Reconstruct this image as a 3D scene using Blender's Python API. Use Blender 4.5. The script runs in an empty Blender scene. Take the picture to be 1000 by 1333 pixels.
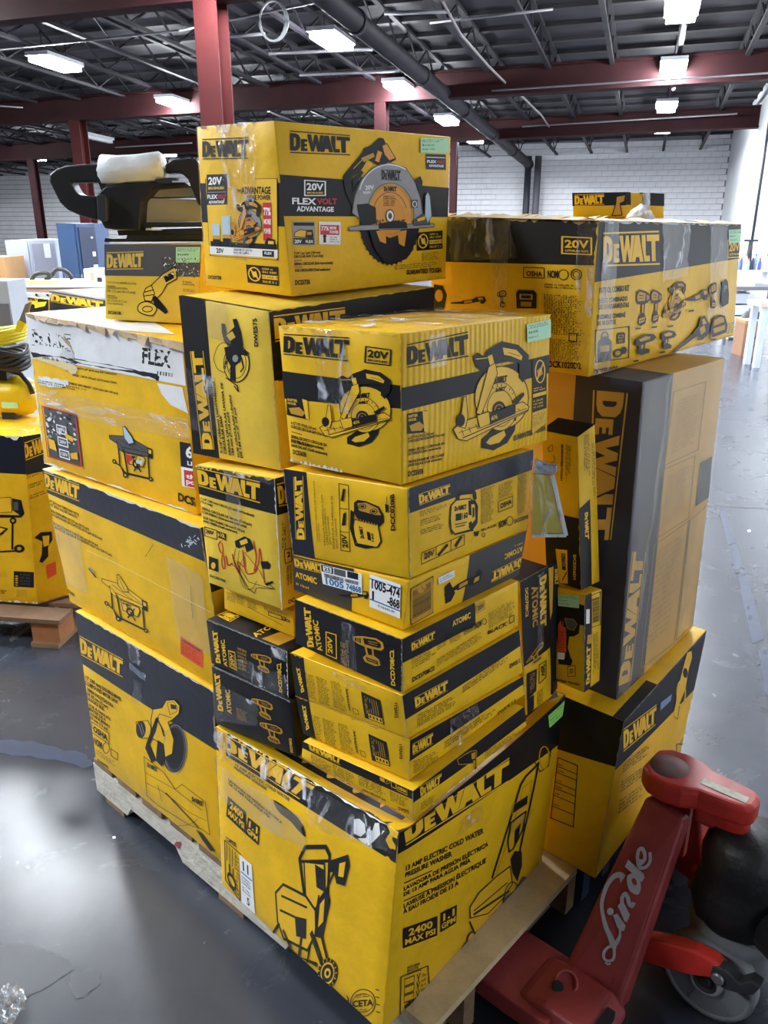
import bpy, bmesh, math, random
from mathutils import Vector, Matrix
rnd = random.Random(7)
C = bpy.context.scene.collection
SC = bpy.context.scene
# ------------------------------------------------------------------ camera
FPX, PITCH, CH = 1060.0, math.radians(19.74), 1.65
cam_d = bpy.data.cameras.new('camera'); cam = bpy.data.objects.new('camera', cam_d); C.objects.link(cam)
cam_d.sensor_fit = 'HORIZONTAL'; cam_d.sensor_width = 36.0; cam_d.lens = FPX / 1000 * 36
cam_d.clip_start = 0.05; cam_d.clip_end = 200
cam.location = (0, 0, CH); cam.rotation_euler = (math.pi / 2 - PITCH, 0, 0)
SC.camera = cam
# ------------------------------------------------------------------ world, exposure
wd = bpy.data.worlds.new('world'); SC.world = wd; wd.use_nodes = True
wd.node_tree.nodes['Background'].inputs[0].default_value = (0.55, 0.62, 0.8, 1)
wd.node_tree.nodes['Background'].inputs[1].default_value = 0.05
SC.view_settings.view_transform = 'Standard'; SC.view_settings.look = 'None'
SC.view_settings.gamma = 1; SC.view_settings.use_curve_mapping = False
SC.view_settings.exposure = 0.55
LAMP_W = 215.0           # radiance of a high-bay lamp's diffuser
LAMP_COL = (0.90, 0.95, 1.0)

# ------------------------------------------------------------------ picture <-> place
CP, SP = math.cos(PITCH), math.sin(PITCH)
EYE = Vector((0, 0, CH)); UP = Vector((0, 0, 1))
def ray(x, y):
    u = (x - 500) / FPX; w = -(y - 666.5) / FPX
    return Vector((u, CP + w * SP, -SP + w * CP))
def atz(x, y, z): d = ray(x, y); return EYE + d * ((z - CH) / d.z)
def aty(x, y, Y): d = ray(x, y); return EYE + d * (Y / d.y)
def atplane(x, y, p, n): d = ray(x, y); return EYE + d * ((Vector(p) - EYE).dot(n) / d.dot(n))
def proj(P):
    z = P.z - CH; cz = P.y * CP - z * SP; cy = P.y * SP + z * CP
    return (500 + FPX * P.x / cz, 666.5 - FPX * cy / cz)

# ------------------------------------------------------------------ materials
def lin(c): return tuple(((v / 255) / 12.92 if v <= 10 else ((v / 255 + 0.055) / 1.055) ** 2.4) for v in c)
MATS = {}
def mat(name, rgb, rough=0.55, metal=0.0, var=0.0, scale=6.0, bump=0.0, bscale=40.0, emit=0.0, rgb2=None, spec=0.5, aniso=None):
    if name in MATS: return MATS[name]
    m = bpy.data.materials.new(name); m.use_nodes = True; nt = m.node_tree; b = nt.nodes['Principled BSDF']
    c = lin(rgb) + (1,)
    b.inputs['Base Color'].default_value = c; b.inputs['Roughness'].default_value = rough
    b.inputs['Metallic'].default_value = metal; b.inputs['Specular IOR Level'].default_value = spec
    tc = nt.nodes.new('ShaderNodeTexCoord')
    if var > 0 or rgb2:
        n = nt.nodes.new('ShaderNodeTexNoise'); n.inputs['Scale'].default_value = scale; n.inputs['Detail'].default_value = 5; n.inputs['Roughness'].default_value = 0.65
        if aniso:
            mp = nt.nodes.new('ShaderNodeMapping'); mp.inputs['Scale'].default_value = aniso
            nt.links.new(tc.outputs['Object'], mp.inputs[0]); nt.links.new(mp.outputs[0], n.inputs['Vector'])
        else: nt.links.new(tc.outputs['Object'], n.inputs['Vector'])
        r = nt.nodes.new('ShaderNodeValToRGB')
        c2 = lin(rgb2) if rgb2 else tuple(v * (1 - var) for v in c[:3])
        r.color_ramp.elements[0].position = 0.35; r.color_ramp.elements[1].position = 0.62
        r.color_ramp.elements[0].color = tuple(c2) + (1,); r.color_ramp.elements[1].color = c
        nt.links.new(n.outputs['Fac'], r.inputs[0]); nt.links.new(r.outputs[0], b.inputs['Base Color'])
    if bump > 0:
        n2 = nt.nodes.new('ShaderNodeTexNoise'); n2.inputs['Scale'].default_value = bscale; n2.inputs['Detail'].default_value = 4
        nt.links.new(tc.outputs['Object'], n2.inputs['Vector'])
        bp = nt.nodes.new('ShaderNodeBump'); bp.inputs['Strength'].default_value = bump; bp.inputs['Distance'].default_value = 0.01
        nt.links.new(n2.outputs['Fac'], bp.inputs['Height']); nt.links.new(bp.outputs[0], b.inputs['Normal'])
    if emit > 0:
        b.inputs['Emission Color'].default_value = c; b.inputs['Emission Strength'].default_value = emit
    MATS[name] = m; return m
def film(name, base, streak, tint=(225, 230, 240), rough=0.12, scale=18.0, stretch=(1, 1, 1), bmp=0.9, gloss=0.14):
    """clear tape or stretch film: mostly see-through, glossy wrinkles, milky creases"""
    if name in MATS: return MATS[name]
    m = bpy.data.materials.new(name); m.use_nodes = True; nt = m.node_tree; nt.nodes.clear()
    out = nt.nodes.new('ShaderNodeOutputMaterial'); tr = nt.nodes.new('ShaderNodeBsdfTransparent')
    gl = nt.nodes.new('ShaderNodeBsdfGlossy'); df = nt.nodes.new('ShaderNodeBsdfDiffuse')
    gl.inputs['Roughness'].default_value = rough; df.inputs['Color'].default_value = lin(tint) + (1,)
    tc = nt.nodes.new('ShaderNodeTexCoord'); mp = nt.nodes.new('ShaderNodeMapping'); mp.inputs['Scale'].default_value = stretch
    nz = nt.nodes.new('ShaderNodeTexNoise'); nz.inputs['Scale'].default_value = scale; nz.inputs['Detail'].default_value = 6; nz.inputs['Distortion'].default_value = 1.2
    nt.links.new(tc.outputs['Object'], mp.inputs[0]); nt.links.new(mp.outputs[0], nz.inputs['Vector'])
    r = nt.nodes.new('ShaderNodeValToRGB'); r.color_ramp.elements[0].position = 0.56; r.color_ramp.elements[1].position = 0.70
    r.color_ramp.elements[0].color = (base, base, base, 1); r.color_ramp.elements[1].color = (streak, streak, streak, 1)
    nt.links.new(nz.outputs['Fac'], r.inputs[0])
    bp = nt.nodes.new('ShaderNodeBump'); bp.inputs["Strength"].default_value = bmp; bp.inputs['Distance'].default_value = 0.012
    nt.links.new(nz.outputs['Fac'], bp.inputs['Height']); nt.links.new(bp.outputs[0], gl.inputs['Normal'])
    m1 = nt.nodes.new('ShaderNodeMixShader'); nt.links.new(r.outputs[0], m1.inputs[0]); nt.links.new(tr.outputs[0], m1.inputs[1]); nt.links.new(df.outputs[0], m1.inputs[2])
    m2 = nt.nodes.new('ShaderNodeMixShader'); m2.inputs[0].default_value = gloss; nt.links.new(m1.outputs[0], m2.inputs[1]); nt.links.new(gl.outputs[0], m2.inputs[2])
    nt.links.new(m2.outputs[0], out.inputs[0]); MATS[name] = m; return m
YEL = mat('yellow_carton', (236, 187, 22), 0.45, spec=0.3, var=0.16, scale=9, bump=0.12, bscale=60)
YELP = mat('yellow_carton_pale', (238, 200, 66), 0.48, spec=0.3, var=0.14, scale=8, bump=0.12, bscale=60)
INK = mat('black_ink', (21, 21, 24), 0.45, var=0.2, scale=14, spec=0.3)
INKB = mat('blue_black_ink', (24, 29, 45), 0.42, var=0.25, scale=10, bump=0.1, bscale=50, spec=0.35)
YINK = mat('yellow_ink', (238, 188, 24), 0.45, var=0.1, scale=20)
YLO = mat('yellow_shade_ink', (196, 146, 24), 0.5, var=0.1, scale=20)
WHT = mat('white_ink', (236, 238, 240), 0.45, var=0.06, scale=15)
GRY = mat('grey_ink', (150, 152, 156), 0.45, var=0.2, scale=20)
DGR = mat('dark_grey_ink', (82, 82, 84), 0.5, var=0.2, scale=20)
LBL = mat('light_blue_ink', (176, 200, 214), 0.45)
RED = mat('red_ink', (196, 34, 42), 0.45)
ORG = mat('orange_ink', (222, 150, 36), 0.45)
GRN = mat('green_label', (176, 228, 186), 0.5, var=0.05)
LIME = mat('lime_label', (150, 226, 100), 0.5)
OSTK = mat('orange_sticker', (228, 84, 40), 0.5, var=0.08)
BLU = mat('blue_ink', (40, 110, 170), 0.5)
TAN = mat('torn_cardboard', (176, 150, 116), 0.8, var=0.25, scale=30, bump=0.3, bscale=120)
PAPER = mat('torn_white_paper', (222, 224, 228), 0.6, var=0.1, scale=12, bump=0.2, bscale=40)
KRAFT = mat('kraft_cardboard', (184, 140, 92), 0.7, var=0.15, scale=6)
RPEN = mat('red_marker', (190, 40, 30), 0.5)
TAPE = film('clear_packing_tape', 0.02, 0.55, stretch=(1, 1, 0.35), scale=30)
WRAP = film('stretch_film', 0.015, 0.8, scale=24, stretch=(1, 1, 0.4), rough=0.1, gloss=0.12)
WRAPH = film('stretch_film_drawn', 0.04, 0.75, scale=16, stretch=(.3, .3, 2.2), rough=0.1, gloss=0.10)
HAZE = film('milky_film', 0.16, 0.30, tint=(206, 198, 176), scale=7, rough=0.25, stretch=(1, 1, 0.3), bmp=0.12, gloss=0.05)

# ------------------------------------------------------------------ object helpers
def link(name, bm, mats, parent=None, origin=None, smooth=False, kind=None):
    me = bpy.data.meshes.new(name)
    if origin is not None: bmesh.ops.translate(bm, verts=bm.verts, vec=-Vector(origin))
    bm.to_mesh(me); bm.free()
    for m in (mats if isinstance(mats, (list, tuple)) else [mats]): me.materials.append(m)
    if smooth:
        for p in me.polygons: p.use_smooth = True
    o = bpy.data.objects.new(name, me); C.objects.link(o)
    if parent is not None: o.parent = parent
    elif origin is not None: o.location = origin
    if kind: o['kind'] = kind
    return o
def tag(o, label, cat, group=None):
    o['label'] = label; o['category'] = cat
    if group: o['group'] = group
    return o
def empty(name, loc, label=None, cat=None, group=None):
    o = bpy.data.objects.new(name, None); C.objects.link(o); o.location = loc; o.empty_display_size = 0.1
    if label: tag(o, label, cat, group)
    return o
def part(name, bm, mats, root, smooth=False):      # bm in world coordinates, root = Empty or mesh thing without rotation
    return link(name, bm, mats, root, origin=root_loc(root), smooth=smooth)
def root_loc(r):
    p = Vector((0, 0, 0))
    while r is not None: p = p + r.location; r = r.parent
    return p
def box(bm, lo, hi, mi=0):
    x0, y0, z0 = lo; x1, y1, z1 = hi
    v = [bm.verts.new(p) for p in ((x0,y0,z0),(x1,y0,z0),(x1,y1,z0),(x0,y1,z0),(x0,y0,z1),(x1,y0,z1),(x1,y1,z1),(x0,y1,z1))]
    for f in ((0,3,2,1),(4,5,6,7),(0,1,5,4),(1,2,6,5),(2,3,7,6),(3,0,4,7)):
        bm.faces.new([v[i] for i in f]).material_index = mi
    return v
def obox(bm, o, ax, ay, az, lo, hi, mi=0):         # box in a frame o + x*ax + y*ay + z*az
    v = box(bm, lo, hi, mi)
    for q in v: q.co = Vector(o) + ax * q.co.x + ay * q.co.y + az * q.co.z
    return v
def bar(bm, a, b, w, h, up=Vector((0, 0, 1)), mi=0):   # bar of section w x h from a to b
    a, b = Vector(a), Vector(b); d = (b - a); L = d.length; d.normalize()
    s = d.cross(up)
    if s.length < 1e-4: s = d.cross(Vector((1, 0, 0)))
    s.normalize(); u = s.cross(d)
    return obox(bm, a, s, d, u, (-w / 2, 0, -h / 2), (w / 2, L, h / 2), mi)
def tube(bm, pts, r, seg=10, mi=0, cap=True, sx=1.0, up=None, smooth=True):
    pts = [Vector(p) for p in pts]; rings = []; N = len(pts)
    ref = up or Vector((0, 0, 1))
    for i, p in enumerate(pts):
        d = (pts[min(i + 1, N - 1)] - pts[max(i - 1, 0)]).normalized()
        s = d.cross(ref)
        if s.length < 1e-3: s = d.cross(Vector((1, 0.3, 0)))
        s.normalize(); u = s.cross(d); rr = r[i] if isinstance(r, (list, tuple)) else r
        rings.append([bm.verts.new(p + s * (math.cos(t) * rr * sx) + u * (math.sin(t) * rr)) for t in [2 * math.pi * k / seg for k in range(seg)]])
    for a, b in zip(rings, rings[1:]):
        for k in range(seg):
            f = bm.faces.new((a[k], a[(k + 1) % seg], b[(k + 1) % seg], b[k])); f.smooth = smooth; f.material_index = mi
    if cap:
        for rg in (rings[0][::-1], rings[-1]): bm.faces.new(rg).material_index = mi
def lathe(bm, c, axis, prof, seg=24, mi=0):        # prof: (radius, height along axis)
    axis = Vector(axis).normalized(); s = axis.orthogonal().normalized(); u = axis.cross(s); rings = []
    for r, h in prof:
        rings.append([bm.verts.new(Vector(c) + axis * h + (s * math.cos(t) + u * math.sin(t)) * max(r, 1e-5)) for t in [2 * math.pi * k / seg for k in range(seg)]])
    for a, b in zip(rings, rings[1:]):
        for k in range(seg):
            f = bm.faces.new((a[k], a[(k + 1) % seg], b[(k + 1) % seg], b[k])); f.smooth = True; f.material_index = mi
    bm.faces.new(rings[0][::-1]).material_index = mi; bm.faces.new(rings[-1]).material_index = mi
def prism(bm, poly, vec, mi=0):                    # polygon (Vectors) pushed along vec
    vec = Vector(vec); a = [bm.verts.new(p) for p in poly]; b = [bm.verts.new(Vector(p) + vec) for p in poly]; n = len(a)
    bm.faces.new(a).material_index = mi; bm.faces.new(b[::-1]).material_index = mi
    for i in range(n): bm.faces.new((a[i], b[i], b[(i + 1) % n], a[(i + 1) % n])).material_index = mi
def fixn(bm): bmesh.ops.recalc_face_normals(bm, faces=bm.faces); return bm
def bevel(bm, w, seg=2, ang=0.5):
    es = [e for e in bm.edges if len(e.link_faces) == 2 and e.calc_face_angle(0) > ang]
    bmesh.ops.bevel(bm, geom=es, offset=w, segments=seg, affect='EDGES', profile=0.5, clamp_overlap=True); return bm
def spline(p, closed=True, n=5):
    out = []; N = len(p); rng = range(N) if closed else range(N - 1)
    for i in rng:
        g = (lambda k: p[k % N]) if closed else (lambda k: p[max(0, min(N - 1, k))])
        p0, p1, p2, p3 = g(i - 1), g(i), g(i + 1), g(i + 2)
        for k in range(n):
            t = k / n
            out.append(tuple(0.5 * (2 * b + (c - a) * t + (2 * a - 5 * b + 4 * c - d) * t * t + (3 * b - a - 3 * c + d) * t ** 3) for a, b, c, d in zip(p0, p1, p2, p3)))
    if not closed: out.append(tuple(p[-1]))
    return out

# ------------------------------------------------------------------ printed faces
class Face:
    """one side of a carton: corners TL TR BR BL as seen from outside, u to the right, v down"""
    def __init__(s, TL, TR, BR, BL, bulge=0.002, disp=None):
        s.c = [Vector(q) for q in (TL, TR, BR, BL)]; s.b = bulge; s.disp = disp
        s.n = -((s.c[1] - s.c[0]).cross(s.c[3] - s.c[0])).normalized()
        (x0, y0), (x1, y1), (x2, y2), (x3, y3) = [proj(q) for q in s.c]
        dx1, dx2, sx = x1 - x2, x3 - x2, x0 - x1 + x2 - x3; dy1, dy2, sy = y1 - y2, y3 - y2, y0 - y1 + y2 - y3
        den = dx1 * dy2 - dx2 * dy1
        if abs(den) < 1e-6: s.inv_m = None; return
        g = (sx * dy2 - dx2 * sy) / den; h = (dx1 * sy - sx * dy1) / den
        M = Matrix(((x1 - x0 + g * x1, x3 - x0 + h * x3, x0), (y1 - y0 + g * y1, y3 - y0 + h * y3, y0), (g, h, 1)))
        s.inv_m = M.inverted()
    def inv(s, x, y):
        q = s.inv_m @ Vector((x, y, 1)); return q.x / q.z, q.y / q.z
    def P(s, u, v, off=0.0):
        a = s.c[0].lerp(s.c[1], u); b = s.c[3].lerp(s.c[2], u); p = a.lerp(b, v)
        uu, vv = min(max(u, 0), 1), min(max(v, 0), 1)
        d = 16 * s.b * uu * (1 - uu) * vv * (1 - vv)
        if s.disp: p = p + s.disp(uu, vv)
        return p + s.n * (d + off)
_gl = {}
def glyphs(txt, bold):
    k = (txt, bold)
    if k not in _gl:
        cu = bpy.data.curves.new('t', 'FONT'); cu.body = txt; cu.resolution_u = 2; cu.space_line = 1.0
        if bold: cu.offset = 0.034
        o = bpy.data.objects.new('t', cu); me = o.to_mesh()
        vs = [(v.co.x, v.co.y) for v in me.vertices]; fs = [tuple(p.vertices) for p in me.polygons]
        o.to_mesh_clear(); bpy.data.objects.remove(o); bpy.data.curves.remove(cu)
        x0, x1 = min(v[0] for v in vs), max(v[0] for v in vs); y0, y1 = min(v[1] for v in vs), max(v[1] for v in vs)
        _gl[k] = ([((x - x0) / (x1 - x0), 1 - (y - y0) / (y1 - y0)) for x, y in vs], fs)
    return _gl[k]
def Q(*a):                                       # quad from 8 numbers, or a slanted strip: x0,y0,x1,y1,h0[,h1]
    if len(a) == 8: return [(a[0], a[1]), (a[2], a[3]), (a[4], a[5]), (a[6], a[7])]
    if len(a) == 4: return [(a[0], a[1]), (a[2], a[1]), (a[2], a[3]), (a[0], a[3])]
    x0, y0, x1, y1, h0 = a[:5]; h1 = a[5] if len(a) > 5 else h0
    return [(x0, y0), (x1, y1), (x1, y1 + h1), (x0, y0 + h0)]
class Draw:
    def poly(s, pts, m): s.emit([tuple(pts)], m)
    def quad(s, q, m): s.grid(q, m, 4, 4)
    def grid(s, q, m, nx=12, ny=6):
        f = lambda i, j: s.bil(q, i / nx, j / ny)
        s.emit([(f(i, j), f(i + 1, j), f(i + 1, j + 1), f(i, j + 1)) for i in range(nx) for j in range(ny)], m)
    @staticmethod
    def bil(q, u, v):
        return tuple((q[0][k] * (1 - u) + q[1][k] * u) * (1 - v) + (q[3][k] * (1 - u) + q[2][k] * u) * v for k in (0, 1))
    def line(s, pts, w, m, closed=False):
        pts = list(pts) + ([pts[0]] if closed else []); fs = []
        for a, b in zip(pts, pts[1:]):
            dx, dy = b[0] - a[0], b[1] - a[1]; L = math.hypot(dx, dy) or 1; nx, ny = -dy / L * w / 2, dx / L * w / 2; ex, ey = dx / L * w * .3, dy / L * w * .3
            fs.append(((a[0] + nx - ex, a[1] + ny - ey), (b[0] + nx + ex, b[1] + ny + ey), (b[0] - nx + ex, b[1] - ny + ey), (a[0] - nx - ex, a[1] - ny - ey)))
        s.emit(fs, m)
    def oval(s, cx, cy, rx, ry, a0=0, a1=360, n=28):
        return [(cx + rx * math.cos(math.radians(a0 + (a1 - a0) * k / n)), cy + ry * math.sin(math.radians(a0 + (a1 - a0) * k / n))) for k in range(n + (0 if abs(a1 - a0) >= 360 else 1))]
    def disc(s, cx, cy, rx, ry, m, a0=0, a1=360): s.poly(s.oval(cx, cy, rx, ry, a0, a1), m)
    def ring(s, cx, cy, rx, ry, w, m, a0=0, a1=360): s.line(s.oval(cx, cy, rx, ry, a0, a1), w, m, abs(a1 - a0) >= 360)
    def shape(s, pts, fill, ink=None, w=1.5, smooth=False):
        if smooth: pts = spline(pts)
        if fill: s.poly(pts, fill)
        if ink: s.line(pts, w, ink, True)
    def text(s, txt, q, m, bold=True):
        vs, fs = glyphs(txt, bold); s.emit([tuple(s.bil(q, *vs[i]) for i in f) for f in fs], m)
    def frame(s, q, w, m): s.line(q, w, m, True)
    def word(s, q, m, bars=True, bg=None):
        """the maker's wordmark: heavy capitals between two rules"""
        L = {}
        b = 5 if bars else 0; t, e = b, 100 - b
        t, e = t + 6, e - 6
        if not bars: t, e = 0, 100
        H = e - t; Y = lambda v: t + H * v
        P = []
        D = [(0, 0), (9, 0), (14, .07), (17, .25), (17, .75), (14, .93), (9, 1), (0, 1)]; I = [(6.4, .24), (8.6, .24), (10.2, .34), (10.2, .66), (8.6, .76), (6.4, .76)]
        P.append([D[0], D[1], D[2], D[3], I[2], I[1], I[0]]); P.append([D[0], I[0], I[5], D[7]]); P.append([D[3], D[4], I[3], I[2]]); P.append([D[4], D[5], D[6], D[7], I[5], I[4], I[3]])
        P.append([(18.5, .3), (29, .3), (29, .46), (24.3, .46), (24.3, .57), (28.4, .57), (28.4, .72), (24.3, .72), (24.3, .84), (29.2, .84), (29.2, 1), (18.5, 1)])
        P.append([(29, 0), (35.6, 0), (38, .55), (41, 0), (46, 0), (48.6, .55), (50.6, 0), (56.8, 0), (50.6, 1), (45.8, 1), (43.2, .52), (40.2, 1), (35.4, 1)])
        P += [[(57.6, 0), (65, 0), (63.2, .62), (60.4, .62), (57.2, 1), (50.9, 1)], [(65, 0), (71.8, 1), (65.2, 1), (63.2, .62)], [(58.2, .62), (64.6, .62), (65.4, .82), (57, .82)]]
        P.append([(69, 0), (76, 0), (76, .78), (83, .78), (83, 1), (73.4, 1), (69, .38)])
        P.append([(78, 0), (100, 0), (100, .24), (93, .24), (93, 1), (86, 1), (86, .24), (78, .24)])
        s.emit([tuple(s.bil(q, x / 100, Y(y) / 100) for x, y in p) for p in P], m)
        if bars: s.emit([tuple(s.bil(q, x / 100, y / 100) for x, y in p) for p in ([(0, 0), (100, 0), (100, b), (0, b)], [(0, 100 - b), (100, 100 - b), (100, 100), (0, 100)])], m)
    def para(s, q, rows, m, seed=1, dens=26, ragged=True, x=0.62):
        r = random.Random(seed); fs = []
        for j in range(rows):
            v0 = (j + 0.15) / rows; v1 = (j + x + 0.15) / rows; u = 0; end = r.uniform(0.72, 1.0) if ragged else 1.0
            while u < end:
                wl = r.randint(2, 8)
                for _ in range(wl):
                    if u >= end: break
                    w = r.uniform(.45, .8) / dens; k = r.random(); a, b = v0, v1
                    if k < .35: a = v0 + (v1 - v0) * .28
                    R = lambda u0, c, u1, d: fs.append((s.bil(q, u0, c), s.bil(q, u1, c), s.bil(q, u1, d), s.bil(q, u0, d)))
                    if r.random() < .45: R(u, a, u + w * .32, b); R(u + w * .6, a, u + w, b)
                    else: R(u, a, u + w * .75, b)
                    u += 1.0 / dens
                u += 0.8 / dens
        s.emit(fs, m)
    def bars(s, q, n, m, seed=1):
        r = random.Random(seed); u = 0; fs = []
        for _ in range(n):
            w = r.choice((.5, .8, 1.2)) / n * .8; fs.append((s.bil(q, u, 0), s.bil(q, min(u + w, 1), 0), s.bil(q, min(u + w, 1), 1), s.bil(q, u, 1))); u += w + r.choice((.4, .7)) / n
            if u >= 1: break
        s.emit(fs, m)
    def sub(s, q, dom=(0, 0, 100, 100)): return Sub(s, q, dom)
class Pen(Draw):
    """collects flat print for one face; coordinates in a frame (ox, oy, scale) of the picture"""
    def __init__(s, thing, face, name, fr=(0, 0, 1), lift=0.001, label=None):
        s.t, s.f, s.name, s.fr, s.lift, s.label = thing, face, name, fr, lift, label; s.bm = bmesh.new(); s.ms = []; s.k = 0
        s.o = root_loc(thing)
    def X(s, p, off):
        u, v = s.f.inv(s.fr[0] + p[0] / s.fr[2], s.fr[1] + p[1] / s.fr[2])
        return s.f.P(min(max(u, .004), .996), min(max(v, .004), .996), off) - s.o
    def emit(s, faces, m):
        if m not in s.ms: s.ms.append(m)
        mi = s.ms.index(m); off = s.lift + 0.00005 * s.k; s.k += 1
        for f in faces:
            try: fc = s.bm.faces.new([s.bm.verts.new(s.X(p, off)) for p in f])
            except ValueError: continue
            fc.material_index = mi
    def done(s):
        for f in s.bm.faces:
            f.normal_update()
            if f.normal.dot(s.f.n) < 0: f.normal_flip()
        o = link(s.name, s.bm, s.ms, s.t)
        if s.label: o['label'] = s.label
        return o
class Sub(Draw):
    def __init__(s, base, q, dom): s.p, s.q, s.d = base, q, dom
    def emit(s, faces, m):
        x0, y0, x1, y1 = s.d; s.p.emit([[s.bil(s.q, (x - x0) / (x1 - x0), (y - y0) / (y1 - y0)) for x, y in f] for f in faces], m)
def tape(thing, face, q, fr=(0, 0, 1), m=None, nx=8, ny=14, seed=1, wr=0.0022, lift=0.0035, name='packing_tape', label=None):
    r = random.Random(seed); bm = bmesh.new(); o = root_loc(thing); V = {}
    for i in range(nx + 1):
        for j in range(ny + 1):
            x, y = Draw.bil(q, i / nx, j / ny); e = 0 if 0 < i < nx and 0 < j < ny else 1
            jx, jy = (r.uniform(-1, 1) * .025 * (abs(q[1][0] - q[0][0]) + 4), r.uniform(-1, 1) * .02 * abs(q[3][1] - q[0][1])) if e else (0, 0)
            u, v = face.inv(fr[0] + (x + jx) / fr[2], fr[1] + (y + jy) / fr[2]); u, v = min(max(u, .002), .998), min(max(v, .002), .998)
            V[i, j] = bm.verts.new(face.P(u, v, lift + r.uniform(-1, 1) * wr) - o)
    for i in range(nx):
        for j in range(ny):
            f = bm.faces.new((V[i, j], V[i, j + 1], V[i + 1, j + 1], V[i + 1, j])); f.smooth = True
    ob = link(name, bm, m or TAPE, thing)
    if label: ob['label'] = label
    return ob

# ------------------------------------------------------------------ cartons
def hexa(Yc, yl, yr, px, wl=None, wr=None):
    yl, yr = math.radians(yl), math.radians(yr)
    l = Vector((-math.cos(yl), math.sin(yl), 0)); r = Vector((math.sin(yr), math.cos(yr), 0)); d = {}
    d['ct'] = aty(*px['ct'], Yc); d['cb'] = aty(*px['cb'], Yc); mid = (d['ct'] + d['cb']) / 2
    for k, dr, n, w in (('l', l, Vector((l.y, -l.x, 0)), wl), ('r', r, Vector((r.y, -r.x, 0)), wr)):
        for e in 'tb':
            if k + e in px: d[k + e] = atplane(*px[k + e], mid, n)
        if k + 't' not in d and k + 'b' not in d:
            for e in 'tb': d[k + e] = d['c' + e] + dr * w
        elif k + 't' not in d: d[k + 't'] = d[k + 'b'] + (d['ct'] - d['cb'])
        elif k + 'b' not in d: d[k + 'b'] = d[k + 't'] - (d['ct'] - d['cb'])
    for e in 'tb': d['b' + e] = d['l' + e] + d['r' + e] - d['c' + e]
    return d
class Carton:
    def __init__(s, d, label, m=None, name='carton', bulge=0.002, dispL=None, dispT=None, dispR=None, n=6, mats_hidden=None):
        s.d = d; g = lambda *k: [d[q] for q in k]
        s.L = Face(*g('lt', 'ct', 'cb', 'lb'), bulge, dispL); s.R = Face(*g('ct', 'rt', 'rb', 'cb'), bulge, dispR)
        s.T = Face(*g('lt', 'bt', 'rt', 'ct'), bulge * .6, dispT)
        s.K = Face(*g('rt', 'bt', 'bb', 'rb'), bulge); s.J = Face(*g('bt', 'lt', 'lb', 'bb'), bulge); s.B = Face(*g('lb', 'cb', 'rb', 'bb'), 0)
        org = (d['lb'] + d['cb'] + d['rb'] + d['bb']) / 4; bm = bmesh.new(); m = m or YEL
        for f in (s.L, s.R, s.T, s.K, s.J, s.B):
            V = [[bm.verts.new(f.P(i / n, j / n) - org) for j in range(n + 1)] for i in range(n + 1)]
            for i in range(n):
                for j in range(n): bm.faces.new((V[i][j], V[i][j + 1], V[i + 1][j + 1], V[i + 1][j])).smooth = True
        bmesh.ops.remove_doubles(bm, verts=bm.verts, dist=0.0004)
        for e in bm.edges:
            if len(e.link_faces) == 2 and e.calc_face_angle(0) > 0.7: e.smooth = False
        es = [e for e in bm.edges if not e.smooth]
        bmesh.ops.bevel(bm, geom=es, offset=0.0022, segments=2, affect='EDGES', profile=0.5, clamp_overlap=True)
        for e in bm.edges: e.smooth = True
        s.o = link(name, bm, m); s.o.location = org
        tag(s.o, label, 'box')
    def pen(s, face, name, fr=(0, 0, 1), **k): return Pen(s.o, getattr(s, face), name, fr, **k)
    def band(s, face, v0, v1, m=INK, u0=0.0, u1=1.0, name='printed_band', nx=16, ny=4, v0r=None, v1r=None):
        f = getattr(s, face); bm = bmesh.new(); o = s.o.location
        v0r = v0 if v0r is None else v0r; v1r = v1 if v1r is None else v1r
        def G(i, j):
            u = u0 + (u1 - u0) * i / nx; a = v0 + (v0r - v0) * i / nx; b = v1 + (v1r - v1) * i / nx
            return f.P(u, a + (b - a) * j / ny, 0.0003) - o
        V = [[bm.verts.new(G(i, j)) for j in range(ny + 1)] for i in range(nx + 1)]
        for i in range(nx):
            for j in range(ny): bm.faces.new((V[i][j], V[i][j + 1], V[i + 1][j + 1], V[i + 1][j])).smooth = True
        return link(name, bm, m, s.o)
    def band_px(s, face, fr, pl, pr, m=INK, top=None, **k):
        """printed band whose lower edge runs through two measured points (and its upper edge through top, if given)"""
        f = getattr(s, face)
        def edge(p, q):
            a, b = [f.inv(fr[0] + x[0] / fr[2], fr[1] + x[1] / fr[2]) for x in (p, q)]; t = (b[1] - a[1]) / (b[0] - a[0]); return a[1] - t * a[0], a[1] + t * (1 - a[0])
        lo = edge(pl, pr); up = edge(*top) if top else (0, 0)
        return s.band(face, up[0], lo[0], m, v0r=up[1], v1r=lo[1], **k)
    def tape(s, face, q, fr=(0, 0, 1), **k): return tape(s.o, getattr(s, face), q, fr, **k)
    def worn(s, face, side, m=None, seed=1, w=0.004, a=0.0, b=1.0, name='worn_edge'):
        """frayed paper along one edge: t, b, l or r"""
        f = getattr(s, face); r = random.Random(seed); bm = bmesh.new(); o = s.o.location; n = 40; W = (f.c[1] - f.c[0]).length; H = (f.c[3] - f.c[0]).length
        vs = []
        for i in range(n + 1):
            t = a + (b - a) * i / n; e = max(0.0006, w * r.uniform(-.5, 1.0))
            uv = {'t': ((t, 0), (t, e / H)), 'b': ((t, 1), (t, 1 - e / H)), 'l': ((0, t), (e / W, t)), 'r': ((1, t), (1 - e / W, t))}[side]
            vs.append([bm.verts.new(f.P(*q, 0.0011) - o) for q in uv])
        for p, q in zip(vs, vs[1:]): bm.faces.new((p[0], p[1], q[1], q[0]))
        for fc in bm.faces:
            fc.normal_update()
            if fc.normal.dot(f.n) < 0: fc.normal_flip()
        return link(name, bm, m or TAN, s.o)
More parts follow.
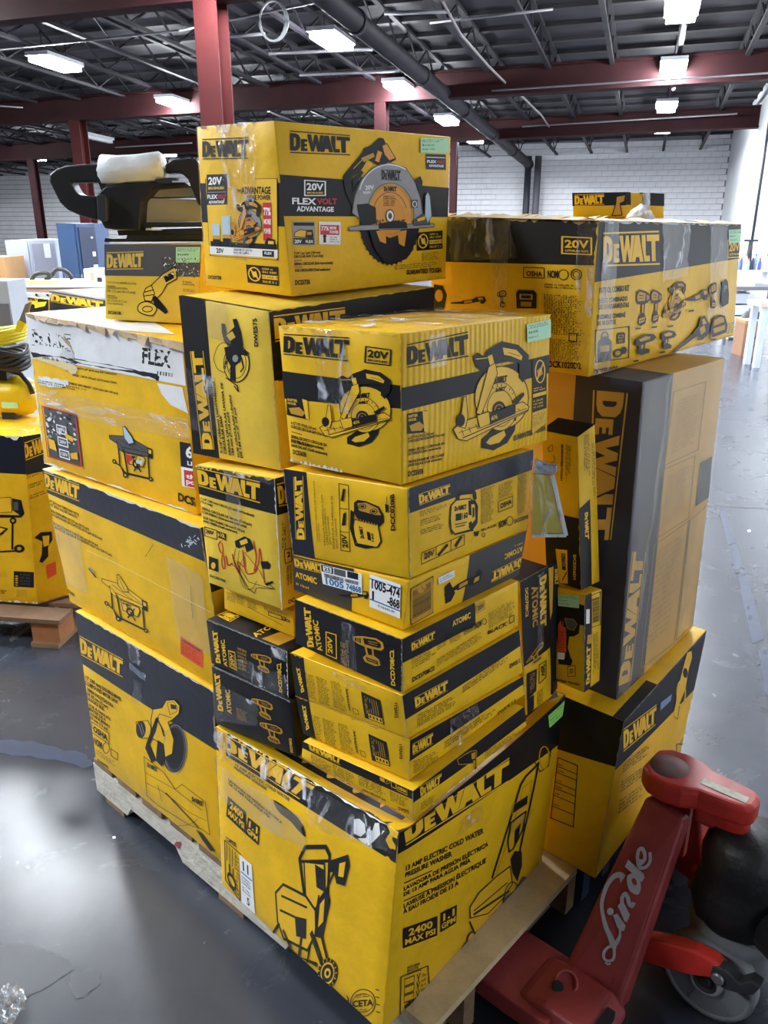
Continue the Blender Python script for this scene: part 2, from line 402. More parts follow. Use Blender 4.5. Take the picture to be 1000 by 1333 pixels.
# ================================================================== the hall
D3 = ray(840, 338).normalized(); DH = Vector((D3.x, D3.y, 0)).normalized(); WV = Vector((DH.y, -DH.x, 0))   # along the joists / along the back wall to the right
UP = Vector((0, 0, 1))
WP = aty(660, 187, 34.5)
c1 = atplane(113, 208, WP, DH); c2 = atplane(954, 172, WP, DH)
CW = (c2 - c1).normalized()                        # along the top of the back wall
CN = CW.cross(D3).normalized()
if CN.z > 0: CN = -CN                              # points down from the roof
def ceil_at(x, y, drop): return atplane(x, y, c2 + CN * drop, CN)
def kk(p): return (p - c2).dot(CW), (p - c2).dot(D3)      # roof coordinates (along wall, along joists)
def roof(i, j, drop=0.0): return c2 + CW * i + D3 * j + CN * drop
JB, IL = -60.0, -50.0                              # behind the camera, far left
def m_floor():
    m = bpy.data.materials.new('polished_concrete'); m.use_nodes = True; nt = m.node_tree; b = nt.nodes['Principled BSDF']
    tc = nt.nodes.new('ShaderNodeTexCoord')
    def nz(sc, det, dist=0.0):
        n = nt.nodes.new('ShaderNodeTexNoise'); n.inputs['Scale'].default_value = sc; n.inputs['Detail'].default_value = det; n.inputs['Distortion'].default_value = dist
        n.inputs['Roughness'].default_value = 0.62; nt.links.new(tc.outputs['Object'], n.inputs['Vector']); return n
    r = nt.nodes.new('ShaderNodeValToRGB'); e = r.color_ramp.elements
    e[0].position = 0.3; e[0].color = lin((40, 44, 53)) + (1,); e[1].position = 0.7; e[1].color = lin((60, 65, 76)) + (1,)
    n1 = nz(1.1, 8, 0.6); nt.links.new(n1.outputs['Fac'], r.inputs[0])
    r2 = nt.nodes.new('ShaderNodeValToRGB'); e = r2.color_ramp.elements; e[0].position = 0.22; e[0].color = (0.55, 0.57, 0.6, 1); e[1].position = 0.6; e[1].color = (1, 1, 1, 1)
    n2 = nz(3.5, 7, 1.2); nt.links.new(n2.outputs['Fac'], r2.inputs[0])
    mx = nt.nodes.new('ShaderNodeMix'); mx.data_type = 'RGBA'; mx.blend_type = 'MULTIPLY'; mx.inputs[0].default_value = 0.55
    nt.links.new(r.outputs[0], mx.inputs[6]); nt.links.new(r2.outputs[0], mx.inputs[7]); nt.links.new(mx.outputs[2], b.inputs['Base Color'])
    r3 = nt.nodes.new('ShaderNodeMapRange'); r3.inputs[3].default_value = 0.25; r3.inputs[4].default_value = 0.29; b.inputs['Specular IOR Level'].default_value = 0.66; nt.links.new(n2.outputs['Fac'], r3.inputs[0]); nt.links.new(r3.outputs[0], b.inputs['Roughness'])
    bp = nt.nodes.new('ShaderNodeBump'); bp.inputs['Strength'].default_value = 0.025; bp.inputs['Distance'].default_value = 0.01; n3 = nz(30, 5); nt.links.new(n3.outputs['Fac'], bp.inputs['Height']); nt.links.new(bp.outputs[0], b.inputs['Normal'])
    return m
def quadmesh(name, pts, m):
    bm = bmesh.new(); bm.faces.new([bm.verts.new(p) for p in pts]); o = link(name, bm, m, kind='structure'); return o
fl = lambda p: Vector((p.x, p.y, 0))
A0, A1, A2, A3 = roof(IL, JB), roof(0, JB), roof(0, 0), roof(IL, 0)
FLOOR = quadmesh('floor', [fl(A0), fl(A1), fl(A2), fl(A3)], m_floor())
DECK = mat('roof_deck', (34, 31, 42), 0.7, var=0.35, scale=0.6)
STEEL = mat('grey_steel', (42, 38, 45), 0.6, metal=0.0, var=0.3, scale=3, spec=.25)
STEELD = mat('dark_steel', (33, 31, 36), 0.6, var=0.3, scale=3)
REDST = mat('red_oxide_steel', (62, 17, 18), 0.7, spec=.2, var=0.25, scale=2.0)
REDD = mat('dark_red_steel', (46, 17, 20), 0.7, spec=.2, var=0.25, scale=2.0)
WALLW = mat('white_wall_paint', (226, 228, 232), 0.6, var=0.06, scale=1.2)
BLOCKW = mat('white_painted_block', (232, 232, 237), 0.6, var=0.10, scale=2.5, bump=0.2, bscale=30)
MORTAR = mat('grey_mortar', (126, 128, 136), 0.8)
CEIL = quadmesh('ceiling', [A0, A3, A2, A1], DECK)
WALLB = quadmesh('wall_back', [fl(A3), fl(A2), A2, A3], MORTAR)
WALLR = quadmesh('wall_right', [fl(A2), fl(A1), A1, A2], WALLW)
quadmesh('wall_left', [fl(A0), fl(A3), A3, A0], WALLW)
quadmesh('wall_front', [fl(A1), fl(A0), A0, A1], WALLW)
# painted blocks of the back wall: each one a piece
blk = bmesh.new(); box(blk, (-.197, -.02, -.094), (.197, .015, .094)); bevel(blk, .008, 1)
me_blk = bpy.data.meshes.new('block'); blk.to_mesh(me_blk); blk.free(); me_blk.materials.append(BLOCKW)
rotz = math.atan2(WV.y, WV.x); blocks = []
for course in range(0, 30):
    for k in range(-124, 1):
        i = k * .4 + (.2 if course % 2 else 0) - .2; z = course * .2 + .1
        p = fl(c2) + WV * (i - 0.05) + UP * z
        if p.z + .1 > (c2 + CW * i).z: continue
        x, y = proj(p)
        blocks.append((0 if (585 < x < 950 and y < 286) else 1 if (-25 < x < 150 and y < 345) else 2, abs(x - 790), p))
blocks.sort(key=lambda t: t[:2])
sb = bmesh.new()
for n, (_, _, p) in enumerate(blocks):
    p = p - DH * (0.012 + rnd.uniform(0, .004))
    if n < 298:
        o = bpy.data.objects.new('block', me_blk); C.objects.link(o); o.parent = WALLB; o.location = p; o.rotation_euler = (0, 0, rotz)
    else: obox(sb, p, WV, DH, UP, (-.194, -.02, -.09), (.194, .012, .09))
o = link('block_rows', sb, BLOCKW, WALLB); o['kind'] = 'stuff'
# plain painted masonry on the stretches the photograph does not show
# ---- roof: joists along the hall, deck ribs across, red main beams, columns
jp = [kk(ceil_at(x, 0, .3))[0] for x in (680, 787)]; sp = abs(jp[1] - jp[0]); i0 = jp[1]
ribs = []
def roof_bar(name, i0_, j0, i1, j1, drop, w, h, m):
    bm = bmesh.new(); bar(bm, roof(i0_, j0, drop), roof(i1, j1, drop), w, h, CN); return link(name, bm, m, CEIL)
k = 0
i = i0 + sp * math.floor(-i0 / sp)
while i > -34:
    bm = bmesh.new()
    bar(bm, roof(i, -34, .06), roof(i, 0, .06), .10, .06, CN); bar(bm, roof(i, -34, .52), roof(i, 0, .52), .09, .06, CN)
    j = -34; s = 0
    while j < -0.5:
        bar(bm, roof(i, j, .08 if s else .5), roof(i, j + .75, .5 if s else .08), .03, .03, CN); j += .75; s = 1 - s
    link('roof_joist', bm, STEELD if rnd.random() < .4 else STEEL, CEIL); i -= sp
j = -33.5
while j < 0: roof_bar('deck_rib', -34, j, 0, j, .035, .16, .07, STEELD); j += 1.15
def beam(px, py, name, m, drop=1.0, h=.55):
    i, j = kk(ceil_at(px, py, drop)); bm = bmesh.new(); d0 = drop - h
    for dd, w, hh in ((d0 + .02, .3, .04), (drop - .02, .3, .04)): bar(bm, roof(-40, j, dd), roof(0, j, dd), w, hh, CN)
    bar(bm, roof(-40, j, (d0 + drop) / 2), roof(0, j, (d0 + drop) / 2), .05, h, CN); link(name, bm, m, CEIL); return j
jb1 = beam(128, 18, 'roof_beam', REDD); jb2 = beam(500, 134, 'roof_beam', REDD); jb3 = beam(800, 175, 'roof_beam', REDD)
jb0 = beam(500, -330, 'roof_beam', REDD)
def column(px, j, name, m, w=.3, label=None):
    """a steel column standing under the beam at roof line j, seen at picture column px (half height)"""
    # find i on the beam so that the foot of the column projects to px at the horizon
    lo, hi = -40.0, 0.0
    for _ in range(50):
        md = (lo + hi) / 2; p = roof(md, j, 1.0); q = Vector((p.x, p.y, CH + .6))
        if proj(q)[0] < px: lo = md
        else: hi = md
    top = roof(md, j, 1.0); bm = bmesh.new(); b = fl(top)
    for s in (-1, 1): obox(bm, b, WV, DH, UP, (-w / 2, s * w / 2 - .015, 0), (w / 2, s * w / 2 + .015, top.z))
    obox(bm, b, WV, DH, UP, (-.012, -w / 2, 0), (.012, w / 2, top.z)); obox(bm, b, WV, DH, UP, (-w * .8, -w * .8, 0), (w * .8, w * .8, .02))
    o = link(name, bm, m, origin=b, kind='structure'); return o
column(288, jb1, 'trim_1', REDST, .34); column(112, jb2, 'trim_2', REDST, .3); column(497, jb2, 'trim_3', REDD, .26)
column(49, jb3, 'trim_4', REDD, .24); column(590, jb3, 'trim_5', REDD, .2); 
# twin dark pipes down the back wall and the fat pipe that runs to them under the roof
ip, jp_ = kk(ceil_at(430, 2, .9)); ipipe = kk(ceil_at(430, 2, .9))[0]
bm = bmesh.new(); tube(bm, [roof(ipipe, -34, .9), roof(ipipe, -.5, .9)], .16, 14)
for jj in range(-33, 0, 4): tube(bm, [roof(ipipe, jj, .9), roof(ipipe, jj + .12, .9)], .185, 14)
link('ceiling_pipe', bm, STEEL, CEIL)
for n, (dx, r_, m) in enumerate(((-.05, .13, mat('black_pipe', (40, 40, 52), .5)), (.32, .13, mat('grey_pipe', (84, 82, 92), .5)))):
    q = roof(ipipe, -.5, .9) + WV * dx; bm = bmesh.new(); tube(bm, [fl(q), q + UP * .3], r_, 14); part('wall_pipe', bm, m, WALLB)
q = atplane(986, 286, fl(c2), WV) - WV * .05; q = fl(q); bm = bmesh.new(); tube(bm, [q, q + UP * 4.6], .035, 8); part('wall_pipe', bm, mat('black_pipe', (40, 40, 52), .5), WALLR)
# conduits, a coil of cable, thin rails
for (xa, ya, xb, yb, dr, r_) in ((0, 65, 232, 40, .62, .02), (232, 40, 415, 2, .62, .02), (285, 48, 345, 44, .6, .03), (350, 70, 485, 64, .6, .03), (390, 98, 520, 92, .6, .03), (438, 127, 552, 120, .6, .03), (500, 17, 585, 15, .6, .03), (560, 30, 720, 12, .62, .02),
                                 (0, 138, 30, 140, .8, .02), (150, 192, 250, 186, .8, .02), (640, 118, 1000, 95, 1.05, .02), (680, 165, 960, 148, .7, .025)):
    bm = bmesh.new(); tube(bm, [ceil_at(xa, ya, dr), ceil_at(xb, yb, dr)], r_, 6); link('conduit', bm, mat('galvanised_conduit', (150, 148, 152), .4, metal=.5), CEIL)
bm = bmesh.new(); tube(bm, [ceil_at(*p, .7) for p in ((58, 2), (72, 5), (88, 14), (98, 20), (106, 22))], .02, 6); link('cable', bm, WHT, CEIL)
bm = bmesh.new(); tube(bm, [ceil_at(*p, .75) for p in ((575, 0), (600, 45), (635, 85), (662, 112), (676, 122), (705, 150), (715, 165))], .025, 6); link('cable', bm, mat('grey_cable', (140, 130, 130), .6), CEIL)
q = ceil_at(355, 27, 1.0); bm = bmesh.new()
for k_ in range(3): tube(bm, [q + WV * (math.cos(t) * (.2 + .015 * k_)) - UP * (math.sin(t) * .26) + DH * .02 * k_ for t in [2 * math.pi * a / 20 for a in range(21)]], .014, 6)
tube(bm, [q + UP * .26, q + UP * .45], .008, 5)
coil = link('cable_coil', bm, WHT, origin=q, smooth=True); tag(coil, 'coil of white cable hanging from a roof joist', 'cable coil')
# ---- lamps
LAMPM = mat('lamp_diffuser', (240, 247, 255), 0.4)
_n = LAMPM.node_tree; _b = _n.nodes['Principled BSDF']; _b.inputs['Emission Color'].default_value = LAMP_COL + (1,); _b.inputs['Emission Strength'].default_value = LAMP_W
HOUS = mat('lamp_housing', (210, 212, 216), 0.4)
def lamp(p, label, group=None, w=.42, l=.98, lit=True):
    r = empty('ceiling_lamp', p, label, 'lamp', group)
    fr = (p, WV, D3, UP)
    bm = bmesh.new(); obox(bm, *fr, (-w / 2 - .04, -l / 2 - .04, 0), (w / 2 + .04, l / 2 + .04, .07)); part('housing', bm, HOUS, r)
    bm = bmesh.new(); obox(bm, *fr, (-w / 2, -l / 2, -.09), (w / 2, l / 2, -.001)); bevel(bm, .04, 2); part('diffuser', bm, LAMPM if lit else WHT, r)
    for s in (-1, 1):
        bm = bmesh.new(); bar(bm, p + D3 * (s * l * .35) + UP * .05, p + D3 * (s * l * .35) + UP * .45, .012, .012, DH); part('hanger', bm, STEEL, r)
    return r
LP = [((432, 50), 'lit ceiling lamp above the middle of the topmost yellow carton'), ((72, 80), 'large lit ceiling lamp at upper left of the hall'), ((228, 132), 'lit ceiling lamp just left of the tall red column'),
      ((213, 198), 'lit ceiling lamp showing just above the foam-wrapped handle'), ((42, 204), 'lit ceiling lamp at far left where back wall meets roof'), ((520, 112), 'second lit lamp of the receding middle row along the fat pipe'),
      ((582, 155), 'third lit lamp of the receding middle row along the fat pipe'), ((617, 180), 'farthest lit lamp of the middle row, beside the black pipes'), ((888, 10), 'nearest lit lamp of the right row, at the top edge'),
      ((877, 86), 'second lit lamp of the right row, in front of red beam'), ((868, 137), 'third lit lamp of the right row, beyond the red beam'), ((863, 166), 'farthest lit lamp of the right row, above back wall')]
LPP = []
for (x, y), lab in LP: p = ceil_at(x, y, .75); LPP.append(p); lamp(p, lab, 'high-bay lamps under the roof')
lamp(ceil_at(123, 178, .8), 'unlit white strip lamp beside the far red column', w=.16, l=1.6, lit=False)
for i_, js in ((-2.4, (-23.6, -27.7)), (-8.5, (-27.9,)), (-8.03, (-23.6, -31.8, -35.9)), (-13.63, (-23.6, -27.7, -31.8, -35.9)), (-13.6, (-11.0, -7.0)), (-24.6, (-11.2, -15.3)), (-19.0, (-19.5, -23.6, -27.7, -31.8))):
    for j_ in js: lamp(roof(i_, j_, .75), 'lit lamp of a row that runs on over the camera', 'lamps of the same rows nearer than the picture shows')
# ================================================================== printed pictures
def draw_saw(d, fill, ink, guard, hub):
    """line drawing of a cordless circular saw, domain 620,140 .. 885,520"""
    d.shape([(760, 440), (842, 400), (838, 445), (812, 490), (765, 516), (722, 506), (722, 475)], ink, smooth=False)
    d.shape([(752, 470), (800, 445), (806, 462), (785, 488), (752, 496), (738, 488)], fill)
    d.shape(d.oval(790, 332, 94, 108), guard, ink, 3.5)
    d.shape(d.oval(784, 362, 60, 84), fill, ink, 2.5); d.ring(784, 368, 45, 64, 2, ink); d.disc(780, 375, 24, 32, ink); d.ring(780, 375, 15, 20, 3, hub); d.disc(780, 375, 6, 8, hub)
    d.word(Q(757, 262, 808, 254, 24, 22), ink, bars=False); d.word(Q(768, 298, 800, 293, 14), ink, bars=False)
    for a in range(-60, 70, 16): d.line([(784 + 52 * math.cos(math.radians(a - 90)), 364 + 72 * math.sin(math.radians(a - 90))), (784 + 58 * math.cos(math.radians(a - 90)), 364 + 81 * math.sin(math.radians(a - 90)))], 2, ink)
    d.shape([(690, 190), (706, 178), (728, 190), (742, 168), (790, 140), (848, 152), (884, 186), (882, 236), (862, 280), (848, 262), (850, 214), (812, 208), (770, 216), (742, 246), (716, 238), (700, 226)], ink)
    d.shape([(792, 160), (840, 168), (862, 190), (858, 205), (820, 190), (796, 186)], fill, ink, 1.5); d.shape([(740, 190), (756, 184), (762, 214), (748, 224)], fill)
    d.line([(700, 200), (738, 196)], 3, fill); d.line([(812, 178), (852, 190)], 2, ink)
    d.shape([(742, 226), (766, 212), (772, 250), (744, 320), (716, 390), (700, 384)], fill, ink, 2.5)
    d.shape([(622, 440), (650, 414), (862, 345), (884, 362), (880, 378), (668, 480), (640, 474)], fill, ink, 3)
    d.line([(640, 452), (876, 368)], 2, ink); d.line([(655, 470), (880, 374)], 3.5, ink)
    for k in range(9): d.line([(650 + 24 * k, 440 - 9 * k), (658 + 24 * k, 462 - 11 * k)], 1.8, ink)
    d.shape([(655, 328), (664, 326), (670, 398), (662, 436), (640, 430), (646, 400)], fill, ink, 2.5); d.disc(646, 408, 14, 22, ink)
    d.shape([(700, 392), (742, 378), (748, 420), (712, 436)], fill, ink, 2.5); d.quad(Q(745, 385, 835, 352, 40, 34), ink); d.shape([(822, 345), (862, 312), (866, 322), (838, 356)], ink); d.text('6½', Q(750, 394, 772, 386, 16), fill)
def draw_table_saw(d, fill, ink, top, blade=None):
    """contractor table saw on a rolling frame, domain 0..100"""
    d.shape([(2, 24), (46, 20), (98, 38), (96, 46), (30, 42), (2, 30)], top, ink, 1.4); d.shape([(30, 42), (96, 46), (97, 53), (34, 50)], top, ink, 1.4); d.shape([(18, 32), (30, 42), (33, 52), (20, 46)], top, ink, 1.2)
    d.line([(40, 24), (84, 42)], 1, ink); d.line([(24, 28), (70, 44)], 1, ink); d.shape([(38, 24), (36, 4), (40, 2), (56, 20), (60, 30), (48, 34)], fill, ink, 1.6, smooth=False); d.line([(40, 8), (52, 30)], 1.2, ink)
    d.shape([(88, 34), (100, 36), (100, 56), (90, 54)], ink); d.shape([(91, 38), (98, 39), (98, 46), (92, 46)], fill)
    for x0, x1, y0, y1 in ((34, 40, 46, 94), (90, 92, 52, 92), (22, 22, 46, 76)): d.line([(x0, y0), (x1, y1)], 3.2, ink)
    d.shape([(42, 52), (80, 54), (84, 60), (78, 74), (46, 72)], fill, ink, 1.6); d.disc(62, 70, 9, 9, ink); d.disc(62, 70, 4.5, 4.5, fill); d.line([(54, 58), (72, 84)], 2.5, ink); d.line([(72, 60), (56, 84)], 2.5, ink); d.word(Q(46, 54, 66, 55, 5), ink, bars=False)
    d.line([(10, 72), (24, 78), (30, 90)], 2.5, ink); d.line([(34, 90), (98, 96)], 4, ink); d.line([(26, 82), (36, 92)], 3, ink)
    for x, y, r in ((34, 94, 6), (96, 96, 5), (10, 71, 5)): d.disc(x, y, r, r * .9, ink); d.disc(x, y, r * .4, r * .35, fill)
    if blade: d.disc(48, 60, 5, 6, RED); d.shape([(40, 54), (48, 55), (46, 74), (40, 70)], RED); d.shape([(62, 62), (80, 60), (76, 70), (64, 68)], LBL)
def draw_drill(d, fill, ink):
    """pistol drill driver seen from the left side, domain 0..100"""
    d.shape([(4, 26), (14, 20), (30, 14), (66, 6), (84, 12), (88, 30), (80, 42), (58, 44), (60, 66), (74, 74), (78, 92), (62, 100), (34, 96), (28, 84), (38, 70), (34, 46), (16, 44), (4, 38)], ink)
    d.shape([(30, 20), (64, 12), (78, 18), (80, 30), (72, 36), (34, 38)], fill); d.shape([(8, 28), (24, 23), (24, 39), (8, 36)], fill)
    d.line([(14, 26), (14, 38)], 2, ink); d.line([(19, 25), (19, 39)], 2, ink); d.shape([(40, 46), (54, 46), (54, 66), (44, 68)], fill); d.shape([(36, 78), (70, 80), (72, 92), (40, 90)], fill); d.line([(42, 84), (66, 86)], 2.5, ink); d.line([(44, 24), (70, 20)], 2.2, ink); d.line([(46, 30), (70, 28)], 1.6, ink)
def draw_inflator(d, fill, ink):
    """cordless inflator with a carrying handle and a dial, domain 0..100"""
    d.shape([(20, 22), (26, 6), (34, 0), (84, 2), (92, 10), (94, 26), (84, 28), (80, 12), (36, 10), (32, 26)], ink)
    d.shape([(6, 30), (22, 20), (70, 22), (86, 34), (84, 70), (78, 96), (18, 98), (6, 86), (2, 60)], fill, ink, 3)
    d.shape([(64, 26), (88, 28), (98, 44), (96, 84), (80, 98), (66, 92)], ink); d.shape([(74, 36), (86, 38), (88, 74), (76, 82)], fill); d.shape([(78, 44), (85, 46), (85, 66), (78, 70)], ink)
    d.word(Q(16, 34, 58, 34, 11), ink, bars=False); d.shape(Q(20, 52, 40, 68), ink); d.text('160', Q(42, 52, 62, 67), ink); d.line([(18, 76), (58, 76)], 2, ink); d.line([(20, 82), (52, 82)], 2, ink)
    d.line([(4, 34), (0, 70), (8, 96)], 4, ink); d.shape([(18, 97), (80, 96), (82, 100), (16, 100)], ink)
def draw_washer(d, fill, ink):
    """electric pressure washer on two wheels with a tall handle, domain 0..100"""
    d.line([(44, 42), (34, 10), (40, 2), (66, 2), (72, 8), (74, 44)], 3.2, ink); d.line([(36, 12), (70, 12)], 2.2, ink); d.shape([(40, 12), (66, 14), (70, 38), (56, 46), (44, 36)], fill, ink, 1.6); d.shape([(54, 14), (66, 18), (70, 34), (58, 30)], ink)
    d.shape([(72, 12), (96, 8), (100, 16), (96, 30), (84, 28), (80, 20), (72, 20)], ink); d.shape([(86, 14), (94, 13), (93, 24), (86, 23)], fill); d.line([(80, 20), (62, 44)], 2.4, ink)
    d.shape([(4, 34), (14, 28), (44, 36), (58, 46), (60, 62), (48, 74), (14, 66), (6, 54)], fill, ink, 2); d.line([(12, 36), (46, 44)], 1.6, ink); d.line([(10, 46), (44, 54)], 1.6, ink); d.shape([(30, 50), (46, 52), (46, 66), (32, 64)], ink); d.shape([(60, 40), (72, 30), (78, 40), (70, 66), (58, 64)], ink)
    d.shape([(64, 42), (70, 38), (70, 54), (63, 58)], fill); d.line([(8, 56), (0, 72), (4, 82), (26, 88), (34, 78)], 3, ink); d.line([(40, 64), (36, 84), (62, 84)], 3.2, ink); d.line([(62, 36), (48, 82)], 2, ink); d.line([(54, 62), (76, 90)], 4.5, ink); d.line([(66, 60), (82, 86)], 2.6, ink)
    d.disc(80, 90, 15, 10.5, ink); d.ring(80, 90, 10, 7, 1.4, fill); d.disc(80, 90, 5, 3.5, fill); d.disc(80, 90, 2.5, 1.8, ink)
    for a in range(0, 360, 24): d.line([(80 + 12.6 * math.cos(math.radians(a)), 90 + 8.8 * math.sin(math.radians(a))), (80 + 14.6 * math.cos(math.radians(a)), 90 + 10.2 * math.sin(math.radians(a)))], .9, fill)
    d.line([(14, 60), (24, 72), (20, 82), (36, 90), (58, 92)], 2, ink)
def draw_grinder(d, fill, ink):
    """cordless angle grinder with side handle, domain 0..100"""
    d.shape([(34, 36), (64, 12), (92, 0), (98, 4), (98, 24), (74, 34), (62, 52), (44, 66), (30, 62)], fill, ink, 2); d.shape([(66, 18), (90, 8), (92, 22), (72, 30)], ink); d.shape([(22, 40), (36, 34), (44, 52), (36, 68), (20, 66), (16, 52)], fill, ink, 2); d.line([(20, 48), (40, 44)], 2, ink); d.line([(18, 56), (42, 54)], 2, ink)
    d.shape([(2, 82), (8, 72), (24, 68), (44, 76), (48, 86), (36, 98), (10, 92)], fill, ink, 2.4, smooth=True); d.ring(26, 84, 12, 6, 2, ink); d.shape([(38, 60), (46, 56), (72, 84), (76, 92), (70, 96), (44, 78)], ink)
def draw_recip(d, fill, ink):
    d.shape([(0, 40), (30, 36), (34, 26), (60, 20), (70, 4), (92, 2), (98, 40), (90, 66), (80, 58), (82, 44), (56, 56), (34, 60), (0, 52)], ink); d.shape([(36, 34), (58, 28), (60, 46), (38, 52)], fill); d.shape([(74, 12), (88, 10), (90, 30), (78, 34)], fill)
def draw_radio(d, fill, ink):
    d.shape([(4, 20), (14, 4), (86, 4), (98, 20), (96, 96), (6, 98)], ink); d.shape(Q(20, 24, 80, 52), fill); d.shape(Q(24, 62, 76, 88), fill, ink, 2); d.shape(Q(28, 30, 72, 46), ink)
    for k in range(5): d.line([(28 + 11 * k, 64), (28 + 11 * k, 86)], 2, ink)
def draw_blower(d, fill, ink):
    d.shape([(0, 92), (58, 46), (70, 56), (8, 100)], ink); d.shape([(56, 44), (70, 28), (74, 4), (84, 0), (98, 30), (96, 60), (82, 72), (68, 62)], ink); d.shape([(72, 36), (84, 30), (88, 50), (76, 58)], fill); d.shape([(78, 10), (84, 10), (90, 26), (80, 28)], fill)
def draw_vac(d, fill, ink):
    d.shape([(6, 60), (24, 8), (60, 0), (84, 12), (98, 60), (92, 92), (20, 98)], ink); d.shape([(28, 18), (58, 10), (76, 18), (80, 40), (24, 44)], fill); d.shape([(22, 56), (86, 54), (84, 76), (28, 80)], fill); d.line([(2, 98), (20, 40)], 5, ink)
def draw_multi(d, fill, ink):
    d.shape([(20, 6), (54, 0), (84, 14), (96, 36), (84, 46), (56, 44), (52, 66), (72, 82), (70, 98), (40, 96), (26, 78), (32, 48), (16, 36)], ink); d.shape([(30, 14), (54, 10), (74, 22), (70, 32), (36, 28)], fill); d.shape([(38, 46), (48, 46), (46, 64), (40, 66)], fill)
def no_battery(p, q):
    s = p.sub(q); s.quad(Q(0, 0, 100, 100), INK); s.disc(24, 50, 20, 40, YINK); s.disc(24, 50, 16, 33, INK); s.shape([(15, 40), (30, 32), (34, 62), (20, 68)], YINK); s.line([(12, 22), (37, 78)], 5, YINK)
    s.para(Q(50, 8, 96, 42), 2, YINK, 3, 12); s.quad(Q(48, 48, 98, 70), YINK); s.para(Q(51, 50, 96, 68), 1, INK, 4, 12, False); s.para(Q(50, 74, 96, 96), 1, YINK, 5, 12)
def price_tag(p, q, m=GRN, seed=3):
    p.quad(q, m); s = p.sub(q); s.para(Q(6, 6, 94, 30), 2, DGR, seed, 26); s.text('$', Q(6, 40, 12, 56), DGR); s.para(Q(14, 40, 50, 58), 1, DGR, seed + 1, 8); s.para(Q(6, 70, 60, 84), 1, DGR, seed + 2, 16)
def volt_box(p, q, m, sub='BRUSHLESS', bg=None, sm=None):
    if bg: p.quad(q, bg)
    s = p.sub(q); s.frame(Q(4, 6, 96, 94), 6, m); s.text('20V', Q(12, 20, 88, 64), m); s.text(sub, Q(14, 72, 86, 84), sm or m)
def marks(p, q, m):
    """row of approval marks: a framed abbreviation, NOM and a round seal"""
    s = p.sub(q); s.frame(Q(2, 10, 38, 90), 4, m); s.text('OSHA', Q(7, 30, 34, 76), m); s.text('NOM', Q(44, 18, 66, 86), m); s.ring(78, 52, 9, 36, 3, m); s.line([(70, 62), (96, 30)], 3, m)
def sheet(p, q, m, seed=1):
    """tall column block of fine print"""
    p.para(q, max(4, int(abs(q[3][1] - q[0][1]) / 5)), m, seed, 16)

# ================================================================== the cartons of the main stack
FA, FS, FC, FF, FG, FD, FH, FI, FK, FT = (240,140,2.7778), (560,230,2.2727), (0,380,3.5714), (220,360,3.8462), (350,390,2.6316), (40,580,3.8462), (240,580,4.1667), (360,570,2.7778), (250,770,2.2222), (660,480,3.03)
FE, FO, FY, FI2, FV, FO2, FP, FN, FN2, FV1, FB = (80,780,3.8091), (260,900,2.0833), (620,800,2.5), (500,540,3.8462), (640,700,5), (370,1040,2.857), (240,760,5.5556), (360,820,5), (520,780,4.1667), (680,480,5.5556), (0,180,3.3333)

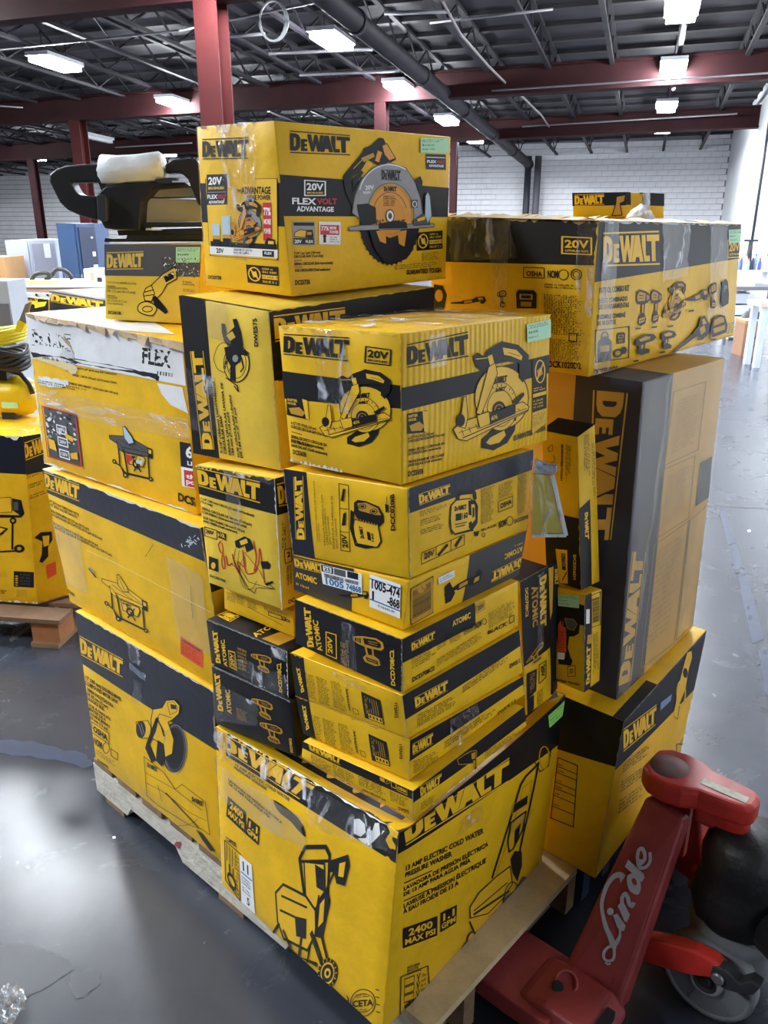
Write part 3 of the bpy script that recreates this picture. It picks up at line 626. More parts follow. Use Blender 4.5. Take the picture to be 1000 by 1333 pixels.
HX = {
    'E': hexa(1.62, 41, 43, dict(lt=(97,792), lb=(125,990), ct=(278,900), cb=(289,1122)), None, .5),
    'D': hexa(1.605, 42, 43, dict(lt=(55,610), lb=(91,785), ct=(261,682), cb=(296,899)), None, .5),
    'C': hexa(1.68, 40, 43, dict(lt=(33,405), lb=(58,603), ct=(238,440), cb=(258,675)), None, .30),
    'B': hexa(1.9, 15, 43, dict(lt=(136,318), lb=(137,418), ct=(262,318), cb=(258,428)), None, .25),
    'Q': hexa(1.40, 38, 43, dict(lt=(275,866), lb=(281,943), ct=(378,912), cb=(387,986)), None, .22),
    'P': hexa(1.41, 38, 43, dict(lt=(268,806), lb=(275,864), ct=(374,846), cb=(376,909)), None, .2),
    'R': hexa(1.46, 38, 43, dict(ct=(381,795), cb=(384,832), lt=(291,752), lb=(292,793)), None, .25),
    'H': hexa(1.425, 38, 43, dict(lt=(255,605), lb=(272,760), ct=(358,623), cb=(368,794)), None, .35),
    'F': hexa(1.45, 38, 43, dict(lt=(233,385), lb=(252,590), ct=(350,405), cb=(366,613), rt=(565,372)), None, None),
    'A': hexa(1.55, 40, 44, dict(lt=(256,165), lb=(268,372), ct=(357,157), cb=(380,386), rt=(587,178), rb=(580,364)), None, None),
    'O': hexa(1.17, 44, 39, dict(lt=(280,945), lb=(289,1152), ct=(520,1084), cb=(498,1346), rt=(736,904), rb=(706,1120))),
    'N': hexa(1.195, 38, 43, dict(lt=(394,963), lb=(392,986), ct=(538,1029), cb=(538,1069), rb=(686,945), rt=(683,912))),
    'K': hexa(1.225, 38, 43, dict(lt=(384,777), lb=(385,837), ct=(524,831), cb=(524,903), rt=(675,752), rb=(675,817))),
    'J': hexa(1.25, 38, 43, dict(lt=(381,721), lb=(383,770), ct=(533,755), cb=(525,822), rt=(686,690), rb=(675,752))),
    'I': hexa(1.25, 38, 43, dict(lt=(369,610), lb=(382,723), ct=(531,635), cb=(533,755), rt=(695,581), rb=(686,689))),
    'G': hexa(1.26, 38, 43, dict(lt=(362,424), lb=(378,600), ct=(523,434), cb=(523,633), rt=(717,409), rb=(712,577))),
    'Y': hexa(1.562, 42, 41, dict(ct=(813,935), cb=(775,1144), rt=(920,820)), .2),
    'T': hexa(1.64, 42, 43, dict(ct=(838,491), cb=(802,915), rt=(945,462), rb=(901,819)), .38),
    'S': hexa(1.675, 42, 43, dict(lt=(562,281), ct=(780,287), cb=(765,497), rt=(965,292), rb=(955,440))),
    'V1': hexa(1.585, 42, 43, dict(ct=(752,569), cb=(757,768), rt=(775,552), rb=(781,757)), .085),
    'V2': hexa(1.58, 42, 43, dict(ct=(761,775), cb=(760,902), rt=(784,767), rb=(781,886)), .085),
    'M': hexa(1.22, 38, 43, dict(lt=(385,905), lb=(395,957), ct=(534,963), cb=(533,1017), rt=(681,878), rb=(683,912))),
    'L': hexa(1.22, 38, 43, dict(lt=(378,849), lb=(385,905), ct=(524,905), cb=(531,963), rt=(676,818), rb=(681,878))),
}
def settle(pairs):
    """let every carton rest on the one below: no carton sinks into the lid under it"""
    for _ in range(8):
        for lo, up in pairs:
            L, U = HX[lo], HX[up]; n = (L['lt'] - L['ct']).cross(L['rt'] - L['ct'])
            for e in 'lcrb':
                p = U[e + 'b']; z = L['ct'].z - (n.x * (p.x - L['ct'].x) + n.y * (p.y - L['ct'].y)) / n.z + .003; d = z - p.z
                if d > 0: U[e + 'b'] = p + UP * (d * .5); L[e + 't'] = L[e + 't'] - UP * (d * .5)
for k_, nm_ in (('O', ((289, 1152), (498, 1346), (706, 1120))), ('E', ((125, 990), (289, 1122), None))):
    for e_, px_ in zip('lcr', nm_):
        HX[k_][e_ + 'b'] = atz(*px_, .1398) if px_ else HX[k_]['cb'] + (HX[k_]['rt'] - HX[k_]['ct'])
    HX[k_]['bb'] = HX[k_]['lb'] + HX[k_]['rb'] - HX[k_]['cb']
    for v_ in HX[k_].values(): v_.z = max(v_.z, .1398)
HX['O']['rt'] = aty(736, 904, 1.630); HX['O']['bt'] = HX['O']['lt'] + HX['O']['rt'] - HX['O']['ct']
settle([tuple(q.split()) for q in ('O Q', 'O N', 'E D', 'D C', 'C B', 'Q P', 'P R', 'R H', 'H F', 'F A', 'N M', 'M L', 'L K', 'K J', 'J I', 'I G', 'Y T', 'T S')])
# ---- E: tall carton on the pallet, mitre saw
c = Carton(HX['E'], 'tall miter saw carton on left end of the pallet, blue-black upper band')
c.band_px('L', FE, (90, 315), (755, 750), INKB); c.band('R', 0, .37, INKB); c.worn('L', 't', PAPER, 3, .004); c.worn('L', 'r', TAN, 4, .006)
p = c.pen('L', 'wordmark', FE); p.word(Q(92, 182, 304, 297, 94, 92), YINK); p.done()
p = c.pen('L', 'small_print', FE)
for k, (t, y) in enumerate((('12" (305 mm) DOUBLE-BEVEL\nCOMPOUND MITER SAW', 380), ('SIERRA INGLETEADORA\nDE 305 mm (12 pulg)\nDE DOBLE BISEL', 440), ('SCIE À ONGLETS\nMIXTES DE A\nDOUBLE BISEAU\n305 mm (12 po)', 515))):
    x = 120 + k * 9; p.text(t, Q(x, y, x + (180, 130, 108)[k], y + (112, 86, 74)[k], 44 + 18 * k), INK)
p.line([(124, 428), (160, 450)], 2, INK); p.line([(132, 500), (166, 522)], 2, INK)
p.frame(Q(152, 610, 238, 668, 52), 3, INK); p.text('OSHA', Q(160, 628, 230, 676, 30), INK); p.text('NOM', Q(162, 684, 202, 712, 34), INK); p.ring(224, 738, 16, 26, 3, INK); p.frame(Q(248, 742, 280, 764, 34), 3, INK); p.para(Q(172, 740, 272, 808, 26), 3, INK, 5, 22); p.text('DWS779', Q(180, 790, 234, 828, 14), INK); p.done()
p = c.pen('L', 'saw_picture', FE); d = p
d.shape([(372, 610), (430, 604), (446, 640), (440, 690), (400, 692), (376, 660)], YINK, INK, 3); d.shape(d.oval(396, 648, 24, 42), INK); d.line([(384, 620), (404, 676)], 3, GRY); d.line([(396, 616), (412, 668)], 3, GRY)
d.shape(d.oval(560, 740, 62, 124), INK); d.ring(563, 742, 50, 108, 5, DGR); d.ring(565, 744, 56, 118, 3, GRY)
d.shape([(455, 548), (500, 540), (520, 503), (560, 500), (588, 530), (584, 570), (552, 600), (530, 612), (560, 700), (552, 770), (510, 790), (486, 712), (452, 690), (446, 600)], YINK, INK, 4)
d.shape([(525, 515), (556, 510), (576, 535), (572, 560), (540, 575)], YINK, INK, 2.5); d.shape([(540, 520), (570, 528), (572, 548), (545, 545)], INK); d.shape([(470, 590), (486, 590), (470, 660), (440, 722), (470, 800), (450, 812), (418, 740), (424, 716)], INK); d.shape([(480, 700), (510, 720), (520, 800), (500, 832), (470, 800)], INK); d.line([(480, 600), (510, 660)], 6, INK); d.line([(500, 640), (512, 680)], 7, INK); d.line([(470, 600), (490, 570), (548, 590)], 3, INK)
d.line([(412, 780), (424, 970), (480, 1020), (640, 1120), (700, 1140), (738, 1170), (716, 1010), (600, 920), (566, 944), (510, 860), (412, 780)], 2.5, INK); d.line([(424, 910), (500, 950), (640, 1060), (720, 1100)], 2, INK); d.line([(420, 860), (560, 940), (700, 1050)], 2, INK); d.line([(480, 920), (500, 1000)], 2, INK); d.line([(520, 960), (680, 1130)], 5, INK)
d.ring(590, 1080, 90, 40, 2, INK, 10, 170); d.shape([(670, 1140), (700, 1160), (760, 1240), (764, 1252), (740, 1244), (700, 1190)], INK); d.word(Q(650, 980, 706, 1008, 24), INK, bars=False); d.word(Q(428, 808, 478, 836, 22), INK, bars=False); d.done()
c.tape('L', Q(322, 190, 388, 220, 392, 330, 340, 300), FE, seed=5, nx=5, ny=8); c.tape('L', Q(340, 310, 420, 370, 34), FE, seed=6, nx=6, ny=3, m=film('tape_patch', .35, .5, tint=(150, 160, 190))); c.tape('L', Q(360, 395, 402, 420, 104), FE, seed=7, nx=4, ny=8)

# ---- D: table saw carton
c = Carton(HX['D'], 'long table saw carton with blue-black top band and orange sticker, above the miter saw carton')
c.band_px('L', FD, (80, 235), (875, 580), INKB); c.band('R', 0, .38, INKB); c.worn('L', 't', PAPER, 13, .006); c.worn('L', 'b', YELP, 14, .005); c.worn('L', 'r', TAN, 15, .004)
p = c.pen('L', 'wordmark', FD); p.word(Q(68, 130, 246, 195, 82, 84), YINK); p.done()
p = c.pen('L', 'small_print', FD)
for k, (t, y, w) in enumerate((('8-1/4" (210 mm) TABLE SAW WITH\n24-1/2" (622.3 mm) RIP CAPACITY', 262, 160), ('SIERRA PARA MESA DE 210 mm (8-1/4 pulg)\nCON CAPACIDAD DE CORTE DE 24-1/2 pulg (622.3 mm)', 312, 270), ('SCIE CIRCULAIRE À TABLE 210 mm (8-1/4 po)\nCAPACITÉ DE LARGEUR DE REFEND 622.3 mm (24-1/2 po)', 372, 310))):
    x = 84 + 8 * k; p.text(t, Q(x, y, x + w, y + w * .48, 34), INK)
p.text('DWE7485', Q(160, 700, 222, 742, 16), INK); p.done()
p = c.pen('L', 'table_saw_picture', FD); s = p.sub([(350, 600), (585, 690), (588, 935), (365, 850)]); draw_table_saw(s, YINK, INK, YINK); p.line([(296, 612), (330, 655)], 5, INK); p.line([(300, 608), (322, 630)], 8, GRY); p.done()
p = c.pen('L', 'orange_sticker', FD, label='orange stock sticker'); q = Q(750, 948, 862, 1018, 92, 96); p.quad(q, OSTK); s = p.sub(q); s.bars(Q(8, 6, 92, 22), 30, INK, 2); s.para(Q(8, 30, 90, 90), 4, mat('dark_red_print', (150, 40, 24)), 4, 20); p.done()
p = c.pen('L', 'scuff', FD); r_ = random.Random(4)
for k in range(26): x, y = 765 + r_.gauss(36, 20), 470 + r_.gauss(8, 14); p.line([(x, y), (x + r_.uniform(-14, 14), y + r_.uniform(-14, 14))], 3.5, WHT if k % 2 else LBL)
p.line([(620, 490), (580, 552)], 2.5, INK); p.line([(140, 440), (150, 510)], 3, YLO); p.line([(805, 700), (815, 860)], 2.2, INK); p.done()
c.tape('L', [(88, 360), (250, 440), (290, 740), (150, 680)], FD, seed=8, nx=8, ny=8, m=HAZE, wr=.0008, lift=.003); c.tape('L', [(680, 545), (865, 640), (900, 1040), (740, 960)], FD, seed=9, nx=8, ny=8, m=HAZE, wr=.0008, lift=.003)
p = c.pen('L', 'tape_edge', FD, lift=.0045); p.line([(290, 520), (420, 575), (600, 665), (800, 770), (935, 838)], 2.2, mat('tape_edge_white', (238, 222, 170), .3)); p.done()

# ---- C: battered white and yellow table saw carton
c = Carton(HX['C'], 'battered white-topped table saw carton with torn paper, above the long table saw carton', bulge=.003)
r_ = random.Random(21)
def jag(pts, a): return [(x + r_.uniform(-a, a), y + r_.uniform(-a, a)) for x, y in spline(pts, False, 6)]
p = c.pen('L', 'white_print', FC); p.grid([(118, 90), (850, 165), (905, 440), (130, 290)], PAPER, 20, 6); p.poly([(740, 420), (850, 440), (880, 560), (800, 520), (760, 470)], PAPER)
p.poly(jag([(130, 268), (210, 290), (300, 300), (365, 310), (500, 332), (640, 360), (740, 380), (745, 408), (700, 392), (560, 362), (430, 338), (366, 330), (300, 322), (210, 312), (132, 294)], 3), INKB); p.done()
p = c.pen('L', 'wordmark', FC); p.word(Q(150, 172, 340, 198, 72, 78), INK)
for k in range(16):
    x, y = r_.uniform(150, 340), r_.uniform(175, 265); p.poly([(x + r_.uniform(-9, 9), y + r_.uniform(-9, 9)) for _ in range(4)] and [(x - r_.uniform(2, 8), y), (x, y - r_.uniform(3, 9)), (x + r_.uniform(2, 9), y), (x, y + r_.uniform(3, 9))], PAPER)
p.done()
p = c.pen('L', 'small_print', FC); p.text('FLEX', Q(672, 258, 800, 275, 72, 78), INK); p.para(Q(740, 360, 838, 376, 28), 1, INK, 3, 8)
for k in range(14): x, y = r_.uniform(735, 810), r_.uniform(270, 350); p.poly([(x - 6, y), (x, y - 9), (x + 7, y + 1), (x, y + 8)], PAPER)
p.text('WITH 24" (610 mm) RIP CAPACITY', Q(372, 346, 562, 376, 13), INK); p.text('SALE.* DE 8-1/4 pulg (210 mm) CON', Q(352, 376, 558, 414, 13), INK); p.text('TABLE 60V MAX* 210 mm (8-1/4 po)', Q(330, 412, 566, 462, 14), INK); p.para(Q(180, 400, 430, 448, 20), 2, INK, 6, 26); p.para(Q(205, 290, 300, 308, 20), 1, DGR, 16, 12); p.text('DCS7485', Q(836, 930, 980, 978, 42), INK); p.done()
p = c.pen('L', 'torn_patch', FC, label='torn strip of bare corrugated cardboard'); p.poly(jag([(288, 200), (318, 214), (345, 250), (362, 330), (368, 378), (330, 368), (304, 350), (296, 280)], 4), TAN)
for k in range(8): p.line([(300 + k * 8, 250 + k * 3), (308 + k * 8, 355 + k * 2)], 1.5, DGR)
p.poly(jag([(185, 385), (250, 398), (330, 410), (330, 430), (280, 440), (200, 428), (176, 410)], 5), PAPER); p.poly(jag([(140, 300), (200, 320), (300, 350), (360, 380), (370, 345), (300, 320), (220, 300)], 4), mat('pale_torn_paper', (214, 196, 150), .7)); p.done()
p = c.pen('L', 'feature_panel', FC); q = [(205, 525), (368, 565), (395, 812), (232, 762)]; p.quad(q, DGR); s = p.sub(q)
for k in range(60): x, y = r_.uniform(4, 96), r_.uniform(2, 60); s.poly([(x - r_.uniform(2, 7), y), (x, y - r_.uniform(1, 4)), (x + r_.uniform(2, 8), y + 1), (x, y + r_.uniform(1, 5))], r_.choice((GRY, LBL, WHT, INKB, INKB)))
for y in (30, 54, 78): s.frame(Q(38, y, 66, y + 15), 2.5, WHT); s.text(('60V', '20V', '120V')[(30, 54, 78).index(y)], Q(42, y + 4, 62, y + 11), WHT)
s.poly([(6, 62), (26, 64), (30, 84), (8, 82)], YINK); s.poly([(62, 42), (86, 46), (84, 56), (64, 52)], YINK); s.poly([(70, 80), (92, 74), (92, 88), (72, 90)], YINK); p.line(q, 5, RED, True); p.done()
p = c.pen('L', 'table_saw_picture', FC); s = p.sub([(515, 600), (720, 640), (722, 880), (535, 860)]); draw_table_saw(s, YINK, INK, DGR, True); s.shape([(36, 4), (40, 2), (56, 20), (60, 30), (48, 34), (38, 24)], LBL, INK, 1.4); p.done()
p = c.pen('L', 'battery_panel', FC); q = [(840, 690), (960, 715), (975, 925), (852, 900)]; p.quad(q, WHT); s = p.sub(q); s.quad(Q(0, 0, 100, 56), INKB); s.text('60V', Q(20, 6, 110, 34), WHT); s.text('LITHIUM', Q(24, 40, 120, 50), WHT); s.quad(Q(10, 62, 100, 98), RED); s.text('the', Q(16, 70, 70, 80), WHT); s.text('power', Q(16, 84, 100, 96), WHT); p.done()
c.worn('L', 't', TAN, 31, .012); c.worn('L', 't', PAPER, 32, .007); c.worn('L', 'l', PAPER, 33, .012); c.worn('L', 'b', PAPER, 34, .008)
for n_, (q, sd) in enumerate((([(190, 450), (560, 500), (900, 600), (900, 660), (560, 560), (190, 500)], 1),)): pass
c.tape('L', [(180, 440), (900, 590), (905, 690), (190, 540)], FC, seed=10, nx=12, ny=6, m=WRAPH, wr=.0012)
p = c.pen('T', 'top_scuff'); p.poly([(45, 404), (110, 402), (200, 420), (228, 436), (150, 432), (80, 418)], PAPER); p.done()
bm = bmesh.new()                                                    # loose torn flaps on its top edge
for k in range(16):
    u = k / 15 * .95; a = c.L.P(u, 0, .003); b = c.L.P(u + .06, 0, .004); h = r_.uniform(.006, .02)
    bm.faces.new([bm.verts.new(q) for q in (a, b, b + Vector((r_.uniform(-.01, .01), -.008, -h)), a + Vector((r_.uniform(-.01, .01), -.006, -h * .7)))])
part('torn_flap', bm, TAN, c.o)

# ---- B: grinder carton (pale, grey band)
c = Carton(HX['B'], 'small grinder carton with faded grey band and pale green price label', m=YELP)
c.band_px('L', FB, (455, 596), (880, 602), mat('faded_grey_band', (84, 84, 88), .5, var=.15))
p = c.pen('L', 'wordmark', FB); p.word(Q(463, 495, 620, 490, 76, 78), mat('faded_yellow_ink', (222, 190, 90), .5)); p.done()
p = c.pen('L', 'small_print', FB)
for k, (t, y, w, h) in enumerate((('4-1/2" (115 mm) GRINDER (Tool Only)', 620, 124, 12), ('ESMERILADORA\nDE 115 mm (4-1/2 pulg)', 644, 120, 26), ('MEULEUSE\nDE 115 mm (4-1/2 po)\n(Outil seulement)', 686, 84, 36))): p.text(t, Q(466, y, 466 + w, y + 6, h), INK, False)
p.text('DCG413B', Q(470, 748, 524, 752, 14), INK); p.para(Q(792, 618, 846, 622, 20), 2, INK, 4, 14); p.para(Q(795, 652, 848, 656, 14), 2, INK, 5, 14); p.line([(466, 640), (500, 642)], 2, INK); p.line([(466, 682), (500, 684)], 2, INK); p.done()
p = c.pen('L', 'grinder_picture', FB); draw_grinder(p.sub([(592, 572), (768, 560), (770, 770), (592, 775)]), YELP, INK); p.done()
p = c.pen('L', 'price_label', FB, lift=.002); price_tag(p, Q(762, 472, 878, 472, 68), GRN, 5); p.done()
p = c.pen('L', 'scuffed_print', FB)
for k in range(90): x, y = r_.uniform(700, 885), r_.uniform(520, 598); p.line([(x, y), (x + r_.uniform(-8, 8), y + r_.uniform(-10, 10))], 3, r_.choice((WHT, INK, GRY)))
p.done()

# ---- Q, P: two dark drill kit cartons
def drill_side(c, fr, wm, at, vb, pic, code, pr, seed, two=None):
    p = c.pen('L', 'wordmark', fr); p.word(wm, YINK, bars=False); p.done()
    p = c.pen('L', 'series_name', fr); p.text('ATOMIC', at, YINK); p.done()
    p = c.pen('L', 'small_print', fr)
    if vb: volt_box(p, vb, YINK, 'MAX')
    p.para(pr, 6, YLO, seed, 18); p.text('DCD708C2', code, YINK); p.done()
    p = c.pen('L', 'drill_picture', fr)
    for q in (pic if isinstance(pic[0], list) else [pic]): draw_drill(p.sub(q), INK, YLO)
    p.done()
cQ = c = Carton(HX['Q'], 'black drill kit carton under film, on the crushed carton left of the flat boxes', m=INK)
drill_side(c, FP, [(250, 910), (222, 650), (265, 640), (296, 920)], [(328, 930), (312, 765), (350, 765), (366, 940)], None, [[(500, 790), (680, 870), (690, 1010), (520, 930)], [(560, 955), (750, 1040), (750, 1180), (580, 1120)]], [(776, 1215), (764, 1110), (780, 1112), (792, 1222)], [(400, 890), (490, 930), (500, 1010), (410, 980)], 5)
c.worn('L', 't', GRY, 41, .003); c.tape('L', Q(220, 700, 560, 860, 280, 170), FP, seed=11, nx=12, ny=10, m=WRAP)
c = Carton(HX['P'], 'black drill kit carton with taped torn corner, upper of the two at left', m=INK)
drill_side(c, FP, [(232, 570), (206, 340), (242, 334), (268, 575)], [(292, 596), (268, 410), (298, 402), (318, 600)], [(330, 600), (322, 476), (376, 492), (388, 630)], [(480, 470), (660, 530), (660, 670), (490, 600)], [(690, 780), (672, 580), (706, 572), (712, 785)], [(390, 450), (460, 480), (470, 640), (400, 620)], 6)
p = c.pen('T', 'top_print', FP); p.word([(232, 230), (330, 190), (420, 230), (330, 280)], YINK); p.text('ATO', [(480, 370), (610, 305), (640, 325), (520, 392)], YINK); p.poly([(560, 400), (760, 330), (800, 400), (680, 450)], YLO); p.done()
c.worn('L', 't', GRY, 42, .003); c.worn('L', 'r', PAPER, 43, .004); c.tape('L', Q(380, 520, 740, 660, 180, 170), FP, seed=12, nx=12, ny=8, m=WRAP); c.tape('L', Q(640, 430, 755, 460, 90, 100), FP, seed=13, nx=6, ny=6, m=WRAP, lift=.005)
# ---- R: low yellow carton between
c = Carton(HX['R'], 'low yellow carton of fine print, between circular saw and drill kit cartons')
p = c.pen('L', 'small_print', FH)
for k, q in enumerate(([(236, 790), (298, 812), (300, 860), (240, 838)], [(304, 810), (358, 832), (360, 880), (306, 858)], [(366, 838), (428, 862), (430, 905), (370, 882)], [(456, 872), (580, 922), (585, 945), (460, 897)])): p.para(q, 5, INK, 50 + k, 18)
p.frame([(480, 905), (560, 935), (560, 952), (482, 925)], 3, INK); p.text('BLACK', [(540, 930), (580, 946), (582, 962), (542, 944)], INK); p.line([(370, 880), (545, 975)], 2, INK); p.done()
# ---- H: circular saw carton with red marker
c = Carton(HX['H'], 'circular saw carton with red marker scrawl and bold wordmark, below the upright carton', m=YELP)
c.band_px('L', FH, (85, 268), (496, 378)); c.band_px('R', FH, (500, 380), (545, 366)); c.worn('L', 'r', PAPER, 51, .004); c.worn('L', 't', YELP, 52, .008)
p = c.pen('L', 'wordmark', FH); p.word([(68, 118), (410, 195), (412, 315), (80, 222)], YINK); p.done()
p = c.pen('R', 'wordmark', FH); p.word([(500, 208), (700, 150), (700, 300), (512, 330)], YINK); p.done()
p = c.pen('L', 'small_print', FH)
for k, (t, x, y, w, h, sl) in enumerate((('7-1/4" (184 mm) CIRCULAR SAW WITH BRAKE\n(Tool only)', 90, 282, 292, 34, .33), ('SIERRA CIRCULAR DE 184 mm (7-1/4 pulg)\nCON FRENO (Herramienta solamente)', 98, 336, 270, 38, .33), ('SCIE CIRCULAIRE 184 mm (7-1/4 po)\nAVEC FREIN (Outil seulement)', 104, 386, 226, 36, .33))): p.text(t, Q(x, y, x + w, y + w * sl, h), INK)
p.frame(Q(113, 445, 180, 464, 48), 4, INK); p.text('20V', Q(120, 456, 162, 468, 22), INK); p.shape([(178, 464), (230, 482), (228, 518), (186, 500), (196, 486)], INK); p.text('XR', Q(196, 474, 224, 486, 22), YINK); p.quad(Q(136, 602, 184, 618, 68), INK); p.disc(160, 652, 12, 18, YINK); p.text('DCS570B', Q(142, 698, 224, 728, 14), INK); p.done()
p = c.pen('L', 'saw_picture', FH); d = p
d.shape([(276, 520), (330, 494), (360, 510), (380, 560), (340, 580), (330, 545), (300, 560), (282, 552)], INK); d.shape([(300, 520), (340, 505), (350, 530), (310, 545)], YELP, INK, 2); d.line([(256, 640), (290, 670), (330, 760), (380, 800), (392, 770)], 3, INK); d.line([(280, 560), (270, 620), (300, 690), (340, 760)], 3, INK); d.line([(300, 570), (290, 640), (350, 740), (490, 780)], 2.5, INK); d.line([(400, 770), (492, 780), (450, 740)], 3, INK); d.line([(330, 580), (410, 680), (440, 740)], 2.5, INK)
d.shape([(415, 630), (455, 630), (470, 650), (462, 672), (425, 670)], INK); d.shape([(436, 750), (480, 735), (486, 745), (450, 762)], INK); d.ring(350, 690, 50, 90, 2.5, INK, 30, 250); d.done()
p = c.pen('L', 'red_marker', FH, label='red hand-written marker scrawl')
for st in ([(200, 520), (188, 540), (196, 575), (214, 600), (222, 660), (210, 665), (204, 620), (212, 570), (206, 530)], [(228, 600), (238, 650), (262, 638)], [(262, 590), (280, 660), (302, 695), (292, 630), (330, 660), (318, 570)], [(318, 570), (336, 688), (384, 688), (394, 668)], [(378, 520), (392, 610), (380, 680), (404, 640), (410, 560), (424, 640), (436, 745)]): p.line(spline(st, False, 4), 5.5, RPEN)
p.done()
p = c.pen('R', 'small_print', FH); p.para([(526, 560), (526, 400), (548, 395), (552, 555)], 2, INK, 5, 18); p.frame([(540, 565), (578, 556), (582, 625), (546, 640)], 4, INK); p.text('2', [(552, 578), (572, 572), (574, 600), (556, 606)], INK); p.para([(556, 760), (552, 650), (580, 640), (584, 740)], 2, INK, 6, 14); p.text('DC', [(562, 838), (596, 820), (596, 848), (564, 858)], INK); p.done()
c.tape('L', [(210, 110), (290, 128), (330, 460), (250, 440)], FH, seed=14, nx=6, ny=16); c.tape('L', [(70, 60), (520, 140), (480, 215), (70, 110)], FH, seed=15, nx=16, ny=5, m=WRAP)
# ---- F: upright carton lying on its side
c = Carton(HX['F'], 'circular saw carton on its side, wordmark running up its left edge, below topmost carton', m=YELP)
c.band('L', 0, 1, INK, 0, .315); c.band('T', 0, 1, INK, 0, .02); c.band('R', 0, .42, INK); c.worn('L', 'r', TAN, 61, .003); c.worn('R', 't', YELP, 62, .0025)
p = c.pen('L', 'wordmark', FF); p.word([(168, 862), (110, 368), (182, 366), (236, 866)], YINK); p.done()
p = c.pen('L', 'small_print', FF)
for k, (t, x, y, L_, w) in enumerate((('7-1/4" (184mm) LIGHTWEIGHT\nCIRCULAR SAW', 234, 884, 370, 66), ('SIERRA CIRCULAR LIVIANA DE\n184 mm (7-1/4 pulg)', 276, 894, 372, 68), ('SCIE CIRCULAIRE LÉGÈRE\nDE 184 mm (7 1/4 po)', 318, 905, 322, 66))): p.text(t, [(x + 34, y), (x - 6, y - L_), (x + 22, y - L_ + 6), (x + 66, y + 6)], INK)
p.text('DWE575', [(436, 346), (426, 210), (446, 206), (454, 346)], INK); p.done()
p = c.pen('L', 'saw_picture', FF); d = p
d.shape([(240, 390), (262, 340), (300, 330), (330, 400), (310, 470), (262, 460), (240, 420)], YELP, INK, 3, smooth=True); d.shape(d.oval(350, 430, 62, 92), YELP, INK, 4); d.ring(352, 430, 46, 72, 3, INK); d.shape([(275, 232), (292, 235), (302, 285), (340, 250), (330, 212), (350, 210), (372, 280), (382, 340), (370, 372), (330, 350), (290, 320), (278, 280)], INK); d.shape([(300, 290), (330, 270), (346, 300), (320, 318)], YELP); d.shape([(290, 350), (370, 330), (385, 360), (410, 372), (404, 392), (376, 386), (372, 420), (346, 440), (350, 520), (320, 510), (322, 440), (300, 400)], INK); d.disc(346, 404, 14, 18, GRY); d.line([(300, 500), (356, 540), (362, 570), (340, 540)], 5, INK); d.word([(286, 450), (300, 400), (312, 404), (298, 456)], INK, bars=False); d.line([(376, 400), (386, 450), (372, 470)], 6, INK); d.done()
p = c.pen('R', 'wordmark', FF); p.word([(522, 196), (880, 153), (882, 262), (530, 328)], YINK); p.done()
p = c.pen('R', 'small_print', FF); p.text('7-1/4"\nSIERRA\nSCIE', [(540, 392), (580, 384), (582, 520), (546, 526)], INK); p.done()
c.tape('L', [(70, 440), (240, 500), (260, 800), (100, 760)], FF, seed=16, nx=10, ny=12, m=WRAP); c.tape('L', [(190, 110), (300, 130), (330, 330), (215, 300)], FF, seed=17, nx=6, ny=8, m=HAZE, wr=.001)
# ---- A: tallest carton
c = Carton(HX['A'], 'topmost circular saw carton, bright yellow with full colour saw picture')
c.band_px('L', FA, (62, 394), (345, 405), top=((50, 255), (335, 250))); c.band_px('R', FA, (345, 405), (948, 404), top=((335, 252), (955, 298)))
p = c.pen('L', 'wordmark', FA); p.word(Q(66, 108, 232, 100, 66, 70), INK); p.done()
p = c.pen('L', 'inset_picture', FA); q = [(78, 242), (335, 236), (338, 533), (94, 520)]; p.quad(q, YINK); s = p.sub(q); s.frame(Q(0, 0, 100, 100), 1.2, INK)
s.text('THE', Q(44, 12, 50, 16), INK); s.text('ADVANTAGE', Q(50, 9, 91, 18), INK); s.text('MORE POWER', Q(58, 19, 91, 25), INK); s.quad(Q(2, 80, 99, 88), INK); s.quad(Q(0, 87, 100, 98), WHT); s.text('20V', Q(10, 89, 21, 96), INK); s.para(Q(36, 88, 66, 96), 2, INK, 5, 18); s.quad(Q(78, 89, 95, 97), INKB); s.text('FLEX', Q(81, 90.5, 92, 94), WHT)
s.quad(Q(80, 28, 92, 76), RED); s.text('77%', Q(81, 34, 91, 44), WHT); s.text('MORE', Q(81, 48, 91, 55), WHT); s.text('POWER', Q(81, 60, 91, 67), WHT)
for x0, x1, y0, y1 in ((6, 17, 56, 72), (21, 33, 46, 70)): s.quad(Q(x0, y0, x1, y1), LBL); s.quad(Q(x0, y1, x1, y1 + 5), YLO); s.quad(Q(x0, y1 + 5, x1, y1 + 11), INK)
s.shape([(82, 78), (86, 72), (97, 74), (98, 84), (84, 86)], INK); s.quad(Q(87, 76, 95, 80), YINK)
draw_saw(s.sub([(30, 24), (78, 24), (78, 86), (34, 84)], (620, 140, 885, 520)), ORG, INK, GRY, WHT); p.done()
p = c.pen('L', 'voltage_label', FA); q = Q(82, 225, 158, 222, 106); p.quad(q, INKB); s = p.sub(q); s.text('20V', Q(8, 8, 74, 34), WHT); s.text('BRUSHLESS', Q(8, 40, 84, 49), YINK); s.line([(6, 58), (94, 58)], 2, GRY); s.text('FLEX', Q(4, 66, 52, 80), WHT); s.text('VOLT', Q(53, 66, 94, 80), RED); s.text('ADVANTAGE', Q(10, 86, 84, 96), WHT); p.done()
p = c.pen('L', 'small_print', FA); p.text('DCS573B', Q(88, 600, 134, 603, 15), INK); no_battery(p, [(224, 554), (340, 562), (342, 640), (230, 627)]); p.done()
p = c.pen('R', 'wordmark', FA); p.word(Q(383, 86, 602, 102, 86, 78), INK); p.done()
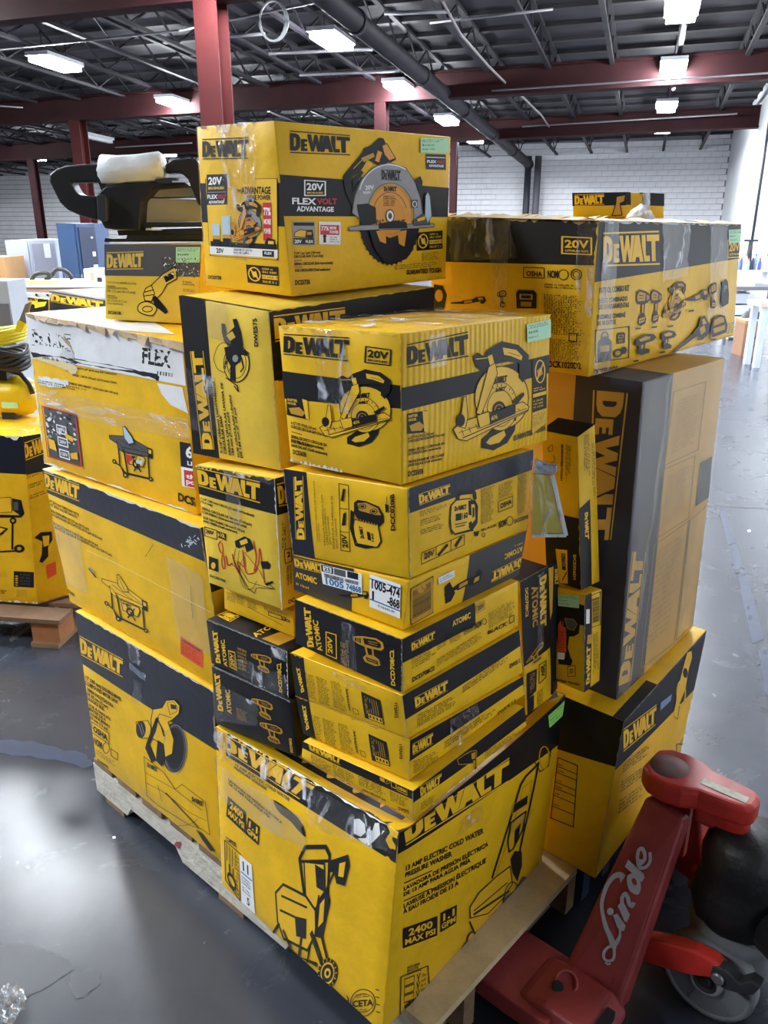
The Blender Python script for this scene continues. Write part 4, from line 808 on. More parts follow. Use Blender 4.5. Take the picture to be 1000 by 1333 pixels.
p = c.pen('R', 'voltage_label', FA); volt_box(p, Q(433, 270, 514, 275, 64, 58), WHT, sm=YINK); p.text('FLEX', Q(390, 338, 478, 340, 24), WHT); p.text('VOLT', Q(480, 340, 553, 340, 22), RED); p.text('ADVANTAGE', Q(406, 368, 541, 371, 20, 18), WHT); p.done()
p = c.pen('R', 'inset_picture', FA)
q = Q(392, 424, 473, 424, 84); p.quad(q, GRY); s = p.sub(q); s.quad(Q(4, 4, 96, 18), INK); s.quad(Q(4, 70, 96, 96), INKB); s.text('20V', Q(8, 76, 40, 92), WHT); s.text('FLEX', Q(58, 78, 92, 90), WHT); s.shape([(6, 64), (10, 46), (34, 34), (62, 38), (66, 68)], YINK, INK, 3); s.shape([(56, 68), (60, 36), (88, 34), (94, 60), (90, 72)], INK); s.quad(Q(64, 44, 84, 56), YLO)
q = Q(487, 424, 565, 425, 80); p.quad(q, WHT); s = p.sub(q); s.quad(Q(6, 14, 94, 58), RED); s.text('77%', Q(10, 20, 46, 40), WHT); s.text('MORE\nPOWER', Q(50, 20, 90, 52), WHT); s.shape([(20, 92), (20, 66), (14, 66), (26, 54), (38, 66), (32, 66), (32, 92)], INK); s.para(Q(50, 64, 92, 92), 3, INK, 8, 12); p.done()
p = c.pen('R', 'small_print', FA)
for t, x, y, w, h in (('7-1/4" / po / pulg (184 mm)\nCIRCULAR SAW (Tool Only)', 397, 531, 106, 24), ('SIERRA CIRCULAR (Sólo herramienta)', 398, 568, 140, 13), ('SCIE CIRCULAIRE (Outil seulement)', 399, 590, 130, 13)): p.text(t, Q(x, y, x + w, y - w * .045, h), INK)
p.line([(397, 562), (425, 560)], 2, INK); p.line([(398, 584), (426, 582)], 2, INK); p.text('DCS573B', Q(400, 628, 455, 625, 17), INK); p.text('GUARANTEED TOUGH.', Q(803, 590, 930, 580, 17), INK)
p.para([(858, 530), (930, 524), (928, 552), (858, 560)], 6, INK, 7, 22); p.para([(760, 574), (928, 556), (928, 578), (760, 590)], 3, INK, 9, 48); no_battery(p, Q(840, 460, 932, 452, 64)); p.done()
p = c.pen('R', 'saw_picture', FA, label='full colour picture of a circular saw'); d = p
d.shape(d.oval(742, 420, 108, 152), INK)                                        # lower guard and teeth
for a in range(20, 170, 9): d.poly([(742 + 106 * math.cos(math.radians(a)), 420 + 150 * math.sin(math.radians(a))), (742 + 113 * math.cos(math.radians(a + 2)), 420 + 158 * math.sin(math.radians(a + 2))), (742 + 105 * math.cos(math.radians(a + 6)), 420 + 150 * math.sin(math.radians(a + 6)))], INK)
d.shape([(574, 258), (640, 176), (706, 112), (722, 114), (746, 170), (766, 195), (748, 206), (700, 216), (664, 196), (640, 236), (606, 262), (604, 326), (640, 260), (660, 270), (624, 360), (606, 366), (584, 320)], INK)
d.shape([(652, 152), (700, 132), (716, 150), (700, 178), (652, 196), (640, 182)], INK); d.shape([(716, 142), (734, 134), (764, 190), (742, 200), (724, 176)], ORG, INK, 3); d.shape([(640, 190), (684, 170), (690, 184), (650, 206)], YLO); d.shape([(700, 160), (716, 168), (704, 206), (690, 200)], ORG); d.line([(612, 230), (650, 190)], 4, YLO); d.shape([(606, 268), (640, 236), (648, 244), (612, 300)], INK)
d.shape([(606, 392), (616, 330), (640, 270), (680, 228), (740, 206), (800, 226), (836, 282), (852, 340), (860, 402), (838, 420), (826, 420), (640, 420)], GRY, DGR, 3); d.ring(742, 340, 112, 126, 4, WHT, 195, 300)
d.shape(d.oval(744, 398, 84, 116), YLO, DGR, 3); d.shape(d.oval(742, 402, 76, 106), ORG); d.ring(742, 402, 62, 86, 2, INK, 200, 340); d.ring(742, 402, 48, 66, 2, YLO); d.text('7¼"', Q(690, 416, 718, 414, 20), INK); d.text('24T', Q(770, 416, 796, 414, 20), INK)
d.word(Q(712, 236, 780, 238, 32), INK, bars=False); d.line([(710, 234), (782, 236)], 2.5, INK); d.line([(710, 270), (782, 272)], 2.5, INK); d.word(Q(720, 296, 766, 296, 17), INK, bars=False); d.text('20V', Q(652, 292, 684, 290, 17), WHT); d.text('FLEX', Q(646, 314, 672, 312, 9), WHT); d.para(Q(718, 328, 766, 328, 40), 5, INK, 3, 14)
d.shape([(622, 362), (660, 358), (690, 372), (692, 430), (636, 440)], INK); d.shape([(700, 430), (760, 418), (800, 424), (804, 445), (700, 448)], INK); d.disc(741, 402, 16, 24, INK); d.disc(741, 402, 13, 20, WHT); d.disc(741, 402, 7, 11, DGR)
d.shape([(592, 444), (636, 436), (899, 428), (900, 440), (836, 446), (596, 456)], GRY, INK, 2); d.shape([(822, 420), (858, 392), (880, 400), (884, 432), (826, 436)], DGR, INK, 2); d.shape([(868, 330), (876, 314), (884, 330), (890, 400), (876, 428), (866, 400)], LBL, DGR, 2); d.shape([(838, 412), (866, 402), (866, 414), (840, 422)], YINK); d.quad(Q(818, 344, 840, 342, 30), DGR); d.ring(829, 359, 7, 10, 2.5, WHT); d.shape([(830, 270), (850, 256), (858, 276), (852, 330), (842, 310)], INK)
d.shape([(664, 452), (700, 450), (716, 470), (740, 480), (770, 470), (780, 450), (828, 447), (824, 520), (800, 552), (760, 568), (720, 562), (686, 520)], INK); d.shape([(690, 456), (724, 452), (726, 500), (704, 492)], ORG); d.shape([(768, 458), (800, 452), (792, 510), (772, 500)], ORG); d.done()
p = c.pen('R', 'flexible_label', FA); q = Q(874, 172, 945, 174, 58); p.quad(q, INKB); s = p.sub(q); s.text('FLEX', Q(6, 40, 52, 58), WHT); s.text('VOLT', Q(54, 40, 94, 58), RED); s.text('ADVANTAGE', Q(14, 68, 88, 84), WHT); s.line([(4, 22), (96, 22)], 4, WHT); p.done()
p = c.pen('R', 'price_label', FA, lift=.003); price_tag(p, Q(853, 112, 952, 112, 56), GRN, 9); p.done()
c.tape('L', [(120, 62), (262, 50), (262, 250), (150, 270)], FA, seed=18, nx=10, ny=12, m=WRAP); c.tape('L', [(150, 270), (262, 250), (240, 470), (170, 480)], FA, seed=19, nx=8, ny=10); c.tape('L', [(180, 470), (240, 466), (230, 540), (190, 536)], FA, seed=20, nx=4, ny=5)
c.worn('L', 't', TAN, 71, .005); c.worn('R', 'b', YLO, 72, .004); c.worn('L', 'l', TAN, 73, .003)
# ---- O: big pressure washer carton, crushed top
def crush(a, b, h):
    s = math.sin(math.pi * min(max(a, 0), 1)) ** .45; t = math.sin(math.pi * min(max(b, 0), 1)) ** .35
    top = max(0, (h - .72) / .28) ** 2
    ins = Vector((math.sin(math.radians(43)), math.cos(math.radians(43)), 0)) * (.018 * s * (1 - b) * top)
    return Vector((0, 0, -1)) * (.014 * s * (1 - b) + .038 * s * t + .012 * t * (1 - a)) * top + ins
dO = HX['O']
c = Carton(dO, 'big pressure washer carton with crushed top at front corner of the pallet', bulge=.006, n=14,
           dispL=lambda u, v: crush(1 - u, 0, 1 - v), dispR=lambda u, v: crush(0, u, 1 - v), dispT=lambda u, v: crush(1 - v, u, 1))
cO = c
c.band_px('L', FO, (60, 168), (508, 455), nx=24, ny=8); c.band_px('R', FO, (516, 455), (978, 140), nx=20, ny=6); c.band('T', .82, 1, INK, 0, 1); c.band('T', .25, .82, INK, 0, .10); c.worn('L', 't', WHT, 81, .006); c.worn('L', 'r', YLO, 82, .003); c.worn('L', 't', YINK, 83, .012, 0, .45)
p = c.pen('L', 'wordmark', FO); p.word([(42, 102), (286, 242), (252, 282), (62, 158)], YINK); p.done()
p = c.pen('L', 'torn_print', FO, label='bare white patches where the black print has torn off')
for q in ([(398, 338), (412, 336), (430, 352), (436, 376), (424, 388), (404, 378)], [(440, 366), (454, 372), (458, 350), (470, 350), (478, 384), (462, 402), (448, 414), (430, 404), (416, 392), (440, 392)], [(484, 372), (490, 374), (482, 384)]): p.poly(q, WHT)
p.done()
p = c.pen('L', 'small_print', FO); p.text('13 AMP ELECTRIC COLD WATER\nPRESSURE WASHER', [(90, 190), (230, 280), (228, 300), (88, 206)], DGR); p.text('LAVADORA DE PRESIÓN ELÉCTRICA\nDE 13 AMP PARA AGUA FRÍA', [(76, 232), (216, 342), (214, 362), (78, 252)], INK)
for q, t1, t2 in (([(76, 284), (122, 322), (122, 382), (72, 338)], '2400', 'MAX PSI'), ([(128, 336), (158, 360), (155, 410), (122, 382)], '1.1', 'GPM')): p.quad(q, INK); s = p.sub(q); s.text(t1, Q(14, 12, 86, 48), YINK); s.text(t2, Q(8, 56, 92, 86), YINK)
p.frame([(68, 404), (108, 436), (106, 562), (70, 510)], 2, INK); s = p.sub([(68, 404), (108, 436), (106, 562), (70, 510)])
for k in range(4): s.line([(14 + 18 * k, 6), (14 + 18 * k, 44)], 4, INK)
s.line([(30, 50), (30, 64)], 9, INK); s.line([(54, 50), (54, 70)], 6, INK); s.ring(44, 82, 26, 13, 8, INK); s.para(Q(74, 10, 96, 96), 10, INK, 6, 4); p.text('COMPRISE', [(72, 392), (98, 408), (98, 420), (72, 404)], INK); p.done()
p = c.pen('L', 'number_label', FO, lift=.0015, label='white label with the number 11'); q = [(106, 438), (138, 464), (144, 596), (110, 566)]; p.quad(q, WHT); s = p.sub(q); s.text('11', Q(24, 8, 70, 28), INKB); s.line([(8, 34), (94, 34)], 3, BLU); s.para(Q(12, 40, 92, 58), 3, INKB, 3, 7); s.text('5', Q(44, 78, 64, 94), INKB); s.para(Q(14, 62, 86, 74), 2, INKB, 4, 8); p.done()
p = c.pen('L', 'washer_picture', FO); draw_washer(p.sub([(192, 405), (405, 405), (372, 792), (192, 790)]), YINK, INK); p.done()
p = c.pen('L', 'seal_print', FO); d = p.sub([(398, 798), (476, 800), (480, 882), (400, 880)])
d.ring(50, 50, 46, 44, 3, INK); d.ring(50, 50, 40, 30, 2, INK); d.text('CETA', Q(12, 40, 88, 62), INK); d.para(Q(24, 20, 76, 34), 2, INK, 3, 12); d.para(Q(24, 68, 76, 82), 2, INK, 4, 12)
for k in range(4): d.line([(-8 + 2 * k, 24 + 14 * k), (-2 + 2 * k, 40 + 12 * k)], 3, INK); d.line([(100, 10 + 24 * k), (112, 14 + 24 * k)], 3, INK)
p.done()
p = c.pen('L', 'tear_and_dent_shadow', FO, label='dark torn hand slot'); p.poly(spline([(190, 288), (206, 294), (244, 322), (268, 352), (278, 384), (262, 372), (238, 344), (206, 318)], True, 4), INK); p.done()  # ink patch: the tear plus the shadow of the dent, painted on
p = c.pen('R', 'wordmark', FO); p.word([(556, 338), (838, 170), (832, 240), (558, 414)], YINK); p.done()
p = c.pen('R', 'small_print', FO)
for t, q in (('13 AMP ELECTRIC COLD WATER\nPRESSURE WASHER', [(556, 470), (764, 362), (764, 398), (556, 502)]), ('LAVADORA DE PRESIÓN ELÉCTRICA\nDE 13 AMP PARA AGUA FRÍA', [(552, 524), (776, 396), (776, 430), (552, 552)]), ('LAVEUSE À PRESSION ÉLECTRIQUE\nÀ EAU FROIDE DE 13 A', [(550, 570), (770, 440), (770, 476), (550, 600)])): p.text(t, q, INK)
p.line([(554, 516), (626, 480)], 2.5, INK); p.line([(552, 564), (624, 528)], 2.5, INK)
for q, t1, t2 in (([(549, 638), (640, 602), (640, 656), (549, 692)], '2400', 'MAX PSI'), ([(648, 594), (692, 571), (691, 622), (648, 648)], '1.1', 'GPM')): p.quad(q, INK); s = p.sub(q); s.text(t1, Q(16, 12, 86, 50), YINK); s.text(t2, Q(6, 58, 94, 88), YINK)
p.text('INCLUDES\nINCLUYE\nCOMPREND', [(560, 742), (600, 728), (600, 752), (560, 766)], INK); q = [(544, 770), (616, 740), (612, 884), (540, 905)]; p.frame(q, 2.5, INK); s = p.sub(q)
for k in range(3): s.frame(Q(14, 8 + 17 * k, 50, 22 + 17 * k), 2, INK); s.line([(60, 8 + 17 * k), (66, 18 + 17 * k), (66, 24 + 17 * k)], 2.5, INK); s.line([(66, 18 + 17 * k), (72, 8 + 17 * k)], 2.5, INK)
s.line([(20, 66), (46, 62), (60, 66)], 8, INK); s.line([(34, 58), (34, 76)], 6, INK); s.ring(30, 92, 20, 11, 7, INK); s.para(Q(78, 10, 96, 96), 9, INK, 6, 4); p.done()
p = c.pen('R', 'washer_picture', FO); d = p
d.shape([(905, 186), (944, 134), (956, 118), (952, 150), (944, 200), (920, 214)], None, INK, 3); d.ring(932, 176, 14, 30, 3, YLO)
d.line([(788, 500), (840, 330), (866, 248), (880, 226), (904, 204), (916, 190), (902, 260), (866, 420), (858, 500)], 5, INK); d.line([(800, 490), (850, 340), (872, 256), (898, 236), (892, 268)], 2, YLO)
d.shape([(846, 300), (886, 276), (884, 300), (842, 326)], INK, YLO, 2); d.shape([(838, 350), (880, 320), (872, 370), (846, 420), (834, 430), (830, 400)], None, INK, 4); d.shape([(850, 370), (866, 352), (860, 390), (848, 410)], INK); d.shape([(838, 450), (850, 428), (870, 430), (872, 470), (860, 514), (846, 490)], INK)
d.shape([(728, 580), (752, 540), (800, 496), (838, 470), (846, 520), (820, 560), (780, 600), (730, 610)], YINK, INK, 3); d.line([(740, 590), (830, 516)], 3, INK); d.line([(740, 600), (836, 540)], 6, INK); d.shape([(820, 560), (850, 540), (876, 500), (884, 520), (866, 570), (830, 620), (812, 640)], DGR); d.ring(846, 570, 24, 56, 3, INK)
d.ring(738, 676, 14, 26, 4, INK); d.shape([(760, 650), (790, 630), (786, 660), (764, 690)], INK); d.line([(728, 620), (740, 700), (770, 660), (820, 600)], 4, INK); d.line([(720, 680), (704, 740), (696, 776)], 4, INK); d.line([(740, 740), (800, 640)], 3, INK); d.line([(780, 610), (790, 700)], 3, INK); d.done()
p = c.pen('R', 'lime_label', FO, lift=.002); price_tag(p, [(944, 58), (992, 18), (996, 52), (946, 94)], LIME, 4); p.done()
c.tape('L', [(30, 86), (280, 220), (380, 300), (330, 350), (200, 280), (50, 190)][:2] + [(290, 290), (60, 180)], FO, seed=30, nx=16, ny=7, m=WRAP, lift=.006); c.tape('L', [(270, 240), (540, 370), (500, 430), (280, 350)], FO, seed=31, nx=14, ny=6, m=WRAP, lift=.006); c.tape('L', [(60, 200), (270, 330), (280, 420), (60, 290)], FO, seed=32, nx=10, ny=6, m=HAZE, wr=.001, lift=.005); c.tape('R', [(700, 340), (760, 300), (760, 340), (690, 384)], FO, seed=33, nx=6, ny=4); c.tape('R', [(850, 340), (900, 310), (880, 350), (836, 376)], FO, seed=34, nx=6, ny=4)

# ---- the near column, bottom to top: N, M, L, K, J, I, G
c = Carton(HX['N'], 'flat screwgun carton, lowest of the flat boxes, black upper half with framed marks')
c.band_px('L', FN, (180, 772), (880, 1098)); c.band_px('R', FN2, (92, 1090), (690, 655)); c.worn('L', 'b', TAN, 91, .004); c.worn('L', 'r', GRY, 92, .002)
p = c.pen('L', 'wordmark', FN); p.word([(196, 724), (360, 798), (352, 840), (202, 770)], YINK); p.done()
p = c.pen('L', 'small_print', FN)
for k, q in enumerate(([(206, 792), (300, 840), (302, 900), (208, 850)], [(310, 836), (438, 900), (432, 956), (320, 906)], [(456, 900), (660, 990), (656, 1052), (462, 960)], [(680, 1010), (846, 1090), (840, 1150), (690, 1076)])): p.para(q, 5, INK, 100 + k, 16)
p.text('www.DEWALT.com', [(476, 976), (648, 1058), (648, 1076), (478, 992)], INK); p.text('DW272', [(750, 1120), (852, 1164), (850, 1188), (750, 1142)], INK); p.frame([(690, 955), (728, 972), (732, 1006), (694, 988)], 3, YINK); p.frame([(738, 978), (832, 1020), (834, 1062), (742, 1016)], 3, YINK); p.text('OSHA', [(746, 992), (826, 1028), (828, 1050), (748, 1010)], YINK); p.quad([(600, 910), (636, 926), (640, 958), (604, 940)], YLO); p.ring(664, 958, 16, 8, 3, YLO); p.line([(180, 838), (560, 1020), (880, 1200)], 2, YLO); p.done()
p = c.pen('R', 'wordmark', FN2); p.word([(116, 1010), (248, 924), (238, 984), (120, 1066)], YINK); p.done()
p = c.pen('R', 'screwgun_picture', FN2); d = p; d.shape([(338, 848), (370, 826), (412, 800), (440, 796), (438, 840), (446, 914), (436, 918), (428, 860), (400, 866), (344, 872)], INK, YLO, 3); d.shape([(412, 812), (434, 804), (432, 836), (414, 842)], YLO); d.shape([(420, 850), (432, 846), (436, 880), (426, 884)], YLO); d.done()
p = c.pen('R', 'small_print', FN2); p.para([(122, 1094), (220, 1030), (220, 1074), (124, 1136)], 5, INK, 11, 20); p.para([(484, 800), (664, 690), (664, 740), (486, 842)], 5, INK, 12, 22); p.text('DW272', [(610, 762), (668, 722), (668, 744), (610, 784)], INK); p.done()
c.worn('R', 'b', WHT, 93, .005, .15, .5)
for nm, lab in (('M', 'lower of the two flat drywall drill cartons, code label beneath a strip of tape'), ('L', 'upper of the two flat drywall drill cartons, with a loose lower flap')):
    c = Carton(HX[nm], lab)
    X = lambda pts: [(x + (24 if nm == 'M' else 0), y + (270 if nm == 'M' else 0)) for x, y in pts]
    c.band('L', 0, 1, INK, 0, .13); c.band_px('R', FN2, *(((50, 642), (655, 252)) if nm == 'L' else ((50, 880), (668, 462)))); c.worn('L', 't', YLO, 95, .004); c.worn('L', 'r', GRY, 96, .002); c.worn('R', 'r', GRY, 97, .003)
    p = c.pen('L', 'wordmark', FN); p.word(([(168, 410), (134, 245), (158, 238), (192, 400)] if nm == 'L' else [(196, 655), (168, 490), (190, 486), (216, 640)]), YINK, bars=False); p.done()
    p = c.pen('L', 'small_print', FN)
    for k, q in enumerate(([(288, 470), (200, 430), (186, 270), (264, 300)], [(380, 505), (298, 480), (276, 300), (356, 330)], [(486, 550), (396, 505), (376, 330), (446, 350)])): p.para([(q[1]), (q[2]), (q[3]), (q[0])] if False else [(x, y) for x, y in X([q[2], q[3], q[0], q[1]])], 15, YLO if False else INK, 110 + k, 12)
    p.text('VERSAPAK', X([(510, 540), (484, 376), (472, 372), (498, 536)]) if False else X([(508, 536), (488, 380), (474, 376), (494, 530)]), INK); p.frame(X([(520, 510), (552, 522), (558, 556), (528, 546)]), 3, INK)
    q = X([(574, 402), (692, 458), (716, 618), (598, 575)]); p.quad(q, INK); s = p.sub(q); s.para([(12, 78), (12, 8), (26, 8), (26, 78)], 2, YINK, 5, 12)
    for k in range(5): s.line([(30 + 12 * k, 12), (32 + 12 * k, 70)], 3, YLO)
    for k in range(4): s.frame(Q(26 + 18 * k, 78, 40 + 18 * k, 94), 5, YINK)
    p.text('DW511', X([(780, 570), (776, 475), (794, 470), (798, 566)]), INK); p.done()
    p = c.pen('R', 'wordmark', FN2); p.word(([(72, 536), (238, 446), (236, 504), (78, 596)] if nm == 'L' else [(76, 780), (240, 684), (236, 740), (80, 836)]), YINK); p.done()
    p = c.pen('R', 'small_print', FN2); Y2 = 0 if nm == 'L' else 236
    p.para([(86, 628 + Y2), (286, 520 + Y2), (286, 580 + Y2), (90, 700 + Y2)], 6, INK, 12, 26); p.para([(314, 480 + Y2), (598, 300 + Y2 - 20), (598, 340 + Y2 - 20), (316, 520 + Y2)], 3, INK, 14, 40); p.text('DW511', [(584, 356 + (216 if nm == 'M' else 0)), (648, 320 + (204 if nm == 'M' else 0)), (650, 344 + (206 if nm == 'M' else 0)), (586, 380 + (216 if nm == 'M' else 0))], INK); p.done()
    if nm == 'M': c.tape('R', [(340, 610), (430, 560), (460, 720), (350, 780)], FN2, seed=35, nx=6, ny=8, m=WRAP); c.tape('R', [(430, 530), (490, 500), (500, 580), (440, 620)], FN2, seed=36, nx=5, ny=5)
    else: c.tape('L', [(350, 255), (600, 360), (640, 400), (500, 370)], FN, seed=37, nx=8, ny=4, m=WRAP)
# K
c = Carton(HX['K'], 'black-fronted drill kit carton directly under the carton with two stock stickers')
c.band('L', 0, 1, INK); c.band('R', 0, .44, INK, 0, .585, v1r=.44); c.worn('L', 'r', GRY, 98, .003); c.worn('L', 't', GRY, 99, .002)
p = c.pen('L', 'wordmark', FK); p.word([(332, 158), (322, 44), (340, 46), (350, 158)], YINK, bars=False); p.done()
p = c.pen('L', 'series_name', FK); p.text('ATOMIC', [(360, 172), (346, 78), (362, 82), (374, 168)], YINK); p.done()
p = c.pen('L', 'small_print', FK); q = [(384, 178), (384, 112), (412, 120), (412, 190)]; p.frame(q, 2.5, YINK); p.text('20V', [(388, 172), (388, 124), (402, 128), (402, 176)], YINK); p.para([(424, 200), (424, 120), (448, 130), (448, 214)], 5, YLO, 3, 16); p.text('DCD708C2', [(574, 268), (570, 168), (584, 166), (588, 272)], YINK); p.quad([(528, 92), (574, 108), (570, 118), (526, 102)], YINK); p.done()
p = c.pen('L', 'drill_picture', FK); draw_drill(p.sub([(456, 100), (566, 140), (566, 224), (460, 190)]), INK, YLO); p.done()
p = c.pen('R', 'wordmark', FN2); p.word([(62, 236), (190, 168), (186, 212), (64, 280)], YINK); p.done()
p = c.pen('R', 'series_name', FN2); p.text('ATOMIC', [(284, 116), (382, 66), (382, 98), (284, 146)], YINK); p.done()
p = c.pen('R', 'small_print', FN2); p.para([(64, 318), (192, 244), (192, 304), (66, 378)], 5, INK, 7, 18); p.text('DCD708C2', [(68, 422), (188, 356), (188, 382), (68, 450)], INK)
for k, q in enumerate(([(198, 232), (258, 196), (258, 238), (200, 276)], [(268, 190), (330, 156), (330, 210), (268, 240)], [(200, 320), (470, 150), (470, 200), (202, 362)], [(478, 70), (620, -10), (620, 76), (480, 160)])): p.para(q, 5 if k < 3 else 9, INK, 120 + k, (14, 14, 40, 22)[k])
p.quad([(412, 30), (462, 2), (462, 50), (412, 78)], YLO); p.text('20V', [(420, 36), (456, 16), (456, 40), (420, 60)], INK); p.frame([(344, 152), (402, 122), (402, 156), (344, 188)], 3, INK); p.text('OSHA', [(350, 158), (398, 132), (398, 150), (350, 178)], INK); p.text('NOM', [(406, 124), (438, 106), (438, 142), (406, 162)], INK); p.ring(454, 116, 12, 16, 3, INK); p.text('BLACK', [(476, 168), (580, 116), (580, 140), (476, 188)], INK); p.frame([(594, 94), (618, 82), (618, 118), (594, 130)], 4, INK); p.done()
c.tape('L', [(430, 80), (470, 96), (470, 240), (430, 210)], FK, seed=38, nx=4, ny=8)
# J
c = Carton(HX['J'], 'upside-down reciprocating saw carton bearing two white stock stickers')
c.band('L', 0, 1, mat('soft_black_band', (46, 44, 44), .45), 0, .555); c.band('R', 0, 1, mat('soft_black_band', (46, 44, 44), .45), .47, 1); c.worn('L', 'r', YLO, 101, .003)
p = c.pen('L', 'wordmark', FI); p.word([(62, 432), (148, 450), (150, 486), (66, 466)], YINK); p.done()
p = c.pen('L', 'series_name', FI); p.text('ATOMIC', [(66, 482), (128, 500), (130, 524), (68, 504)], YINK); p.para([(70, 520), (112, 536), (112, 548), (70, 532)], 1, YINK, 4, 10); p.done()
p = c.pen('L', 'saw_picture', FI); draw_recip(p.sub([(200, 540), (310, 545), (310, 590), (200, 580)]), YLO, INK); p.done()
p = c.pen('L', 'stock_sticker', FI, lift=.0015, label='white stock sticker numbered 1005 74868'); q = [(138, 450), (278, 484), (282, 556), (148, 520)]; p.quad(q, WHT); s = p.sub(q); s.frame(Q(3, 4, 26, 34), 4, INK); s.text('25', Q(7, 10, 22, 28), INK); s.quad(Q(30, 4, 58, 36), DGR); s.quad(Q(62, 2, 90, 34), INKB); s.bars(Q(6, 42, 52, 62), 30, INK, 3); s.bars(Q(56, 42, 90, 60), 22, INK, 4); s.text('1005', Q(8, 62, 52, 96), BLU); s.text('74868', Q(58, 64, 98, 96), BLU); p.done()
p = c.pen('L', 'number_sticker', FI, lift=.002, label='white sticker numbered 1005-474 868'); q = [(309, 484), (442, 528), (444, 652), (312, 600)]; p.quad(q, WHT); s = p.sub(q); s.line([(0, 14), (100, 12)], 4, BLU); s.line([(2, 76), (100, 78)], 4, BLU); s.text('1005-474', Q(6, 12, 98, 42), INK); s.text('1', Q(8, 48, 14, 74), INK); s.text('-868', Q(56, 46, 98, 74), INK); s.para(Q(26, 82, 94, 92), 1, DGR, 4, 18); p.done()
p = c.pen('R', 'wordmark', FI); p.word([(886, 430), (890, 468), (772, 524), (772, 482)][2:] + [(886, 430), (890, 468)][:0] if False else [(890, 466), (772, 524), (774, 484), (886, 430)], YINK); p.done()
p = c.pen('R', 'series_name', FI); p.text('ATOMIC', [(890, 408), (820, 440), (820, 420), (888, 390)], YINK); p.para([(888, 384), (852, 398), (852, 390), (888, 374)], 1, YINK, 3, 10); p.done()
p = c.pen('R', 'barcode', FI); p.quad([(484, 546), (562, 500), (562, 632), (484, 676)], YLO); p.bars([(490, 655), (490, 556), (554, 520), (554, 618)], 34, INK, 3); p.frame([(484, 546), (562, 500), (562, 632), (484, 676)], 2.5, INK); p.done()
p = c.pen('R', 'saw_picture', FI); draw_recip(p.sub([(602, 600), (742, 510), (742, 440), (602, 530)]), YLO, INK); d = p; d.shape([(602, 540), (620, 520), (640, 560), (626, 590), (606, 600)], INK); d.done()
p = c.pen('R', 'white_label', FI, lift=.002); q = [(578, 506), (636, 476), (636, 502), (580, 530)]; p.quad(q, WHT); p.sub(q).para(Q(8, 20, 92, 80), 2, BLU, 4, 14); p.done()
# I
c = Carton(HX['I'], 'cordless inflator carton on its side, above the carton with stock stickers')
c.band('L', 0, 1, INKB, 0, .205); c.band_px('R', FI2, (128, 496), (745, 276), INKB); c.worn('R', 'l', GRY, 103, .003); c.worn('R', 'r', GRY, 104, .003); c.worn('L', 'l', GRY, 105, .003)
p = c.pen('L', 'wordmark', FI); p.word([(72, 368), (64, 142), (100, 138), (110, 370)], YINK); p.done()
p = c.pen('L', 'small_print', FI)
for t, q in (('CORDED/CORDLESS AIR INFLATOR\n(Tool Only)', [(152, 378), (138, 156), (150, 156), (166, 376)]), ('INFLADOR NEUMÁTICO CON\nCABLE/INALÁMBRICO\n(Sólo herramienta)', [(176, 392), (166, 208), (190, 208), (206, 386)]), ('GONFLEUR FILAIRE/SANS FIL\n(Outil seulement)', [(210, 404), (204, 208), (220, 210), (232, 400)])): p.text(t, q, INK, False)
p.frame([(240, 408), (232, 166), (266, 172), (272, 412)], 2.5, INK); p.line([(238, 340), (270, 344)], 2, INK); p.line([(236, 256), (268, 260)], 2, INK); p.text('20V', [(246, 398), (242, 350), (262, 352), (266, 400)], INK); p.shape([(244, 320), (250, 276), (260, 270), (258, 318)], INK); p.shape([(240, 228), (248, 184), (256, 186), (250, 232)], INK); p.text('DCC020IB', [(418, 338), (414, 206), (430, 202), (434, 336)], INK); p.done()
p = c.pen('L', 'inflator_picture', FI); d = p
d.shape([(288, 236), (300, 226), (330, 230), (376, 250), (392, 280), (394, 306), (380, 322), (300, 296), (288, 270)], INK); d.shape([(300, 238), (330, 236), (372, 256), (384, 282), (360, 280), (306, 264)], YLO); d.disc(318, 250, 14, 10, INK); d.disc(358, 268, 14, 10, INK); d.ring(318, 250, 9, 6, 2, YINK); d.ring(358, 268, 9, 6, 2, YINK)
d.shape([(290, 296), (374, 318), (384, 376), (370, 398), (300, 384), (284, 340)], YINK, INK, 4); d.shape([(276, 262), (290, 270), (288, 320), (296, 384), (360, 398), (330, 402), (292, 392), (274, 330)], INK); d.word([(312, 364), (306, 320), (318, 322), (326, 366)], INK, bars=False); d.shape([(334, 340), (346, 344), (350, 374), (338, 370)], INK); d.text('160', [(352, 376), (350, 346), (358, 348), (360, 378)], INK); d.shape([(398, 240), (410, 244), (410, 268), (400, 272)], INK); d.line([(404, 214), (404, 262)], 2, INK)
for k in range(9): d.line([(292 + 10 * k, 290 + 3 * k), (294 + 10 * k, 302 + 3 * k)], 2.5, YLO)
d.done()
p = c.pen('R', 'wordmark', FI2); p.word([(170, 398), (326, 346), (326, 396), (174, 456)], YINK); p.done()
p = c.pen('R', 'small_print', FI2)
for k, q in enumerate(([(176, 486), (326, 440), (326, 456), (178, 516)], [(178, 528), (300, 490), (300, 520), (180, 562)], [(178, 578), (302, 536), (302, 566), (180, 606)])): p.para(q, 3, INK, 130 + k, 22)
for k, q in enumerate(([(478, 376), (546, 352), (544, 528), (478, 552)], [(568, 350), (638, 326), (638, 400), (568, 425)], [(664, 306), (712, 292), (712, 480), (664, 505)])): sheet(p, q, INK, 140 + k)
